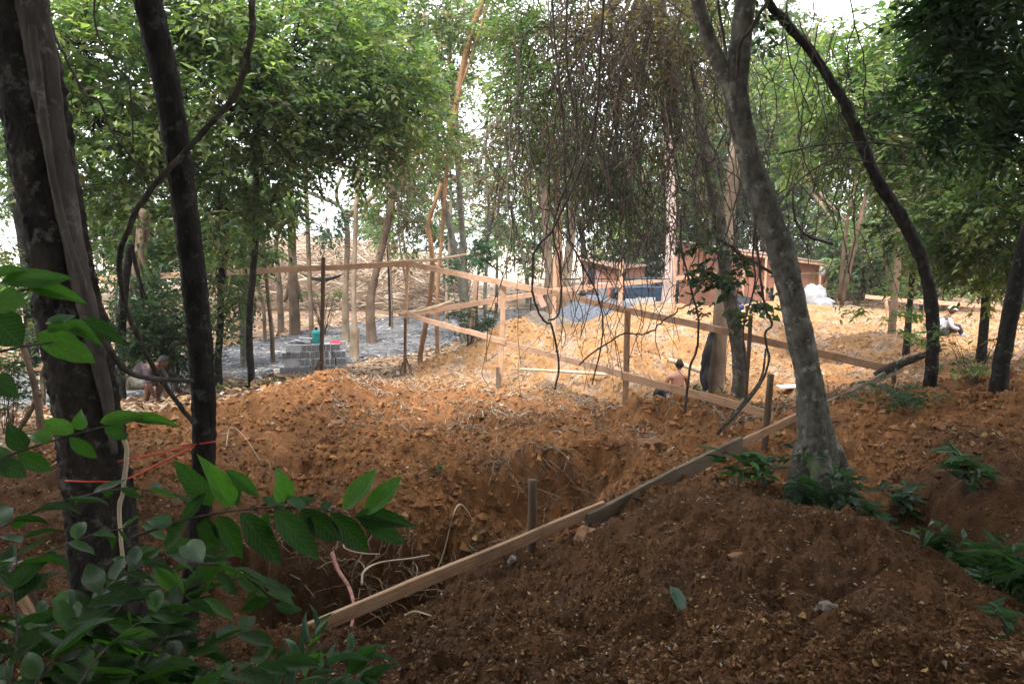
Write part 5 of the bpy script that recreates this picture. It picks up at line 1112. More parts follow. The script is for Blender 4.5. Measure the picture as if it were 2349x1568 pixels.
def sub(i0, i1, i2, i3, a, b):
    p = s_[i0] * (1 - a) + s_[i1] * a; q = s_[i0] * (1 - b) + s_[i1] * b; r_ = s_[i3] * (1 - b) + s_[i2] * b; t_ = s_[i3] * (1 - a) + s_[i2] * a
    return np.array([p, q, r_, t_])
def pane_q(name, q, mar=.06, off=.008):
    c = q.mean(0); n = np.cross(q[1] - q[0], q[3] - q[0]); n /= np.linalg.norm(n)
    if n.dot(c - np.array([.8, .85, 1.1])) < 0: n = -n
    q2 = c + (q - c) * (1 - mar * 2) + n * off; q3 = q2 - n * .006
    return car_part(name, np.vstack([q2, q3]), [(0, 1, 2, 3), (7, 6, 5, 4), (0, 4, 5, 1), (1, 5, 6, 2), (2, 6, 7, 3), (3, 7, 4, 0)], mat='car_glass')
for a, b in ((0.03, 0.28), (0.29, 0.62), (0.64, 0.96)):
    pane_q('side_window', sub(0, 1, 5, 4, a, b)); pane_q('side_window', sub(3, 2, 6, 7, a, b))
pane('rear_window', (3, 0, 4, 7)); pane('windscreen', (1, 2, 6, 5))
def cyl_y(name, x, y, z, r, w, mat, parent=None, seg=22, prof=None):
    a = np.arange(seg) * 2 * math.pi / seg; pr = prof or [(0, -w / 2), (r * .85, -w / 2), (r, -w * .3), (r, w * .3), (r * .85, w / 2), (0, w / 2)]
    V = [(x + rr * math.cos(t), y + yy, z + rr * math.sin(t)) for rr, yy in pr for t in a]; n = len(pr)
    Q = [(i * seg + j, i * seg + (j + 1) % seg, (i + 1) * seg + (j + 1) % seg, (i + 1) * seg + j) for i in range(n - 1) for j in range(seg)]
    return car_part(name, V, Q, mat=mat, smooth=False, parent=parent)
for x in (0.0, 2.62):
    for y in (0.06, 1.64):
        wh = cyl_y('wheel', x, y, 0.31, 0.31, 0.2, 'rubber')
        sgn = -1 if y < .5 else 1
        cyl_y('rim', x, y + sgn * .098, 0.31, 0.2, 0.02, 'rim', wh); cyl_y('hub', x, y + sgn * .112, 0.31, 0.06, 0.02, 'chrome', wh)
def bx_part(name, lo, hi, mat, parent=None):
    x0, y0, z0 = lo; x1, y1, z1 = hi
    V = [(x0, y0, z0), (x1, y0, z0), (x1, y1, z0), (x0, y1, z0), (x0, y0, z1), (x1, y0, z1), (x1, y1, z1), (x0, y1, z1)]
    return car_part(name, V, [(0, 3, 2, 1), (4, 5, 6, 7), (0, 1, 5, 4), (1, 2, 6, 5), (2, 3, 7, 6), (3, 0, 4, 7)], mat=mat, parent=parent)
bx_part('tail_light', (-0.925, 0.03, 0.70), (-0.62, 0.33, 0.87), 'lamp_red'); bx_part('tail_light', (-0.925, 1.37, 0.70), (-0.62, 1.67, 0.87), 'lamp_red')
bx_part('bumper', (-0.96, 0.1, 0.38), (-0.85, 1.6, 0.56), 'car_paint'); bx_part('number_plate', (-0.94, 0.6, 0.66), (-0.915, 1.1, 0.78), 'white_plastic')
bx_part('mirror', (1.95, -0.16, 0.98), (2.1, -0.03, 1.1), 'car_paint'); bx_part('door_handle', (0.62, -0.045, 0.86), (0.82, -0.02, 0.89), 'chrome'); bx_part('door_handle', (1.55, -0.045, 0.85), (1.75, -0.02, 0.88), 'chrome')
bx_part('trim_strip', (-.3, -0.042, 0.93), (2.6, -0.02, 0.955), 'chrome')

# ------------------------------------------------------------------ two motorcycles
M['moto_black'] = mat_flat('moto_black', (0.015, 0.015, 0.018), 0.35, 0.1, 20, spec=0.5); M['moto_red'] = mat_flat('moto_red', (0.5, 0.02, 0.03), 0.3, 0.1, 20, spec=0.5)
def motorcycle(label, at_, rz, tank):
    g = g1(at_.x, at_.y); r = thing('motorcycle', label, 'motorcycle', (at_.x, at_.y, g)); o_ = np.array([at_.x, at_.y, g]); 
    c, s = math.cos(rz), math.sin(rz); W = lambda p: o_ + np.array([p[0] * c - p[1] * s, p[0] * s + p[1] * c, p[2]])
    for x in (-.62, .62):
        a = np.linspace(0, 2 * math.pi, 21)[:-1]; ringp = [W((x + .25 * math.cos(t), 0, .3 + .25 * math.sin(t))) for t in a]; mb = MB(); tube(mb, ringp + ringp[:2], .05, 7, 34, cap=False); w = mb.build('wheel', M['rubber'], r, True)
        mb = MB()
        for t in a[::4]: tube(mb, [W((x, 0, .3)), W((x + .24 * math.cos(t), 0, .3 + .24 * math.sin(t)))], .012, 5, 3)
        mb.build('spokes', M['chrome'], r)
    mb = MB(); tube(mb, [W((.15, 0, .78)), W((.32, 0, .86)), W((.05, 0, .82)), W((-.1, 0, .74))], [.08, .13, .13, .08], 10, 14); mb.build('fuel_tank', M[tank], r, True)
    mb = MB(); tube(mb, [W((-.05, 0, .76)), W((-.3, 0, .78)), W((-.65, 0, .84))], [.09, .1, .07], 8, 10); mb.build('seat', M['moto_black'], r, True)
    mb = MB(); tube(mb, [W((-.25, 0, .42)), W((.0, 0, .38)), W((.22, 0, .45))], [.1, .17, .1], 8, 10, .2); mb.build('engine', M['chrome'], r, True)
    mb = MB(); tube(mb, [W((.62, .05, .3)), W((.45, .05, .7)), W((.36, .04, .98))], .025, 6, 8); tube(mb, [W((.62, -.05, .3)), W((.45, -.05, .7)), W((.36, -.04, .98))], .025, 6, 8); mb.build('fork', M['chrome'], r, True)
    mb = MB(); tube(mb, [W((.2, .36, 1.02)), W((.34, .15, 1.0)), W((.34, -.15, 1.0)), W((.2, -.36, 1.02))], .016, 6, 12); mb.build('handlebar', M['moto_black'], r, True)
    mb = MB(); tube(mb, [W((.42, 0, .86)), W((.55, 0, .86))], [.1, .08], 10, 6); mb.build('headlight', M['chrome'], r, True)
    mb = MB(); tube(mb, [W((-.62, .1, .35)), W((-.2, .12, .3)), W((.1, .1, .3))], [.045, .04, .025], 7, 8); mb.build('exhaust', M['chrome'], r, True)
motorcycle('black motorcycle parked by the smoky doorway of the small hut', P(1345, 694, 36.5), R(160), 'moto_black')
motorcycle('motorcycle with a red tank standing just beyond the front of the car', P(1562, 690, 34.5), R(50), 'moto_red')

# ------------------------------------------------------------------ plywood huts
M['ply'] = mat_flat('ply', (0.36, 0.165, 0.11), 0.75, 0.16, 3.0); M['ply_pink'] = mat_flat('ply_pink', (0.38, 0.185, 0.135), 0.75, 0.14, 3.0); M['inside_shade'] = mat_flat('inside_shade', (0.03, 0.03, 0.035), 0.9, 0.3)  # the near-black one paints the shade inside the huts
M['roofing'] = mat_flat('roofing', (0.22, 0.15, 0.12), 0.8, 0.25, 6); M['steel'] = mat_flat('steel', (0.4, 0.4, 0.42), 0.45, 0.15, 12, metal=0.5)
def wall_box(parent, name, a, b, z0, z1a, z1b, th, mat, seg=1):
    """a flat sheet standing between ground points a and b, its top from z1a to z1b, th thick"""
    a = np.array(a, float); b = np.array(b, float); d = (b - a) / np.linalg.norm(b - a); n = np.array([d[1], -d[0]]) * th / 2
    V = []
    for p, zt in ((a, z1a), (b, z1b)):
        for sgn in (1, -1):
            V += [(p[0] + n[0] * sgn, p[1] + n[1] * sgn, z0), (p[0] + n[0] * sgn, p[1] + n[1] * sgn, zt)]
    mb = MB(); mb.add(V, None, [(0, 4, 5, 1), (2, 3, 7, 6), (0, 1, 3, 2), (4, 6, 7, 5), (1, 5, 7, 3), (0, 2, 6, 4)]); return mb.build(name, M[mat], parent)
# long shed
A_ = P(1668, 690, 30.5); B_ = P(1894, 690, 33.5); za = min(g1(A_.x, A_.y), g1(B_.x, B_.y)) - .15
zA = P(1690, 574, 30.5).z; zB = P(1894, 607, 33.5).z
shed = thing('plywood_shed', 'long shed of pinkish plywood with a sloping roof behind the grey forked tree', 'shed', (A_.x, A_.y, za + .15))
a2 = np.array([A_.x, A_.y]); b2 = np.array([B_.x, B_.y]); dv = (b2 - a2) / np.linalg.norm(b2 - a2); nv = np.array([dv[1], -dv[0]]); Lsh = np.linalg.norm(b2 - a2)
ts = [0, .17, .36, .54, .72, .87, 1.0]
for k in range(6):
    t0, t1 = ts[k] + .002, ts[k + 1] - .002; p0, p1 = a2 + dv * Lsh * t0, a2 + dv * Lsh * t1; h0, h1 = zA + (zB - zA) * t0, zA + (zB - zA) * t1
    if k == 2:    # sheet with the window and door openings
        m_ = (t0 + t1) / 2; w0, w1 = a2 + dv * Lsh * (t0 + .045), a2 + dv * Lsh * (t0 + .115)
        wall_box(shed, 'panel', p0, w0, za, h0, h0 + (h1 - h0) * .25, .02, 'ply'); wall_box(shed, 'panel', w1, p1, za, h1 + .02, h1, .02, 'ply')
        wall_box(shed, 'panel', w0 + dv * .003, w1 - dv * .003, za + 1.0, za + 1.45, za + 1.45, .018, 'ply'); wall_box(shed, 'panel', w0 + dv * .003, w1 - dv * .003, za + 1.95, h0 - .05, h0 - .07, .018, 'ply')
        wall_box(shed, 'shaded_doorway', w0 - nv * .08, w1 - nv * .08, za, za + 1.0, za + 1.0, .02, 'inside_shade')  # dark sheet in the opening stands in for the shade inside
    else: wall_box(shed, 'panel', p0, p1, za, h0, h1, .02 + .004 * (k % 2), 'ply' if k % 2 else 'ply_pink')
bk_off = -nv * 3.0
for (p, q, zp, zq) in ((a2, a2 + bk_off, zA, zA + .35), (b2, b2 + bk_off, zB, zB + .35), (a2 + bk_off, b2 + bk_off, zA + .35, zB + .35)): wall_box(shed, 'panel', p, q, za, zp - .02, zq - .02, .02, 'ply')
ov = nv * .35 
rc = [np.append(a2 - dv * .3 + ov, zA + .0), np.append(b2 + dv * .3 + ov, zB + .0), np.append(b2 + dv * .3 + bk_off * 1.05, zB + .42), np.append(a2 - dv * .3 + bk_off * 1.05, zA + .42)]
for k in range(7):      # roofing sheets side by side
    t0, t1 = k / 7 + .002, (k + 1) / 7 + (.012 if k < 6 else 0); q = [rc[0] * (1 - t0) + rc[1] * t0, rc[0] * (1 - t1) + rc[1] * t1, rc[3] * (1 - t1) + rc[2] * t1, rc[3] * (1 - t0) + rc[2] * t0]
    up_ = np.array([0, 0, .03 + .006 * (k % 2)]); mb = MB(); V = [p + up_ for p in q] + [p + up_ - [0, 0, .02] for p in q]
    mb.add(V, None, [(0, 1, 2, 3), (7, 6, 5, 4), (0, 4, 5, 1), (1, 5, 6, 2), (2, 6, 7, 3), (3, 7, 4, 0)]); mb.build('roof_sheet', M['roofing'], shed)
mb = MB(); beam(mb, np.append(a2 - dv * .25 + nv * .3, zA - .06), np.append(b2 + dv * .25 + nv * .3, zB - .06), .06, .12, 8, .002, (0, 0, 1), 3); mb.build('fascia', M['wood_new'], shed)
for t in (.09, .3, .86): p = a2 + dv * Lsh * t + nv * .3; mb = MB(); beam(mb, (p[0], p[1], g1(*p) - .1), (p[0], p[1], zA + (zB - zA) * t - .12), .09, .09, 4, .002, (0, -1, .01), int(t * 100)); mb.build('post', M['wood_new'], shed)
for t in (.5, .8): p0 = a2 + dv * Lsh * (t - .12) + nv * .02; p1 = a2 + dv * Lsh * (t + .1) + nv * .02; wall_box(shed, 'batten', p0, p1, za + 1.55, za + 1.63, za + 1.63, .03, 'wood_new')
p = P(1782, 690, 30.6); mb = MB(); beam(mb, (p.x - .05, p.y, g1(p.x, p.y) - .05), (p.x + .12, p.y + .35, g1(p.x, p.y) + 1.0), .26, .04, 4, .003, (0, -1, .2), 9); tag(mb.build('leaning_plank', M['wood_near']), 'orange-brown plank leaning on the shed wall behind the grey tree', 'plank')
p = P(1752, 700, 29.4); mb = MB(); beam(mb, (p.x - .9, p.y, g1(p.x, p.y) + .45), (p.x + 1.2, p.y + .1, g1(p.x, p.y) + 1.4), .05, .09, 4, .004, (0, 0, 1), 10)
q0, q1 = P(1676, 712, 29.2), P(1742, 708, 29.6); mb = MB(); zz_ = max(g1(q0.x, q0.y), g1(q1.x, q1.y)); V = [(q0.x, q0.y, zz_ + .02), (q1.x, q1.y, zz_ + .02), (q1.x - .2, q1.y + .5, zz_ + .2), (q0.x, q0.y + .5, zz_ + .42)]; V += [(a_, b_ + .02, c_ - .05) for a_, b_, c_ in V]; mb.add(V, None, [(0, 1, 2, 3), (7, 6, 5, 4), (0, 4, 5, 1), (1, 5, 6, 2), (2, 6, 7, 3), (3, 7, 4, 0)]); tag(mb.build('black_sheet', M['black_plastic']), 'black plastic sheet sloping at the foot of the shed wall', 'plastic sheet')
# left wing of the shed
A2, B2 = P(1588, 690, 34.5), P(1672, 690, 31.2); zw = g1(B2.x, B2.y) - .2; w1z, w2z = P(1600, 592, 34.5).z, P(1672, 578, 31.2).z
wing = thing('plywood_lean_to', 'pinkish plywood lean-to at the left end of the long shed, behind the leafy clump', 'shed', (A2.x, A2.y, zw + .2))
aa, bb = np.array([A2.x, A2.y]), np.array([B2.x, B2.y])
for k in range(3): t0, t1 = k / 3 + .003, (k + 1) / 3 - .003; wall_box(wing, 'panel', aa + (bb - aa) * t0, aa + (bb - aa) * t1, zw, w1z + (w2z - w1z) * t0, w1z + (w2z - w1z) * t1, .02, 'ply_pink' if k % 2 else 'ply')
dd_ = np.array([.3, 2.6]); 
for p, q, z_ in ((aa, aa + dd_, w1z), (aa + dd_, bb + dd_, w1z)): wall_box(wing, 'panel', p, q, zw, z_ - .02, z_ - .02, .02, 'ply')
mb = MB(); V = [np.append(aa + [-.3, -.3], w1z + .02), np.append(bb + [.05, -.3], w2z + .02), np.append(bb + dd_, w2z + .2), np.append(aa + dd_ + [-.3, 0], w1z + .2)]; V += [v - [0, 0, .025] for v in V]
mb.add(V, None, [(0, 1, 2, 3), (7, 6, 5, 4), (0, 4, 5, 1), (1, 5, 6, 2), (2, 6, 7, 3), (3, 7, 4, 0)]); mb.build('roof_sheet', M['roofing'], wing)
# small hut with a dark doorway
H0 = P(1340, 668, 43.0); H1 = P(1424, 668, 41.0); zh = g1(H0.x, H0.y) - .1; zt_ = P(1340, 596, 43).z; zt2 = P(1424, 618, 41).z
hut = thing('small_hut', 'small pinkish plywood hut with a narrow dark doorway, left of the car', 'hut', (H0.x, H0.y, zh))
h0, h1 = np.array([H0.x, H0.y]), np.array([H1.x, H1.y]); hd = (h1 - h0) / np.linalg.norm(h1 - h0); hL = np.linalg.norm(h1 - h0); hn = np.array([hd[1], -hd[0]])
ht = lambda t: zt_ + (zt2 - zt_) * t
wall_box(hut, 'panel', h0, h0 + hd * hL * .10, zh, ht(0), ht(.10), .03, 'ply_pink'); wall_box(hut, 'panel', h0 + hd * hL * .30, h0 + hd * hL * .48, zh, ht(.30), ht(.48), .03, 'ply_pink'); wall_box(hut, 'panel', h0 + hd * hL * .483, h0 + hd * hL, zh, ht(.48), ht(1), .026, 'ply')
wall_box(hut, 'lintel', h0 + hd * hL * .102, h0 + hd * hL * .298, ht(.2) - .18, ht(.1), ht(.3), .026, 'ply_pink'); wall_box(hut, 'doorway', h0 + hd * hL * .05 - hn * .6, h0 + hd * hL * .4 - hn * .6, zh, ht(.1) - .1, ht(.3) - .1, .02, 'inside_shade')  # dark sheet set behind the gap imitates the unlit interior
for p, q in ((h0, h0 - hn * 2.2), (h1, h1 - hn * 2.2), (h0 - hn * 2.2, h1 - hn * 2.2)): wall_box(hut, 'panel', p, q, zh, ht(.6), ht(.6), .03, 'ply')
mb = MB(); V = [np.append(h0 + hn * .3 - hd * .2, zt_ + .05), np.append(h1 + hn * .3 + hd * .2, zt2 + .05), np.append(h1 - hn * 2.4 + hd * .2, zt2 + .2), np.append(h0 - hn * 2.4 - hd * .2, zt_ + .2)]; V += [v - [0, 0, .04] for v in V]
mb.add(V, None, [(0, 1, 2, 3), (7, 6, 5, 4), (0, 4, 5, 1), (1, 5, 6, 2), (2, 6, 7, 3), (3, 7, 4, 0)]); mb.build('roof_sheet', M['roofing'], hut)
q = P(1380, 668, 40.2); zq = g1(q.x, q.y); dr_ = thing('ribbed_drum', 'pale ribbed metal drum standing in front of the small hut', 'drum', (q.x, q.y, zq))
lathe([(.0, 1.15), (.26, 1.15), (.3, 1.1)] + [(.3 + .02 * (k % 2), 1.08 - k * .09) for k in range(12)] + [(.3, 0)], M['steel'], 'shell', dr_, (q.x, q.y, zq))
# faint smoke at the doorway
sm = bpy.data.materials.new('smoke'); sm.use_nodes = True; nt = sm.node_tree; nt.nodes.clear(); so = nt.nodes.new('ShaderNodeOutputMaterial'); pv = nt.nodes.new('ShaderNodeVolumePrincipled')
pv.inputs['Color'].default_value = (.75, .8, .95, 1); v = mapping(nt); n1 = noise(nt, v, 1.2, 4); mr = N(nt, 'ShaderNodeMapRange'); mr.inputs['From Min'].default_value = .45; mr.inputs['From Max'].default_value = .75; mr.inputs['To Max'].default_value = .9
nt.links.new(n1.outputs['Fac'], mr.inputs['Value']); nt.links.new(mr.outputs['Result'], pv.inputs['Density']); nt.links.new(pv.outputs['Volume'], so.inputs['Volume']); M['smoke'] = sm
q = P(1352, 690, 38); zq = g1(q.x, q.y); mb = MB(); a = np.linspace(0, 1, 8); tube(mb, [(q.x - .3 + .5 * t, q.y, zq + .05 + 2.0 * t) for t in a], .3 + .45 * np.sin(a * 3.1), 10, 14, .25, 4)
tag(mb.build('smoke', M['smoke'], smooth=True), 'thin bluish smoke drifting in front of the small hut doorway', 'smoke', kind='stuff')
# white sack heap, tarp, bag
M['sack'] = mat_flat('sack', (0.33, 0.335, 0.36), 0.7, 0.06, 6, bumpy=0.3)
def lump(name, label, cat, c, r, mat, seed, h=1.0, sub=24, amp=.18, smooth=True):
    u = np.linspace(0, math.pi, sub); w = np.linspace(0, 2 * math.pi, sub * 2 + 1)[:-1]; U, W = np.meshgrid(u, w, indexing='ij')
    d = np.stack([np.sin(U) * np.cos(W), np.sin(U) * np.sin(W), np.cos(U)], -1); d[..., 2] = np.sign(d[..., 2]) * np.abs(d[..., 2]) ** .7
    s = 1 + amp * fbm(d[..., 0] * 2 + seed, d[..., 1] * 2 + d[..., 2] * 1.3, 4, seed); V = np.array(c) + d * s[..., None] * np.array(r)
    n2 = len(w); ii = np.arange(sub - 1)[:, None] * n2; jj = np.arange(n2)[None]; j2 = (jj + 1) % n2
    mb = MB(); mb.add(V.reshape(-1, 3), None, np.stack([ii + jj, ii + n2 + jj, ii + n2 + j2, ii + j2], -1).reshape(-1, 4)); return tag(mb.build(name, M[mat], smooth=smooth), label, cat)
q = gp(1866, 700, 29.5, .3); lump('white_sack', 'large bulging white bulk sack at the right end of the shed', 'sack', q, (.5, .45, .55), 'sack', 5)
q = gp(1890, 705, 29.0, .12); lump('white_sack', 'small slumped white sack at the foot of the large white sack', 'sack', q, (.4, .35, .22), 'sack', 9)
q = P(1892, 628, 31.5); lump('white_bag', 'small white plastic bag hanging on the shed post', 'bag', (q.x - .1, q.y, q.z + .1), (.11, .1, .2), 'sack', 2, sub=12)
q = gp(1513, 905, 14.6, .14); lump('black_bag', 'crumpled black plastic bag on the soil left of the bare-backed man', 'bag', q, (.13, .12, .17), 'black_plastic', 6, sub=16)
M['blue_cloth'] = mat_flat('blue_cloth', (0.02, 0.045, 0.15), 0.8, 0.2)
q = P(1573, 656, 33.2); lump('red_cloth', 'red cloth hanging up beside the left end of the lean-to', 'cloth', (q.x, q.y, q.z), (.13, .07, .36), 'red_cloth', 11, sub=14)
q = P(1583, 652, 33.3); lump('blue_cloth', 'small dark blue cloth hanging beside the red cloth', 'cloth', (q.x, q.y, q.z), (.07, .06, .3), 'blue_cloth', 12, sub=14)
mb = MB(); tube(mb, [P(1560, 644, 33.25), P(1600, 640, 33.25)], .015, 6, 6); tag(mb.build('clothes_line', M['vine']), 'short rail carrying the red and blue cloths', 'rail')
q = gp(1697, 728, 25, .2); lump('blue_bundle', 'small blue bundle on the soil in front of the shed', 'bundle', q, (.14, .12, .09), 'blue_cloth', 8, sub=12)
q = gp(1232, 690, 33, .2); mb = MB()
for k in range(14): a = rng.normal(0, .12); c = np.array([q[0] + rng.normal(0, .25), q[1] + rng.normal(0, .3), q[2] - .1 + .05 * k]); d_ = np.array([math.cos(a), math.sin(a), rng.normal(0, .03)]); beam(mb, c - d_ * rng.uniform(.5, 1.1), c + d_ * rng.uniform(.5, 1.1), .14, .03, 3, .003, (0, 0, 1), k)
tag(mb.build('lumber_pile', M['wood_old']), 'low dark pile of scrap boards beside the path before the pair of trunks', 'lumber pile', kind='stuff')
mb = MB(); beam(mb, P(1236, 676, 31.5), P(1248, 704, 31.2), .26, .03, 3, .002, (0, -1, .2), 31); tag(mb.build('plank', M['ply_pink']), 'pink plank leaning on the scrap board pile', 'plank')
# gravel heap and sand heap
def heap(name, label, c, rx, ry, h, mat, col, seed):
    n = 60; r = np.linspace(0, 1, n); a = np.linspace(0, 2 * math.pi, 72)[:-1]; Rr, Aa = np.meshgrid(r, a, indexing='ij'); wob = 1 + .12 * perlin(np.cos(Aa) * 2 + seed, np.sin(Aa) * 2, seed)
    X = c[0] + Rr * np.cos(Aa) * rx * wob; Y = c[1] + Rr * np.sin(Aa) * ry * wob; Z = gz(X, Y) + h * np.clip(1 - Rr, 0, 1) ** 1.1 - .03 * (Rr > .97) + .05 * h * fbm(X * 5, Y * 5, 3, seed) * np.minimum(1, (1 - Rr) * 6)
    ii = np.arange(n - 1)[:, None] * 71; jj = np.arange(71)[None]; j2 = (jj + 1) % 71
    mb = MB(); mb.add(np.stack([X, Y, Z], -1).reshape(-1, 3), None, np.stack([ii + jj, ii + 71 + jj, ii + 71 + j2, ii + j2], -1).reshape(-1, 4), col); return tag(mb.build(name, M[mat], smooth=True), label, name.split('_')[0] + ' heap', kind='stuff')
heap('gravel_heap', 'blue-grey heap of crushed gravel left of the yellow soil mound', P(1345, 735, 28.0), 2.0, 2.2, .75, 'gravel', (.10, .11, .135), 3)
heap('sand_heap', 'pale heap of sand behind the orange mound', P(1222, 745, 26.0), 1.6, 1.6, .5, 'gravel', (.21, .165, .125), 5)
# hammock
M['hammock'] = mat_flat('hammock', (0.02, 0.022, 0.03), 0.85, 0.2)
mb = MB(); a = np.linspace(0, 1, 16); pa, pb = np.array(P(692, 628, 26.6)), np.array(P(788, 628, 25.2))
tube(mb, [pa * (1 - t) + pb * t - np.array([0, 0, .2 * 4 * t * (1 - t)]) for t in a], .012 + .06 * np.sin(a * math.pi) ** .7, 8, 30, .15, 3)
tag(mb.build('hammock', M['hammock'], smooth=True), 'dark hammock slung between the rusty brown trunk and the forked tree', 'hammock')
# orange string round the two dark trunks
M['string'] = mat_flat('string', (0.6, 0.07, 0.04), 0.6, 0.1)
for k, (pts_, lab) in enumerate((([(270, 1058, 4.28), (360, 1040, 4.5), (444, 1020, 4.9), (470, 1016, 4.9), (497, 1012, 4.95)], 'upper strand of red-orange string tied between the two dark trunks'), ([(150, 1102, 4.25), (220, 1104, 4.2), (285, 1100, 4.3), (370, 1060, 4.6), (445, 1024, 4.9)], 'lower strand of red-orange string tied between the two dark trunks'))):
    W = crom([P(*p) for p in pts_], 16); mb = MB(); tube(mb, W, .006, 6, 24); tag(mb.build('string', M['string'], smooth=True), lab, 'string')

# ------------------------------------------------------------------ people
M['skin_dark'] = mat_flat('skin_dark', (0.11, 0.05, 0.033), 0.5, 0.08, 20, spec=0.4); M['skin_brown'] = mat_flat('skin_brown', (0.4, 0.19, 0.13), 0.5, 0.08, 15, spec=0.4); M['hair'] = mat_flat('hair', (0.012, 0.01, 0.01), 0.6, 0.3, 60)
M['shirt_grey'] = mat_flat('shirt_grey', (0.42, 0.44, 0.52), 0.85, 0.12, 15); M['trousers_dark'] = mat_flat('trousers_dark', (0.03, 0.028, 0.035), 0.85, 0.2, 15); M['cap'] = mat_flat('cap', (0.7, 0.62, 0.55), 0.7, 0.06, 15)
M['shorts_camo'] = mat_flat('shorts_camo', (0.11, 0.105, 0.09), 0.85, 0.5, 18); M['shoe_blue'] = mat_flat('shoe_blue', (0.12, 0.16, 0.3), 0.7, 0.1)
m, nt, b, o_ = new_mat('shirt_striped'); v = mapping(nt, 'Object', (1, 1, 1)); wv = N(nt, 'ShaderNodeTexWave'); wv.inputs['Scale'].default_value = 9; wv.inputs['Distortion'].default_value = 1.5; wv.bands_direction = 'Z'; nt.links.new(v, wv.inputs['Vector'])
r = ramp(nt, [(.35, (.03, .027, .036)), (.5, (.1, .09, .115)), (.7, (.07, .035, .05))]); nt.links.new(wv.outputs['Fac'], r.inputs['Fac']); nt.links.new(r.outputs['Color'], b.inputs['Base Color']); b.inputs['Roughness'].default_value = .9; M['shirt_striped'] = m
def skin(name, mat, parent, J, E, root=0, sub=2):
    """one continuous surface grown over joints J: (x, y, z, rx, ry) along edges E, world-sized, parent's frame"""
    me = bpy.data.meshes.new(name); me.from_pydata([j[:3] for j in J], E, []); o = bpy.data.objects.new(name, me); C.objects.link(o)
    md = o.modifiers.new('skin', 'SKIN'); md.use_smooth_shade = True
    for k, j in enumerate(J): sv = me.skin_vertices[0].data[k]; sv.radius = (j[3], j[4] if len(j) > 4 else j[3]); sv.use_root = (k == root)
    s = o.modifiers.new('sub', 'SUBSURF'); s.levels = s.render_levels = sub
    dg = bpy.context.evaluated_depsgraph_get(); me2 = bpy.data.meshes.new_from_object(o.evaluated_get(dg)); me2.name = name
    bpy.data.objects.remove(o); bpy.data.meshes.remove(me)
    me2.materials.clear(); me2.materials.append(M[mat]); me2.polygons.foreach_set('use_smooth', [True] * len(me2.polygons))
    o = bpy.data.objects.new(name, me2); C.objects.link(o); o.parent = parent; return o
def chain(n0, n): return [(n0 + i, n0 + i + 1) for i in range(n - 1)]
def hand(J, E, w, d, s=1.0, side=1):
    """wrist joint index w; direction d; palm, four unequal curled fingers and a thumb from the palm's side"""
    d = np.array(d, float); d /= np.linalg.norm(d); up = np.array([0, 0, 1.]); sd = np.cross(d, up); sd /= np.linalg.norm(sd); p = np.array(J[w][:3]) + d * .05 * s
    J.append((*p, .026 * s, .018 * s)); E.append((w, len(J) - 1)); pm = len(J) - 1
    for f, (o_, l) in enumerate(((-.028, .06), (-.01, .07), (.01, .066), (.028, .052))):
        a = p + sd * o_ * s + d * .035 * s; J.append((*a, .0085 * s)); E.append((pm, len(J) - 1)); c = a + d * l * .55 * s - up * .018 * s; J.append((*c, .008 * s)); E.append((len(J) - 2, len(J) - 1)); e = c + d * l * .35 * s - up * .03 * s; J.append((*e, .007 * s)); E.append((len(J) - 2, len(J) - 1))
    a = p + sd * side * .035 * s; J.append((*a, .010 * s)); E.append((pm, len(J) - 1)); c = a + sd * side * .02 * s + d * .03 * s; J.append((*c, .009 * s)); E.append((len(J) - 2, len(J) - 1))
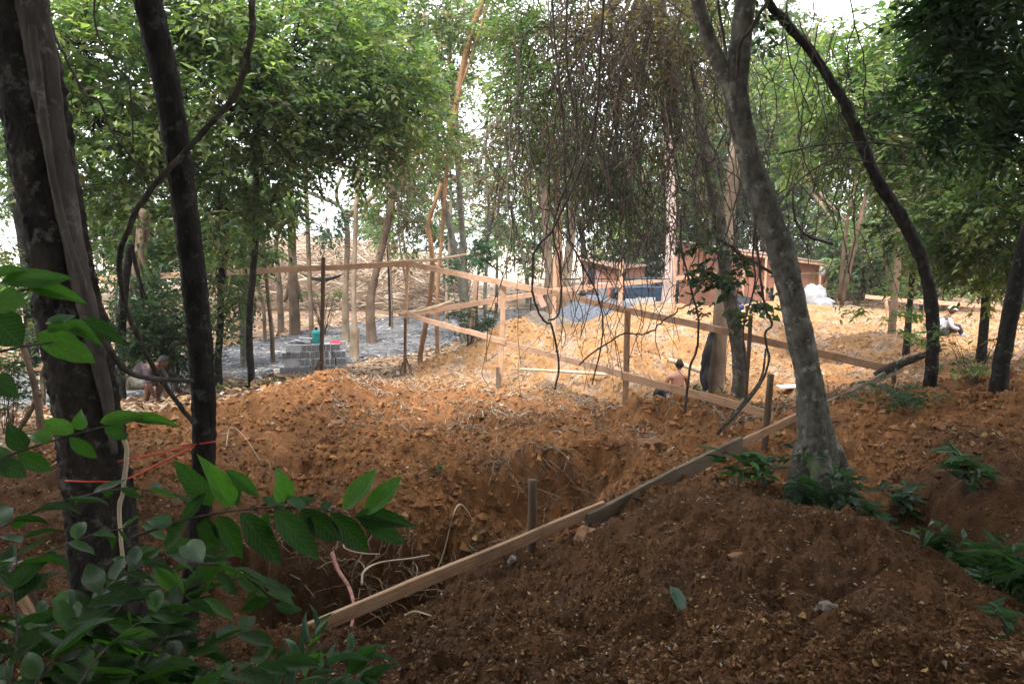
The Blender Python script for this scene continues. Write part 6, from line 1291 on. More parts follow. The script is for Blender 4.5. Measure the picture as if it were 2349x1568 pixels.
def head(parent, c, fwd, skinm, hairm=None, cap_=None, r=0.1):
    """head with face; c centre, fwd direction the face looks"""
    c = np.array(c, float); f = np.array(fwd, float); f /= np.linalg.norm(f); sd = np.cross(f, [0, 0, 1.]); sd /= np.linalg.norm(sd); up = np.cross(sd, f)
    Wd = lambda a, b_, d_: c + sd * a * r + f * b_ * r + up * d_ * r
    u = np.linspace(0, math.pi, 18); w = np.linspace(0, 2 * math.pi, 29)[:-1]; U, W = np.meshgrid(u, w, indexing='ij'); x = np.sin(U) * np.cos(W); y = np.sin(U) * np.sin(W); z = np.cos(U)
    jaw = np.clip(-z, 0, 1); X = x * (.78 - .25 * jaw); Y = y * (.98 - .22 * jaw) + .1 * jaw; Z = z * 1.18
    front = np.clip(y, 0, 1); nose = np.exp(-((X / .16) ** 2 + ((Z + .15) / .28) ** 2)) * front; Y = Y + .24 * nose; eye = np.exp(-(((np.abs(X) - .33) / .16) ** 2 + ((Z - .12) / .12) ** 2)) * front; Y = Y - .12 * eye
    lip = np.exp(-((X / .28) ** 2 + ((Z + .58) / .07) ** 2)) * front; Y = Y + .07 * lip; ear = np.exp(-((Y / .16) ** 2 + (Z / .3) ** 2)); X = X + np.sign(X) * .14 * ear * (np.abs(X) > .4)
    V = c + (X[..., None] * sd + Y[..., None] * f + Z[..., None] * up) * r; n2 = 28; ii = np.arange(17)[:, None] * n2; jj = np.arange(n2)[None]; j2 = (jj + 1) % n2; Q = np.stack([ii + jj, ii + n2 + jj, ii + n2 + j2, ii + j2], -1).reshape(-1, 4)
    def put(name, V, Q, mat):
        mb = MB(); mb.add(V.reshape(-1, 3), None, Q); me = mb.mesh(name, M[mat], True); o = bpy.data.objects.new(name, me); C.objects.link(o); o.parent = parent; return o
    ho = put('head', V, Q, skinm)
    for s_ in (-1, 1):
        e = Wd(.32 * s_, .82, .12); mb = MB(); tube(mb, [e - sd * .08 * r, e + sd * .08 * r], [.05 * r, .05 * r], 6, 4); o = bpy.data.objects.new('eye', mb.mesh('eye', M['hair'], True)); C.objects.link(o); o.parent = parent
    if hairm:
        k = Z > .95 * Y - .42; sc = 1.06 + .06 * fbm(x * 4, y * 4 + z * 3, 3, 3); Vh = c + (X[..., None] * sd + Y[..., None] * f + Z[..., None] * up) * r * sc[..., None]; kk = k.ravel(); put('hair', Vh, Q[kk[Q].all(1)], hairm)
    if cap_:
        k = (Z > .32); Vh = c + (X[..., None] * sd * 1.1 + Y[..., None] * f * 1.08 + Z[..., None] * up * 1.08) * r; kk = k.ravel(); put('cap', Vh, Q[kk[Q].all(1)], cap_)
        mb = MB(); bv = []; 
        for t in np.linspace(-1, 1, 9): bv += [Wd(.72 * t, .72 - .1 * abs(t), .42), Wd(.62 * t, 1.5 - .45 * t * t, .34)]
        bv = np.array(bv); bv2 = bv - up * .05 * r; mb.add(bv, None, [(2 * i, 2 * i + 1, 2 * i + 3, 2 * i + 2) for i in range(8)]); mb.add(bv2, None, [(2 * i + 2, 2 * i + 3, 2 * i + 1, 2 * i) for i in range(8)])
        o = bpy.data.objects.new('cap_brim', mb.mesh('cap_brim', M[cap_])); C.objects.link(o); o.parent = parent
# man in a pale cap sitting at the right
q = gp(2168, 772, 20.0, -.04); man = thing('person', 'person in a pale cap and grey shirt sitting on the soil at the right', 'person', tuple(q)); man.rotation_euler = (0, 0, R(-8))
# x to the picture's right (the way he faces), y away
J = [(-.12, 0, .12, .12), (-.10, 0, .24, .12, .13), (-.04, -.0, .40, .13, .15), (.02, 0, .52, .10, .14), (.07, 0, .60, .05), (.09, 0, .66, .05),
     (.0, -.17, .50, .06), (.06, -.26, .30, .045), (.27, -.17, .24, .035), (.0, .17, .50, .06), (.08, .27, .32, .045), (.28, .12, .26, .035),
     (-.06, -.1, .11, .09), (.26, -.15, .34, .07), (.36, -.13, .08, .045), (.46, -.13, .04, .04), (-.06, .1, .11, .09), (.24, .16, .36, .07), (.34, .15, .08, .045), (.44, .16, .04, .04)]
E = [(0, 1), (1, 2), (2, 3), (3, 4), (4, 5), (3, 6), (6, 7), (7, 8), (3, 9), (9, 10), (10, 11), (0, 12), (12, 13), (13, 14), (14, 15), (0, 16), (16, 17), (17, 18), (18, 19)]
J2 = list(J); E2 = list(E); hand(J2, E2, 8, (1, .35, -.2), 1, 1); hand(J2, E2, 11, (1, -.3, -.2), 1, -1); skin('body', 'skin_dark', man, J2, E2)
g_ = lambda ids, k: [(*J[i][:3], J[i][3] * k + .008, (J[i][4] if len(J[i]) > 4 else J[i][3]) * k + .008) for i in ids]
skin('shirt', 'shirt_grey', man, g_([0, 1, 2, 3, 6, 7, 8, 9, 10, 11], 1.1), [(0, 1), (1, 2), (2, 3), (3, 4), (4, 5), (5, 6), (3, 7), (7, 8), (8, 9)])
skin('trousers', 'trousers_dark', man, g_([0, 12, 13, 14, 16, 17, 18], 1.1), [(0, 1), (1, 2), (2, 3), (0, 4), (4, 5), (5, 6)])
for y in (-.13, .16): mb = MB(); tube(mb, [(.33, y, .05), (.42, y, .05), (.54, y, .035)], [.05, .055, .03], 8, 10); o = bpy.data.objects.new('shoe', mb.mesh('shoe', M['shoe_blue'], True)); C.objects.link(o); o.parent = man
head(man, (.12, 0, .75), (.9, -.45, -.15), 'skin_dark', None, 'cap', .105)
# bare-backed man in the trench
q = gp(1556, 906, 15.6, .2); man2 = thing('person', 'bare-backed person with dark hair working in the trench, back turned', 'person', tuple(q)); man2.rotation_euler = (0, 0, R(4))
J = [(0, 0, .22, .13, .11), (0, .03, .36, .13, .1), (0.01, .10, .54, .15, .11), (.02, .16, .66, .13, .09), (.05, .20, .74, .055), (.07, .23, .80, .05),
     (-.19, .14, .64, .062), (-.27, .16, .42, .045), (-.24, .34, .30, .035), (.21, .16, .64, .062), (.29, .2, .42, .045), (.22, .4, .32, .035),
     (-.1, .0, .18, .09), (-.16, .32, .28, .075), (-.16, .24, .02, .05), (-.16, .38, 0, .04), (.1, .0, .18, .09), (.16, .32, .28, .075), (.16, .24, .02, .05), (.16, .38, 0, .04)]
J2 = list(J); E2 = list(E); hand(J2, E2, 8, (.2, 1, -.4), 1, 1); hand(J2, E2, 11, (-.2, 1, -.4), 1, -1); skin('body', 'skin_brown', man2, J2, E2)
g_ = lambda ids, k: [(*J[i][:3], J[i][3] * k + .008, (J[i][4] if len(J[i]) > 4 else J[i][3]) * k + .008) for i in ids]
skin('shorts', 'trousers_dark', man2, g_([0, 12, 13, 16, 17], 1.12), [(0, 1), (1, 2), (0, 3), (3, 4)])
head(man2, (.09, .27, .90), (.25, 1, -.3), 'skin_brown', 'hair', None, .105)
# worker bending behind the dark trunks at the left
q = gp(345, 938, 13.6, 0); man3 = thing('person', 'crouching person in striped shirt and mottled shorts behind the dark trunks at the left', 'person', tuple(q)); man3.rotation_euler = (0, 0, R(-12))
J = [(-.26, 0, .46, .13, .12), (-.16, 0, .58, .12, .12), (.02, 0, .70, .14, .13), (.15, 0, .74, .12, .11), (.24, 0, .77, .055), (.29, 0, .80, .05),
     (.12, -.18, .68, .06), (.2, -.22, .42, .045), (.22, -.12, .18, .035), (.12, .18, .68, .06), (.22, .22, .42, .045), (.26, .12, .18, .035),
     (-.2, -.1, .44, .1), (.12, -.14, .40, .08), (.02, -.13, .06, .05), (.15, -.13, .03, .04), (-.2, .1, .44, .1), (.14, .14, .42, .08), (.06, .14, .06, .05), (.19, .15, .03, .04)]
J2 = list(J); E2 = list(E); hand(J2, E2, 8, (.3, .1, -.9), 1, 1); hand(J2, E2, 11, (.3, -.1, -.9), 1, -1); skin('body', 'skin_dark', man3, J2, E2)
g_ = lambda ids, k: [(*J[i][:3], J[i][3] * k + .01, (J[i][4] if len(J[i]) > 4 else J[i][3]) * k + .01) for i in ids]
skin('shirt', 'shirt_striped', man3, g_([0, 1, 2, 3, 6, 7, 9, 10], 1.1), [(0, 1), (1, 2), (2, 3), (3, 4), (4, 5), (3, 6), (6, 7)])
skin('shorts', 'shorts_camo', man3, g_([0, 12, 13, 16, 17], 1.18), [(0, 1), (1, 2), (0, 3), (3, 4)])
head(man3, (.36, 0, .84), (1, -.3, -.5), 'skin_dark', 'hair', None, .105)
# ------------------------------------------------------------------ near plants: every leaf its own part
def big_leaf_mat(name, c0, c1, transl=0.35, rough=0.4):
    m, nt, b, o = new_mat(name)
    oi = N(nt, 'ShaderNodeObjectInfo'); r = ramp(nt, [(0.0, c0), (1.0, c1)]); nt.links.new(oi.outputs['Random'], r.inputs['Fac'])
    tc = nt.nodes.new('ShaderNodeUVMap'); sx = N(nt, 'ShaderNodeSeparateXYZ'); nt.links.new(tc.outputs['UV'], sx.inputs['Vector'])
    ab = N(nt, 'ShaderNodeMath', operation='ABSOLUTE'); nt.links.new(sx.outputs['X'], ab.inputs[0])
    ma = N(nt, 'ShaderNodeMath', operation='MULTIPLY_ADD'); ma.inputs[1].default_value = -0.55; nt.links.new(ab.outputs[0], ma.inputs[0]); nt.links.new(sx.outputs['Y'], ma.inputs[2])
    mu = N(nt, 'ShaderNodeMath', operation='MULTIPLY'); mu.inputs[1].default_value = 58.0; nt.links.new(ma.outputs[0], mu.inputs[0])
    sn = N(nt, 'ShaderNodeMath', operation='SINE'); nt.links.new(mu.outputs[0], sn.inputs[0])
    pw = N(nt, 'ShaderNodeMapRange'); pw.inputs['From Min'].default_value = 0.75; pw.inputs['From Max'].default_value = 1.0; nt.links.new(sn.outputs[0], pw.inputs['Value'])
    mid = N(nt, 'ShaderNodeMapRange'); mid.inputs['From Min'].default_value = 0.03; mid.inputs['From Max'].default_value = 0.0; nt.links.new(ab.outputs[0], mid.inputs['Value'])
    mxn = N(nt, 'ShaderNodeMath', operation='MAXIMUM'); nt.links.new(pw.outputs['Result'], mxn.inputs[0]); nt.links.new(mid.outputs['Result'], mxn.inputs[1])
    ns = noise(nt, tc.outputs['UV'], 6, 4); r2 = ramp(nt, [(.3, (.8,) * 3), (.7, (1.2,) * 3)]); nt.links.new(ns.outputs['Fac'], r2.inputs['Fac'])
    col = mixc(nt, 1.0, r.outputs['Color'], r2.outputs['Color'], 'MULTIPLY')
    fac = N(nt, 'ShaderNodeMath', operation='MULTIPLY'); fac.inputs[1].default_value = 0.14; nt.links.new(mxn.outputs[0], fac.inputs[0])
    col = mixc(nt, fac.outputs[0], col, (0.16, 0.24, 0.1))
    ad = N(nt, 'ShaderNodeVectorMath', operation='ADD'); cmb = N(nt, 'ShaderNodeCombineXYZ'); nt.links.new(oi.outputs['Random'], cmb.inputs['X']); nt.links.new(oi.outputs['Random'], cmb.inputs['Y'])
    sc_ = N(nt, 'ShaderNodeVectorMath', operation='SCALE'); sc_.inputs['Scale'].default_value = 37.0; nt.links.new(cmb.outputs['Vector'], sc_.inputs[0]); nt.links.new(sc_.outputs['Vector'], ad.inputs[0]); nt.links.new(tc.outputs['UV'], ad.inputs[1])
    nb_ = noise(nt, ad.outputs['Vector'], 4.5, 5, .65); rb_ = ramp(nt, [(.62, (0, 0, 0)), (.7, (.8, .8, .8))]); nt.links.new(nb_.outputs['Fac'], rb_.inputs['Fac']); col = mixc(nt, rb_.outputs['Color'], col, (.1, .065, .025))
    nt.links.new(col, b.inputs['Base Color']); b.inputs['Roughness'].default_value = rough + .1; b.inputs['Specular IOR Level'].default_value = 0.26
    bump(nt, b, mxn.outputs[0], 0.35, 0.003)
    t = nt.nodes.new('ShaderNodeBsdfTranslucent'); ms = nt.nodes.new('ShaderNodeMixShader'); tcx = mixc(nt, 1.0, col, (1.4, 1.9, 0.6), 'MULTIPLY'); nt.links.new(tcx, t.inputs['Color']); ms.inputs['Fac'].default_value = transl
    nt.links.new(b.outputs['BSDF'], ms.inputs[1]); nt.links.new(t.outputs['BSDF'], ms.inputs[2]); nt.links.new(ms.outputs['Shader'], o.inputs['Surface']); return m
M['big_fresh'] = big_leaf_mat('big_fresh', (0.04, 0.115, 0.018), (0.075, 0.18, 0.03), .38); M['big_dark'] = big_leaf_mat('big_dark', (0.013, 0.038, 0.010), (0.03, 0.085, 0.016), .34, .42); M['big_blue'] = big_leaf_mat('big_blue', (0.035, 0.08, 0.05), (0.06, 0.115, 0.075), .25, .35)
def leaf_mesh(name, mat, shape='oval', curl=0.15, fold=0.2, seed=0):
    rs = np.random.default_rng(seed); k = 11; t = np.linspace(0, 1, k)
    w = np.sin(math.pi * t ** (0.85 if shape == 'oval' else 0.62)) ** (0.8 if shape == 'oval' else 1.0) * 0.5; w[0] = 0.03; w[-1] = 0.004
    V, uv = [], []
    for i in range(k):
        y = t[i]; z = -curl * y * y + .03 * math.sin(y * 7 + seed); wl = w[i] * (1 + rs.normal(0, .03)); wr = w[i] * (1 + rs.normal(0, .03))
        V += [(-wl, y, z + fold * wl + rs.normal(0, .006)), (-wl * .5, y, z + fold * wl * .42), (0, y, z), (wr * .5, y, z + fold * wr * .42), (wr, y, z + fold * wr + rs.normal(0, .006))]; uv += [(-wl, y), (-wl * .5, y), (0, y), (wr * .5, y), (wr, y)]
    Q = [(i * 5 + j, i * 5 + j + 1, i * 5 + j + 6, i * 5 + j + 5) for i in range(k - 1) for j in range(4)]
    mb = MB(); mb.add(V, None, Q, None, np.array(uv)); return mb.mesh(name, M[mat], True)
LM = {m: [leaf_mesh('leaf', m, 'oval' if s < 3 else 'lance', .08 + .07 * s, .12 + .06 * s, s) for s in range(4)] for m in ('big_fresh', 'big_dark', 'big_blue')}
LMn = {m: [leaf_mesh('leaf', m, 'lance', .1 + .1 * s, .3, 20 + s) for s in range(3)] for m in ('big_fresh', 'big_dark', 'big_blue')}
from mathutils import Matrix
def put_leaf(root, b, tip, w, nrm, mat, rs, narrow=False):
    b = Vector(b); tip = Vector(tip); y = tip - b; L = y.length; y.normalize(); n = Vector(nrm); x = y.cross(n); x.normalize(); n = x.cross(y)
    me = (LMn if narrow else LM)[mat]; me = me[int(rs.integers(0, len(me)))]
    o = bpy.data.objects.new('leaf', me); C.objects.link(o); o.parent = root
    m4 = Matrix((x, y, n)).transposed().to_4x4(); m4.translation = b - Vector(root.location)
    o.matrix_basis = m4 @ Matrix.Diagonal((w, L, L, 1)); return o
def twig_part(root, W, r, name='twig', mat='vine'):
    mb = MB(); tube(mb, W, np.linspace(r, r * .45, len(W)), 6, max(8, 3 * len(W)), .1, 3); return mb.build(name, M[mat], root, True)
def leafy_branch(label, pts, r, specs=(), n_auto=0, Lm=0.11, wl=0.42, mat='big_dark', seed=0, narrow=False, name='leafy_branch', cat='branch', t0=.1, spread=.75, updown=0.0, group=None, stand=False, alt=None):
    """pts: the twig; specs: (base xy, tip xy, width in the photograph, metres ahead); n_auto more leaves set alternately"""
    rs = np.random.default_rng(seed + 40); W = crom([np.array(P(*p)) if len(p) == 3 and not stand else np.array(p) for p in pts], 24)
    root = thing(name, label, cat, tuple(W[0]), group); twig_part(root, W, r)
    for s in specs:
        d = s[5] if len(s) > 5 else s[3]
        a, t = P(s[0][0], s[0][1], s[3]), P(s[1][0], s[1][1], d + rs.normal(0, .015)); nr_ = Vector((rs.normal(0, .35), -.75 + rs.normal(0, .2), .6)); put_leaf(root, a, t, s[2] * s[3] / F, nr_, s[4], rs, narrow)
    for k in range(n_auto):
        t = t0 + (1 - t0) * (k + .5) / n_auto; i_ = min(22, int(t * 23)); c = W[i_]; tg = W[min(23, i_ + 1)] - W[max(0, i_ - 1)]; tg /= np.linalg.norm(tg); up = np.array([0, 0, 1.]); sd = np.cross(tg, up); sd /= np.linalg.norm(sd) + 1e-6
        s_ = 1 if k % 2 else -1; L = Lm * rs.uniform(.65, 1.2) * (1 - .25 * t); dr_ = tg * rs.uniform(.35, .75) + sd * s_ * spread + up * (updown + rs.normal(0, .3)); dr_ /= np.linalg.norm(dr_)
        nr_ = up * .9 + rs.normal(0, .35, 3); m_ = mat if alt is None or rs.random() > .25 else alt; put_leaf(root, c, c + dr_ * L, L * wl * rs.uniform(.85, 1.15), nr_, m_, rs, narrow)
    return root
FD, DK, BL = 'big_fresh', 'big_dark', 'big_blue'
D1 = 1.9
leafy_branch('long leafy twig reaching right from the lower left, its broad leaves spread in pairs', [(300, 1232, 1.75), (430, 1190, 1.8), (560, 1168, 1.85), (650, 1162, 1.9), (740, 1170, 1.95), (815, 1180, 2.0)], .004, [
 ((487, 1158), (400, 1056), 50, 1.85, DK), ((532, 1162), (464, 1042), 52, 1.85, FD), ((545, 1160), (552, 1090), 36, 1.9, DK), ((592, 1138), (514, 1070), 34, 1.85, FD), ((648, 1152), (646, 1074), 58, 1.9, FD), ((790, 1168), (860, 1075), 52, 1.98, FD), ((838, 1180), (918, 1090), 52, 2.0, FD),
 ((815, 1182), (962, 1200), 46, 2.0, DK), ((758, 1176), (850, 1270), 58, 1.95, DK), ((822, 1190), (934, 1244), 50, 2.0, DK), ((690, 1168), (783, 1243), 62, 1.92, DK), ((628, 1170), (735, 1282), 62, 1.88, DK), ((552, 1176), (648, 1296), 62, 1.85, DK), ((500, 1182), (560, 1290), 56, 1.82, DK), ((470, 1186), (500, 1268), 50, 1.8, DK),
 ((655, 1162), (600, 1140), 26, 1.9, BL), ((700, 1166), (652, 1132), 26, 1.93, BL), ((668, 1160), (722, 1140), 30, 1.95, BL), ((738, 1168), (760, 1150), 24, 1.97, BL), ((430, 1192), (372, 1256), 44, 1.78, DK), ((396, 1200), (330, 1190), 36, 1.78, BL), ((420, 1190), (470, 1130), 30, 1.8, DK), ((620, 1176), (600, 1260), 46, 1.88, DK), ((700, 1174), (712, 1250), 46, 1.93, DK)], seed=1)
leafy_branch('bright green large-leaved twig at the left edge in front of the thick trunk', [(-40, 690, 1.35), (20, 672, 1.38), (80, 660, 1.42), (110, 640, 1.45)], .003, [((0, 650), (162, 632), 62, 1.4, FD), ((60, 650), (182, 682), 40, 1.42, FD), ((-10, 690), (52, 690), 70, 1.36, FD), ((-30, 720), (52, 790), 90, 1.36, DK), ((-20, 640), (60, 606), 40, 1.4, FD)], seed=2)
leafy_branch('second large-leaved twig at the left edge, just below the bright one', [(-20, 812, 1.35), (50, 795, 1.4), (120, 785, 1.45), (170, 775, 1.5)], .003, [((88, 766), (216, 826), 66, 1.45, FD), ((150, 742), (226, 776), 40, 1.5, FD), ((104, 742), (172, 722), 34, 1.47, BL), ((110, 750), (160, 745), 40, 1.46, FD), ((190, 735), (282, 782), 42, 1.55, DK), ((-20, 870), (40, 905), 60, 1.36, DK)], seed=3)
leafy_branch('green leafy twig crossing the thick trunk at mid height near its foot', [(-30, 1062, 1.5), (60, 1030, 1.52), (150, 1002, 1.55), (250, 975, 1.58), (330, 960, 1.62)], .003, [((230, 968), (330, 948), 40, 1.58, FD), ((300, 958), (412, 968), 30, 1.62, FD), ((170, 992), (96, 962), 40, 1.56, FD), ((190, 985), (176, 940), 44, 1.57, FD), ((240, 972), (290, 1008), 34, 1.58, DK), ((120, 1010), (60, 990), 44, 1.54, FD), ((60, 1030), (10, 970), 50, 1.52, DK), ((160, 1002), (222, 1052), 34, 1.56, DK), ((40, 1040), (120, 1080), 44, 1.52, DK), ((-10, 1055), (60, 1092), 46, 1.5, DK), ((10, 1080), (-30, 1010), 60, 1.5, DK)], seed=4)
rs0 = np.random.default_rng(12)
BRN = [([(-40, 1230), (60, 1180), (180, 1140), (300, 1120), (420, 1140)], 'thin twig of small leaves running across above the lower left shrub', 14, .075), ([(-60, 1370), (60, 1290), (200, 1230), (340, 1200)], 'leafy twig rising from the left edge below the round stake', 14, .09),
       ([(60, 1600), (140, 1480), (220, 1370), (330, 1290), (430, 1250)], 'dark leafy stem arching up through the middle of the lower left shrub', 18, .1), ([(160, 1600), (240, 1490), (350, 1410), (480, 1370)], 'dark leafy stem of the lower left shrub bending to the slim trunk', 18, .1),
       ([(20, 1600), (40, 1460), (30, 1330), (60, 1220)], 'upright dark leafy stem at the left edge of the lower left shrub', 16, .1), ([(260, 1600), (350, 1540), (460, 1490), (590, 1440)], 'low dark leafy stem at the bottom of the lower left shrub', 18, .1),
       ([(100, 1610), (190, 1540), (310, 1480), (420, 1440)], 'dark leafy stem low in the lower left shrub, deep in shade', 18, .1), ([(380, 1620), (470, 1570), (580, 1530), (680, 1520)], 'leafy stem at the bottom edge below the end of the near rail', 14, .1),
       ([(250, 1420), (330, 1340), (440, 1300), (560, 1330)], 'short leafy stem in front of the foot of the slim dark trunk', 14, .1), ([(0, 1480), (90, 1420), (200, 1400), (300, 1420)], 'drooping leafy stem at the left of the lower left shrub', 14, .095), ([(430, 1290), (520, 1300), (600, 1350), (640, 1400)], 'small drooping leafy twig under the long leafy twig', 10, .09),
       ([(-60, 1640), (60, 1560), (180, 1520), (320, 1530)], 'broad-leaved dark stem in the bottom left corner', 16, .115), ([(120, 1640), (200, 1570), (330, 1550), (460, 1560)], 'broad-leaved dark stem along the bottom edge, right of the corner', 16, .115), ([(300, 1650), (380, 1590), (500, 1580), (620, 1600)], 'third broad-leaved dark stem along the bottom edge', 14, .11),
       ([(100, 1500), (200, 1440), (280, 1360), (300, 1270)], 'dark leafy shoot standing before the foot of the thick leaning trunk', 16, .1), ([(330, 1520), (400, 1430), (430, 1340), (470, 1260)], 'dark leafy shoot standing before the foot of the slim dark trunk', 16, .1), ([(-30, 1540), (80, 1470), (180, 1460), (280, 1480)], 'shaded leafy stem bending right from the left edge near the bottom', 16, .105)]
for k, (pp, lab, n, L) in enumerate(BRN):
    d0 = rs0.uniform(1.4, 2.0); leafy_branch(lab, [(x, y, d0 + .12 * i_) for i_, (x, y) in enumerate(pp)], .004, n_auto=n, Lm=L * 1.38, mat=DK, seed=60 + k, alt=FD if k % 3 == 0 else None)
for k, (pp, lab) in enumerate((([(560, 1640, 2.3), (640, 1560, 2.35), (700, 1500, 2.45), (735, 1420, 2.5)], 'blue-green narrow-leaved stem beside the end of the near rail'), ([(640, 1650, 2.2), (740, 1590, 2.25), (840, 1560, 2.3)], 'blue-green narrow-leaved stem at the bottom edge, left of middle'), ([(600, 1660, 2.1), (700, 1560, 2.2), (780, 1510, 2.3), (850, 1500, 2.4)], 'narrow-leaved stem with a dark broad tip leaf at the bottom edge'))):
    leafy_branch(lab, pp, .004, [((800, 1540), (862, 1482), 40, 2.3, DK), ((830, 1575), (900, 1512), 40, 2.3, DK)] if k == 2 else (), n_auto=16, Lm=.16, wl=.2, mat=BL, seed=90 + k, narrow=True, updown=.25, alt=FD)
# plants of the near right
def seedling(label, x, y, d, stems, L, n, mat, alt=None, narrow=False, wl=.36, seed=0, lean=.35, name='seedling', cat='plant'):
    rs = np.random.default_rng(seed + 700); b = gp(x, y, d, -.02); root = thing(name, label, cat, tuple(b))
    for s in range(stems):
        a = rs.random() * 6.28; h = L * rs.uniform(1.4, 2.4); out = np.array([math.cos(a), math.sin(a), 0]) * lean * h * rs.uniform(.4, 1.2)
        W = crom([b, b + out * .35 + [0, 0, h * .55], b + out + [0, 0, h * .85]], 12); twig_part(root, W, .0035)
        for k in range(n):
            t = .3 + .7 * (k + 1) / n; c = W[min(11, int(t * 11.9))]; aa = rs.random() * 6.28; dr_ = np.array([math.cos(aa), math.sin(aa), rs.uniform(-.2, .45)]) * .8 + out / (np.linalg.norm(out) + 1e-6) * .3; dr_ /= np.linalg.norm(dr_); l_ = L * rs.uniform(.6, 1.15)
            put_leaf(root, c, c + dr_ * l_, l_ * wl, np.array([0, 0, 1]) + rs.normal(0, .3, 3), alt if alt and rs.random() < .3 else mat, rs, narrow)
    return root
seedling('leafy seedling clump on the mound left of the forked tree foot', 1690, 1150, 6.9, 5, .22, 7, DK, FD, seed=1); seedling('pale green seedling beside the old plank left of the forked tree', 1755, 1135, 7.1, 5, .2, 6, FD, BL, seed=11)
seedling('leafy seedlings growing against the foot of the grey forked tree', 1835, 1165, 6.7, 6, .22, 7, DK, BL, seed=2)
seedling('leafy seedlings right of the foot of the grey forked tree', 1940, 1175, 6.7, 5, .22, 7, DK, BL, seed=3)
seedling('single pale green seedling with four long leaves on the dark right slope', 2140, 1200, 6.3, 2, .28, 3, FD, BL, seed=4, lean=.2)
seedling('blue-green feathery plant at the right edge on the dark slope', 2290, 1320, 5.0, 6, .2, 8, BL, DK, True, .18, 5)
seedling('dark low plant in the hollow right of the near mound', 2130, 1260, 6.0, 4, .18, 6, DK, BL, seed=6)
seedling('dark feathery plant at the right edge below the blue-green one', 2345, 1440, 4.4, 6, .18, 8, DK, BL, True, .2, 7)
seedling('grey-green narrow-leaved sprig in the lower right corner', 2320, 1515, 3.5, 3, .14, 6, BL, None, True, .2, 8)
for k, (x, y, d, s_) in enumerate(((2000, 1222, 6.5, 5), (2075, 1262, 6.3, 6), (2150, 1305, 6.0, 6), (2225, 1350, 5.7, 7), (2290, 1395, 5.3, 7), (2345, 1450, 4.9, 7), (2060, 1215, 7.0, 4), (2335, 1390, 5.6, 6), (2200, 1290, 6.6, 5))):
    seedling(('dark leafy weed just behind the crest of the near mound, nearest the forked tree', 'second dark leafy weed behind the crest of the near mound', 'dark weed tuft in the hollow halfway down the mound crest', 'broad dark weed clump in the hollow below the pale seedling', 'thick dark weed clump near the right edge of the hollow', 'dark weed clump at the right edge, lowest in the hollow', 'thin dark weed between the forked tree and the pale seedling', 'dark weed at the right edge above the lowest clump', 'small dark weed under the pale green seedling')[k], x, y, d, s_, .25, 8, DK, BL, k % 2 == 1, .26 if k % 2 else .36, 30 + k)
for k, (x, y, d) in enumerate(((2170, 1335, 5.2), (2275, 1375, 4.9), (2330, 1440, 4.5))):
    seedling(('dark weed rooted on the crest of the near mound, left of two others', 'dark weed rooted on the crest of the near mound, between two others', 'dark weed rooted on the crest of the near mound at the right edge')[k], x, y, d, 6, .2, 8, DK, BL, True, .24, 50 + k)
seedling('tiny bright seedling in the middle of the dug hollow', 1003, 1100, 8.3, 2, .1, 4, BL, FD, seed=9)
# small items on the near soil
M['stone'] = mat_flat('stone', (0.2, 0.17, 0.15), 0.9, .25, 12, bumpy=.6); M['stone_red'] = mat_flat('stone_red', (0.28, 0.15, 0.085), 0.9, .2, 12, bumpy=.5); M['pipe'] = mat_flat('pipe', (0.4, 0.4, 0.4), .6, .15)
def rock(label, x, y, d, r, mat, seed): q = gp(x, y, d, r[2] * .35); lump('rock', label, 'rock', q, r, mat, seed, sub=7, amp=.45, smooth=False)
rock('pale grey angular rock on the dark soil at the lower right', 1890, 1480, 3.4, (.05, .045, .045), 'stone', 3)
rock('rust-red rock bulging behind the base of the short round stake', 1345, 1265, 6.3, (.13, .1, .09), 'stone_red', 5)
rock('yellowish rock on the crest of the middle mound', 778, 985, 9.8, (.12, .1, .07), 'stone_red', 7)
rock('small dark clod-like rock on the soil before the grey forked tree', 1490, 1040, 9.2, (.16, .13, .1), 'stone_red', 9)
for k, (x, y, d) in enumerate(((1060, 1218, 7.0), (1690, 1290, 4.8))): rock(('flat yellow stone above the pit', 'pale stone on the near mound')[k], x, y, d, (.07, .05, .03), 'stone_red', 20 + k)
q = gp(1170, 1302, 6.0, .03); mb = MB(); tube(mb, [q, q + np.array([.03, -.02, .06])], [.028, .028], 12, 4); tag(mb.build('pipe_stub', M['pipe'], smooth=True), 'short grey pipe stub in the soil below the near rail', 'pipe')
ll = thing('fallen_leaf', 'crumpled pale green leaf lying on the near slope at the bottom', 'leaf', tuple(gp(1555, 1415, 3.9, .01))); put_leaf(ll, gp(1540, 1368, 4.1, .03), gp(1570, 1425, 3.8, .04), .09, (0.3, -.3, 1), BL, rs0)
# roots in the pit
def root_(label, W, w, mat='peeled', seed=0): mb = MB(); tube(mb, W, np.linspace(w, w * .6, len(W)) * .75, 8, 6 * len(W), .15, seed); tag(mb.build('root', M[mat], smooth=True), label, 'root')
M['root_red'] = mat_bark('root_red', (.3, .12, .1), (.5, .27, .22), 12, .5)
root_('thick reddish root running down through the pit to the near rail', [np.array(P(*p)) for p in ((762, 1268, 6.5), (775, 1305, 6.3), (800, 1345, 6.0), (812, 1390, 5.6), (806, 1440, 5.0))], .028, 'root_red', 1)
root_('pale curved root looping over the pit, right of the reddish root', [np.array(P(*p)) for p in ((830, 1340, 5.9), (835, 1310, 6.0), (870, 1290, 6.2), (940, 1280, 6.4), (985, 1272, 6.6))], .014, 'peeled', 2)
root_('short pale root above the reddish one', [np.array(P(*p)) for p in ((795, 1225, 6.8), (790, 1255, 6.6), (830, 1268, 6.6), (870, 1270, 6.6))], .012, 'peeled', 3)
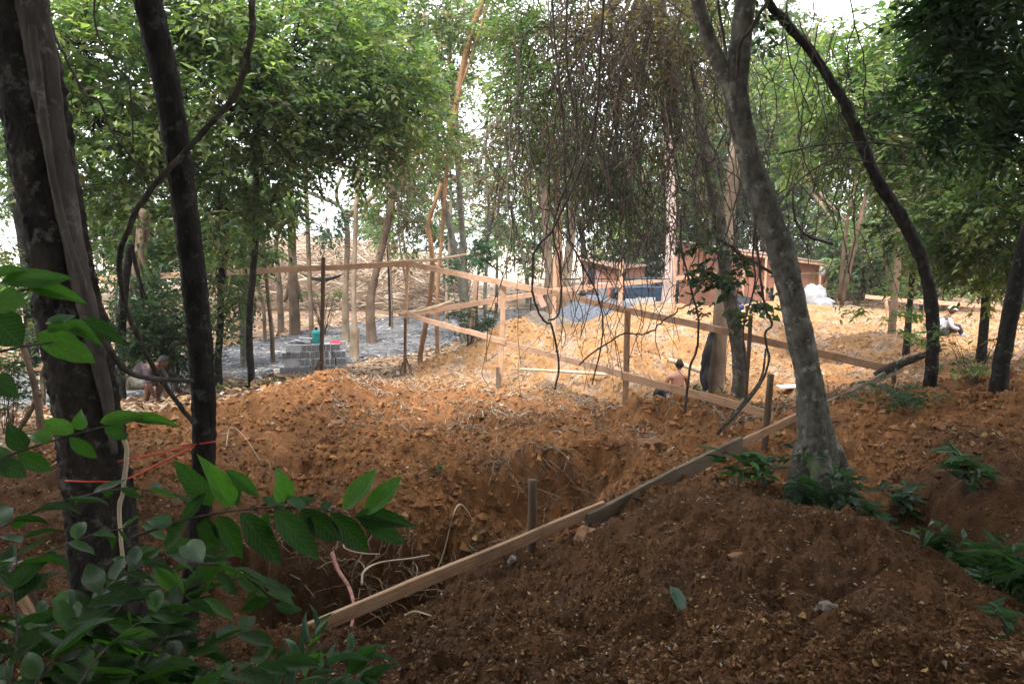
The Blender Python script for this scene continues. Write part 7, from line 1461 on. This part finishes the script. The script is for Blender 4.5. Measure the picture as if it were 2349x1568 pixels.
root_('pale bent root below the near rail', [gp(930, 1420, 4.9, .02), gp(918, 1405, 5.0, .06), gp(950, 1400, 5.0, .05), gp(990, 1410, 4.9, .02)], .012, 'peeled', 4)
root_('long dry stick slanting over the dug hollow, left end low', [gp(960, 1260, 6.9, .03), gp(1010, 1200, 7.2, .12), gp(1050, 1155, 7.5, .15), gp(1090, 1120, 7.9, .05)], .013, 'peeled', 5)
root_('pale twig arching on the middle mound near the slim dark trunk', [gp(520, 1050, 8.3, 0), gp(530, 1020, 8.6, .15), gp(560, 1030, 8.4, .12), gp(600, 1060, 8.1, .02)], .008, 'peeled', 6)
nR = 420; px_ = np.where(rng.random(nR) < .6, rng.uniform(600, 1120, nR), rng.uniform(1080, 1420, nR)); py_ = np.where(px_ < 1100, rng.uniform(1180, 1340, nR), rng.uniform(1030, 1120, nR)); t = np.linspace(0, 1, 7)[None]
st = np.array([P(a, b_, np.interp(b_, [1030, 1120, 1180, 1370], [9.0, 8.5, 7.2, 6.6])) for a, b_ in zip(px_, py_)]); st[:, 2] = gz(st[:, 0], st[:, 1])
dr_ = np.stack([rng.normal(0, .5, nR), rng.normal(-.35, .2, nR), rng.normal(-.05, .3, nR)], -1); L = rng.uniform(.15, .6, nR)
PT = st[:, None] + dr_[:, None] * L[:, None, None] * t[..., None] + np.cumsum(rng.normal(0, .018, (nR, 7, 3)), 1); PT[..., 2] -= (.25 * L[:, None] * t ** 2); PT[..., 2] = np.maximum(PT[..., 2], gz(PT[..., 0], PT[..., 1]) + .005)
mb = MB(); tubes(mb, PT, rng.uniform(.0025, .007, nR), 4, np.array([(.26, .17, .11), (.16, .1, .065), (.34, .25, .18)])[rng.integers(0, 3, nR)]); tag(mb.build('pit_roots', M['stick'], origin=tuple(P(850, 1300, 6.4))), 'tangle of thin torn roots sticking out of the pit walls', 'roots', kind='stuff')

# ------------------------------------------------------------------ thin haze volume added over the whole place to veil the background
hz = bpy.data.materials.new('haze'); hz.use_nodes = True; nt = hz.node_tree; nt.nodes.clear(); ho_ = nt.nodes.new('ShaderNodeOutputMaterial'); hv = nt.nodes.new('ShaderNodeVolumePrincipled')
hv.inputs['Color'].default_value = (.93, .96, 1, 1); hv.inputs['Density'].default_value = 0.0009; nt.links.new(hv.outputs['Volume'], ho_.inputs['Volume'])
bpy.context.view_layer.update()
zs = [o.matrix_world @ Vector(c) for o in C.objects if o.type == 'MESH' for c in o.bound_box]
mb = MB(); box(mb, (-440, -440, min(v.z for v in zs) - 1), (440, 440, max(v.z for v in zs) + 1)); tag(mb.build('haze', hz, origin=(0, 0, 0)), kind='stuff')
bpy.context.view_layer.update()
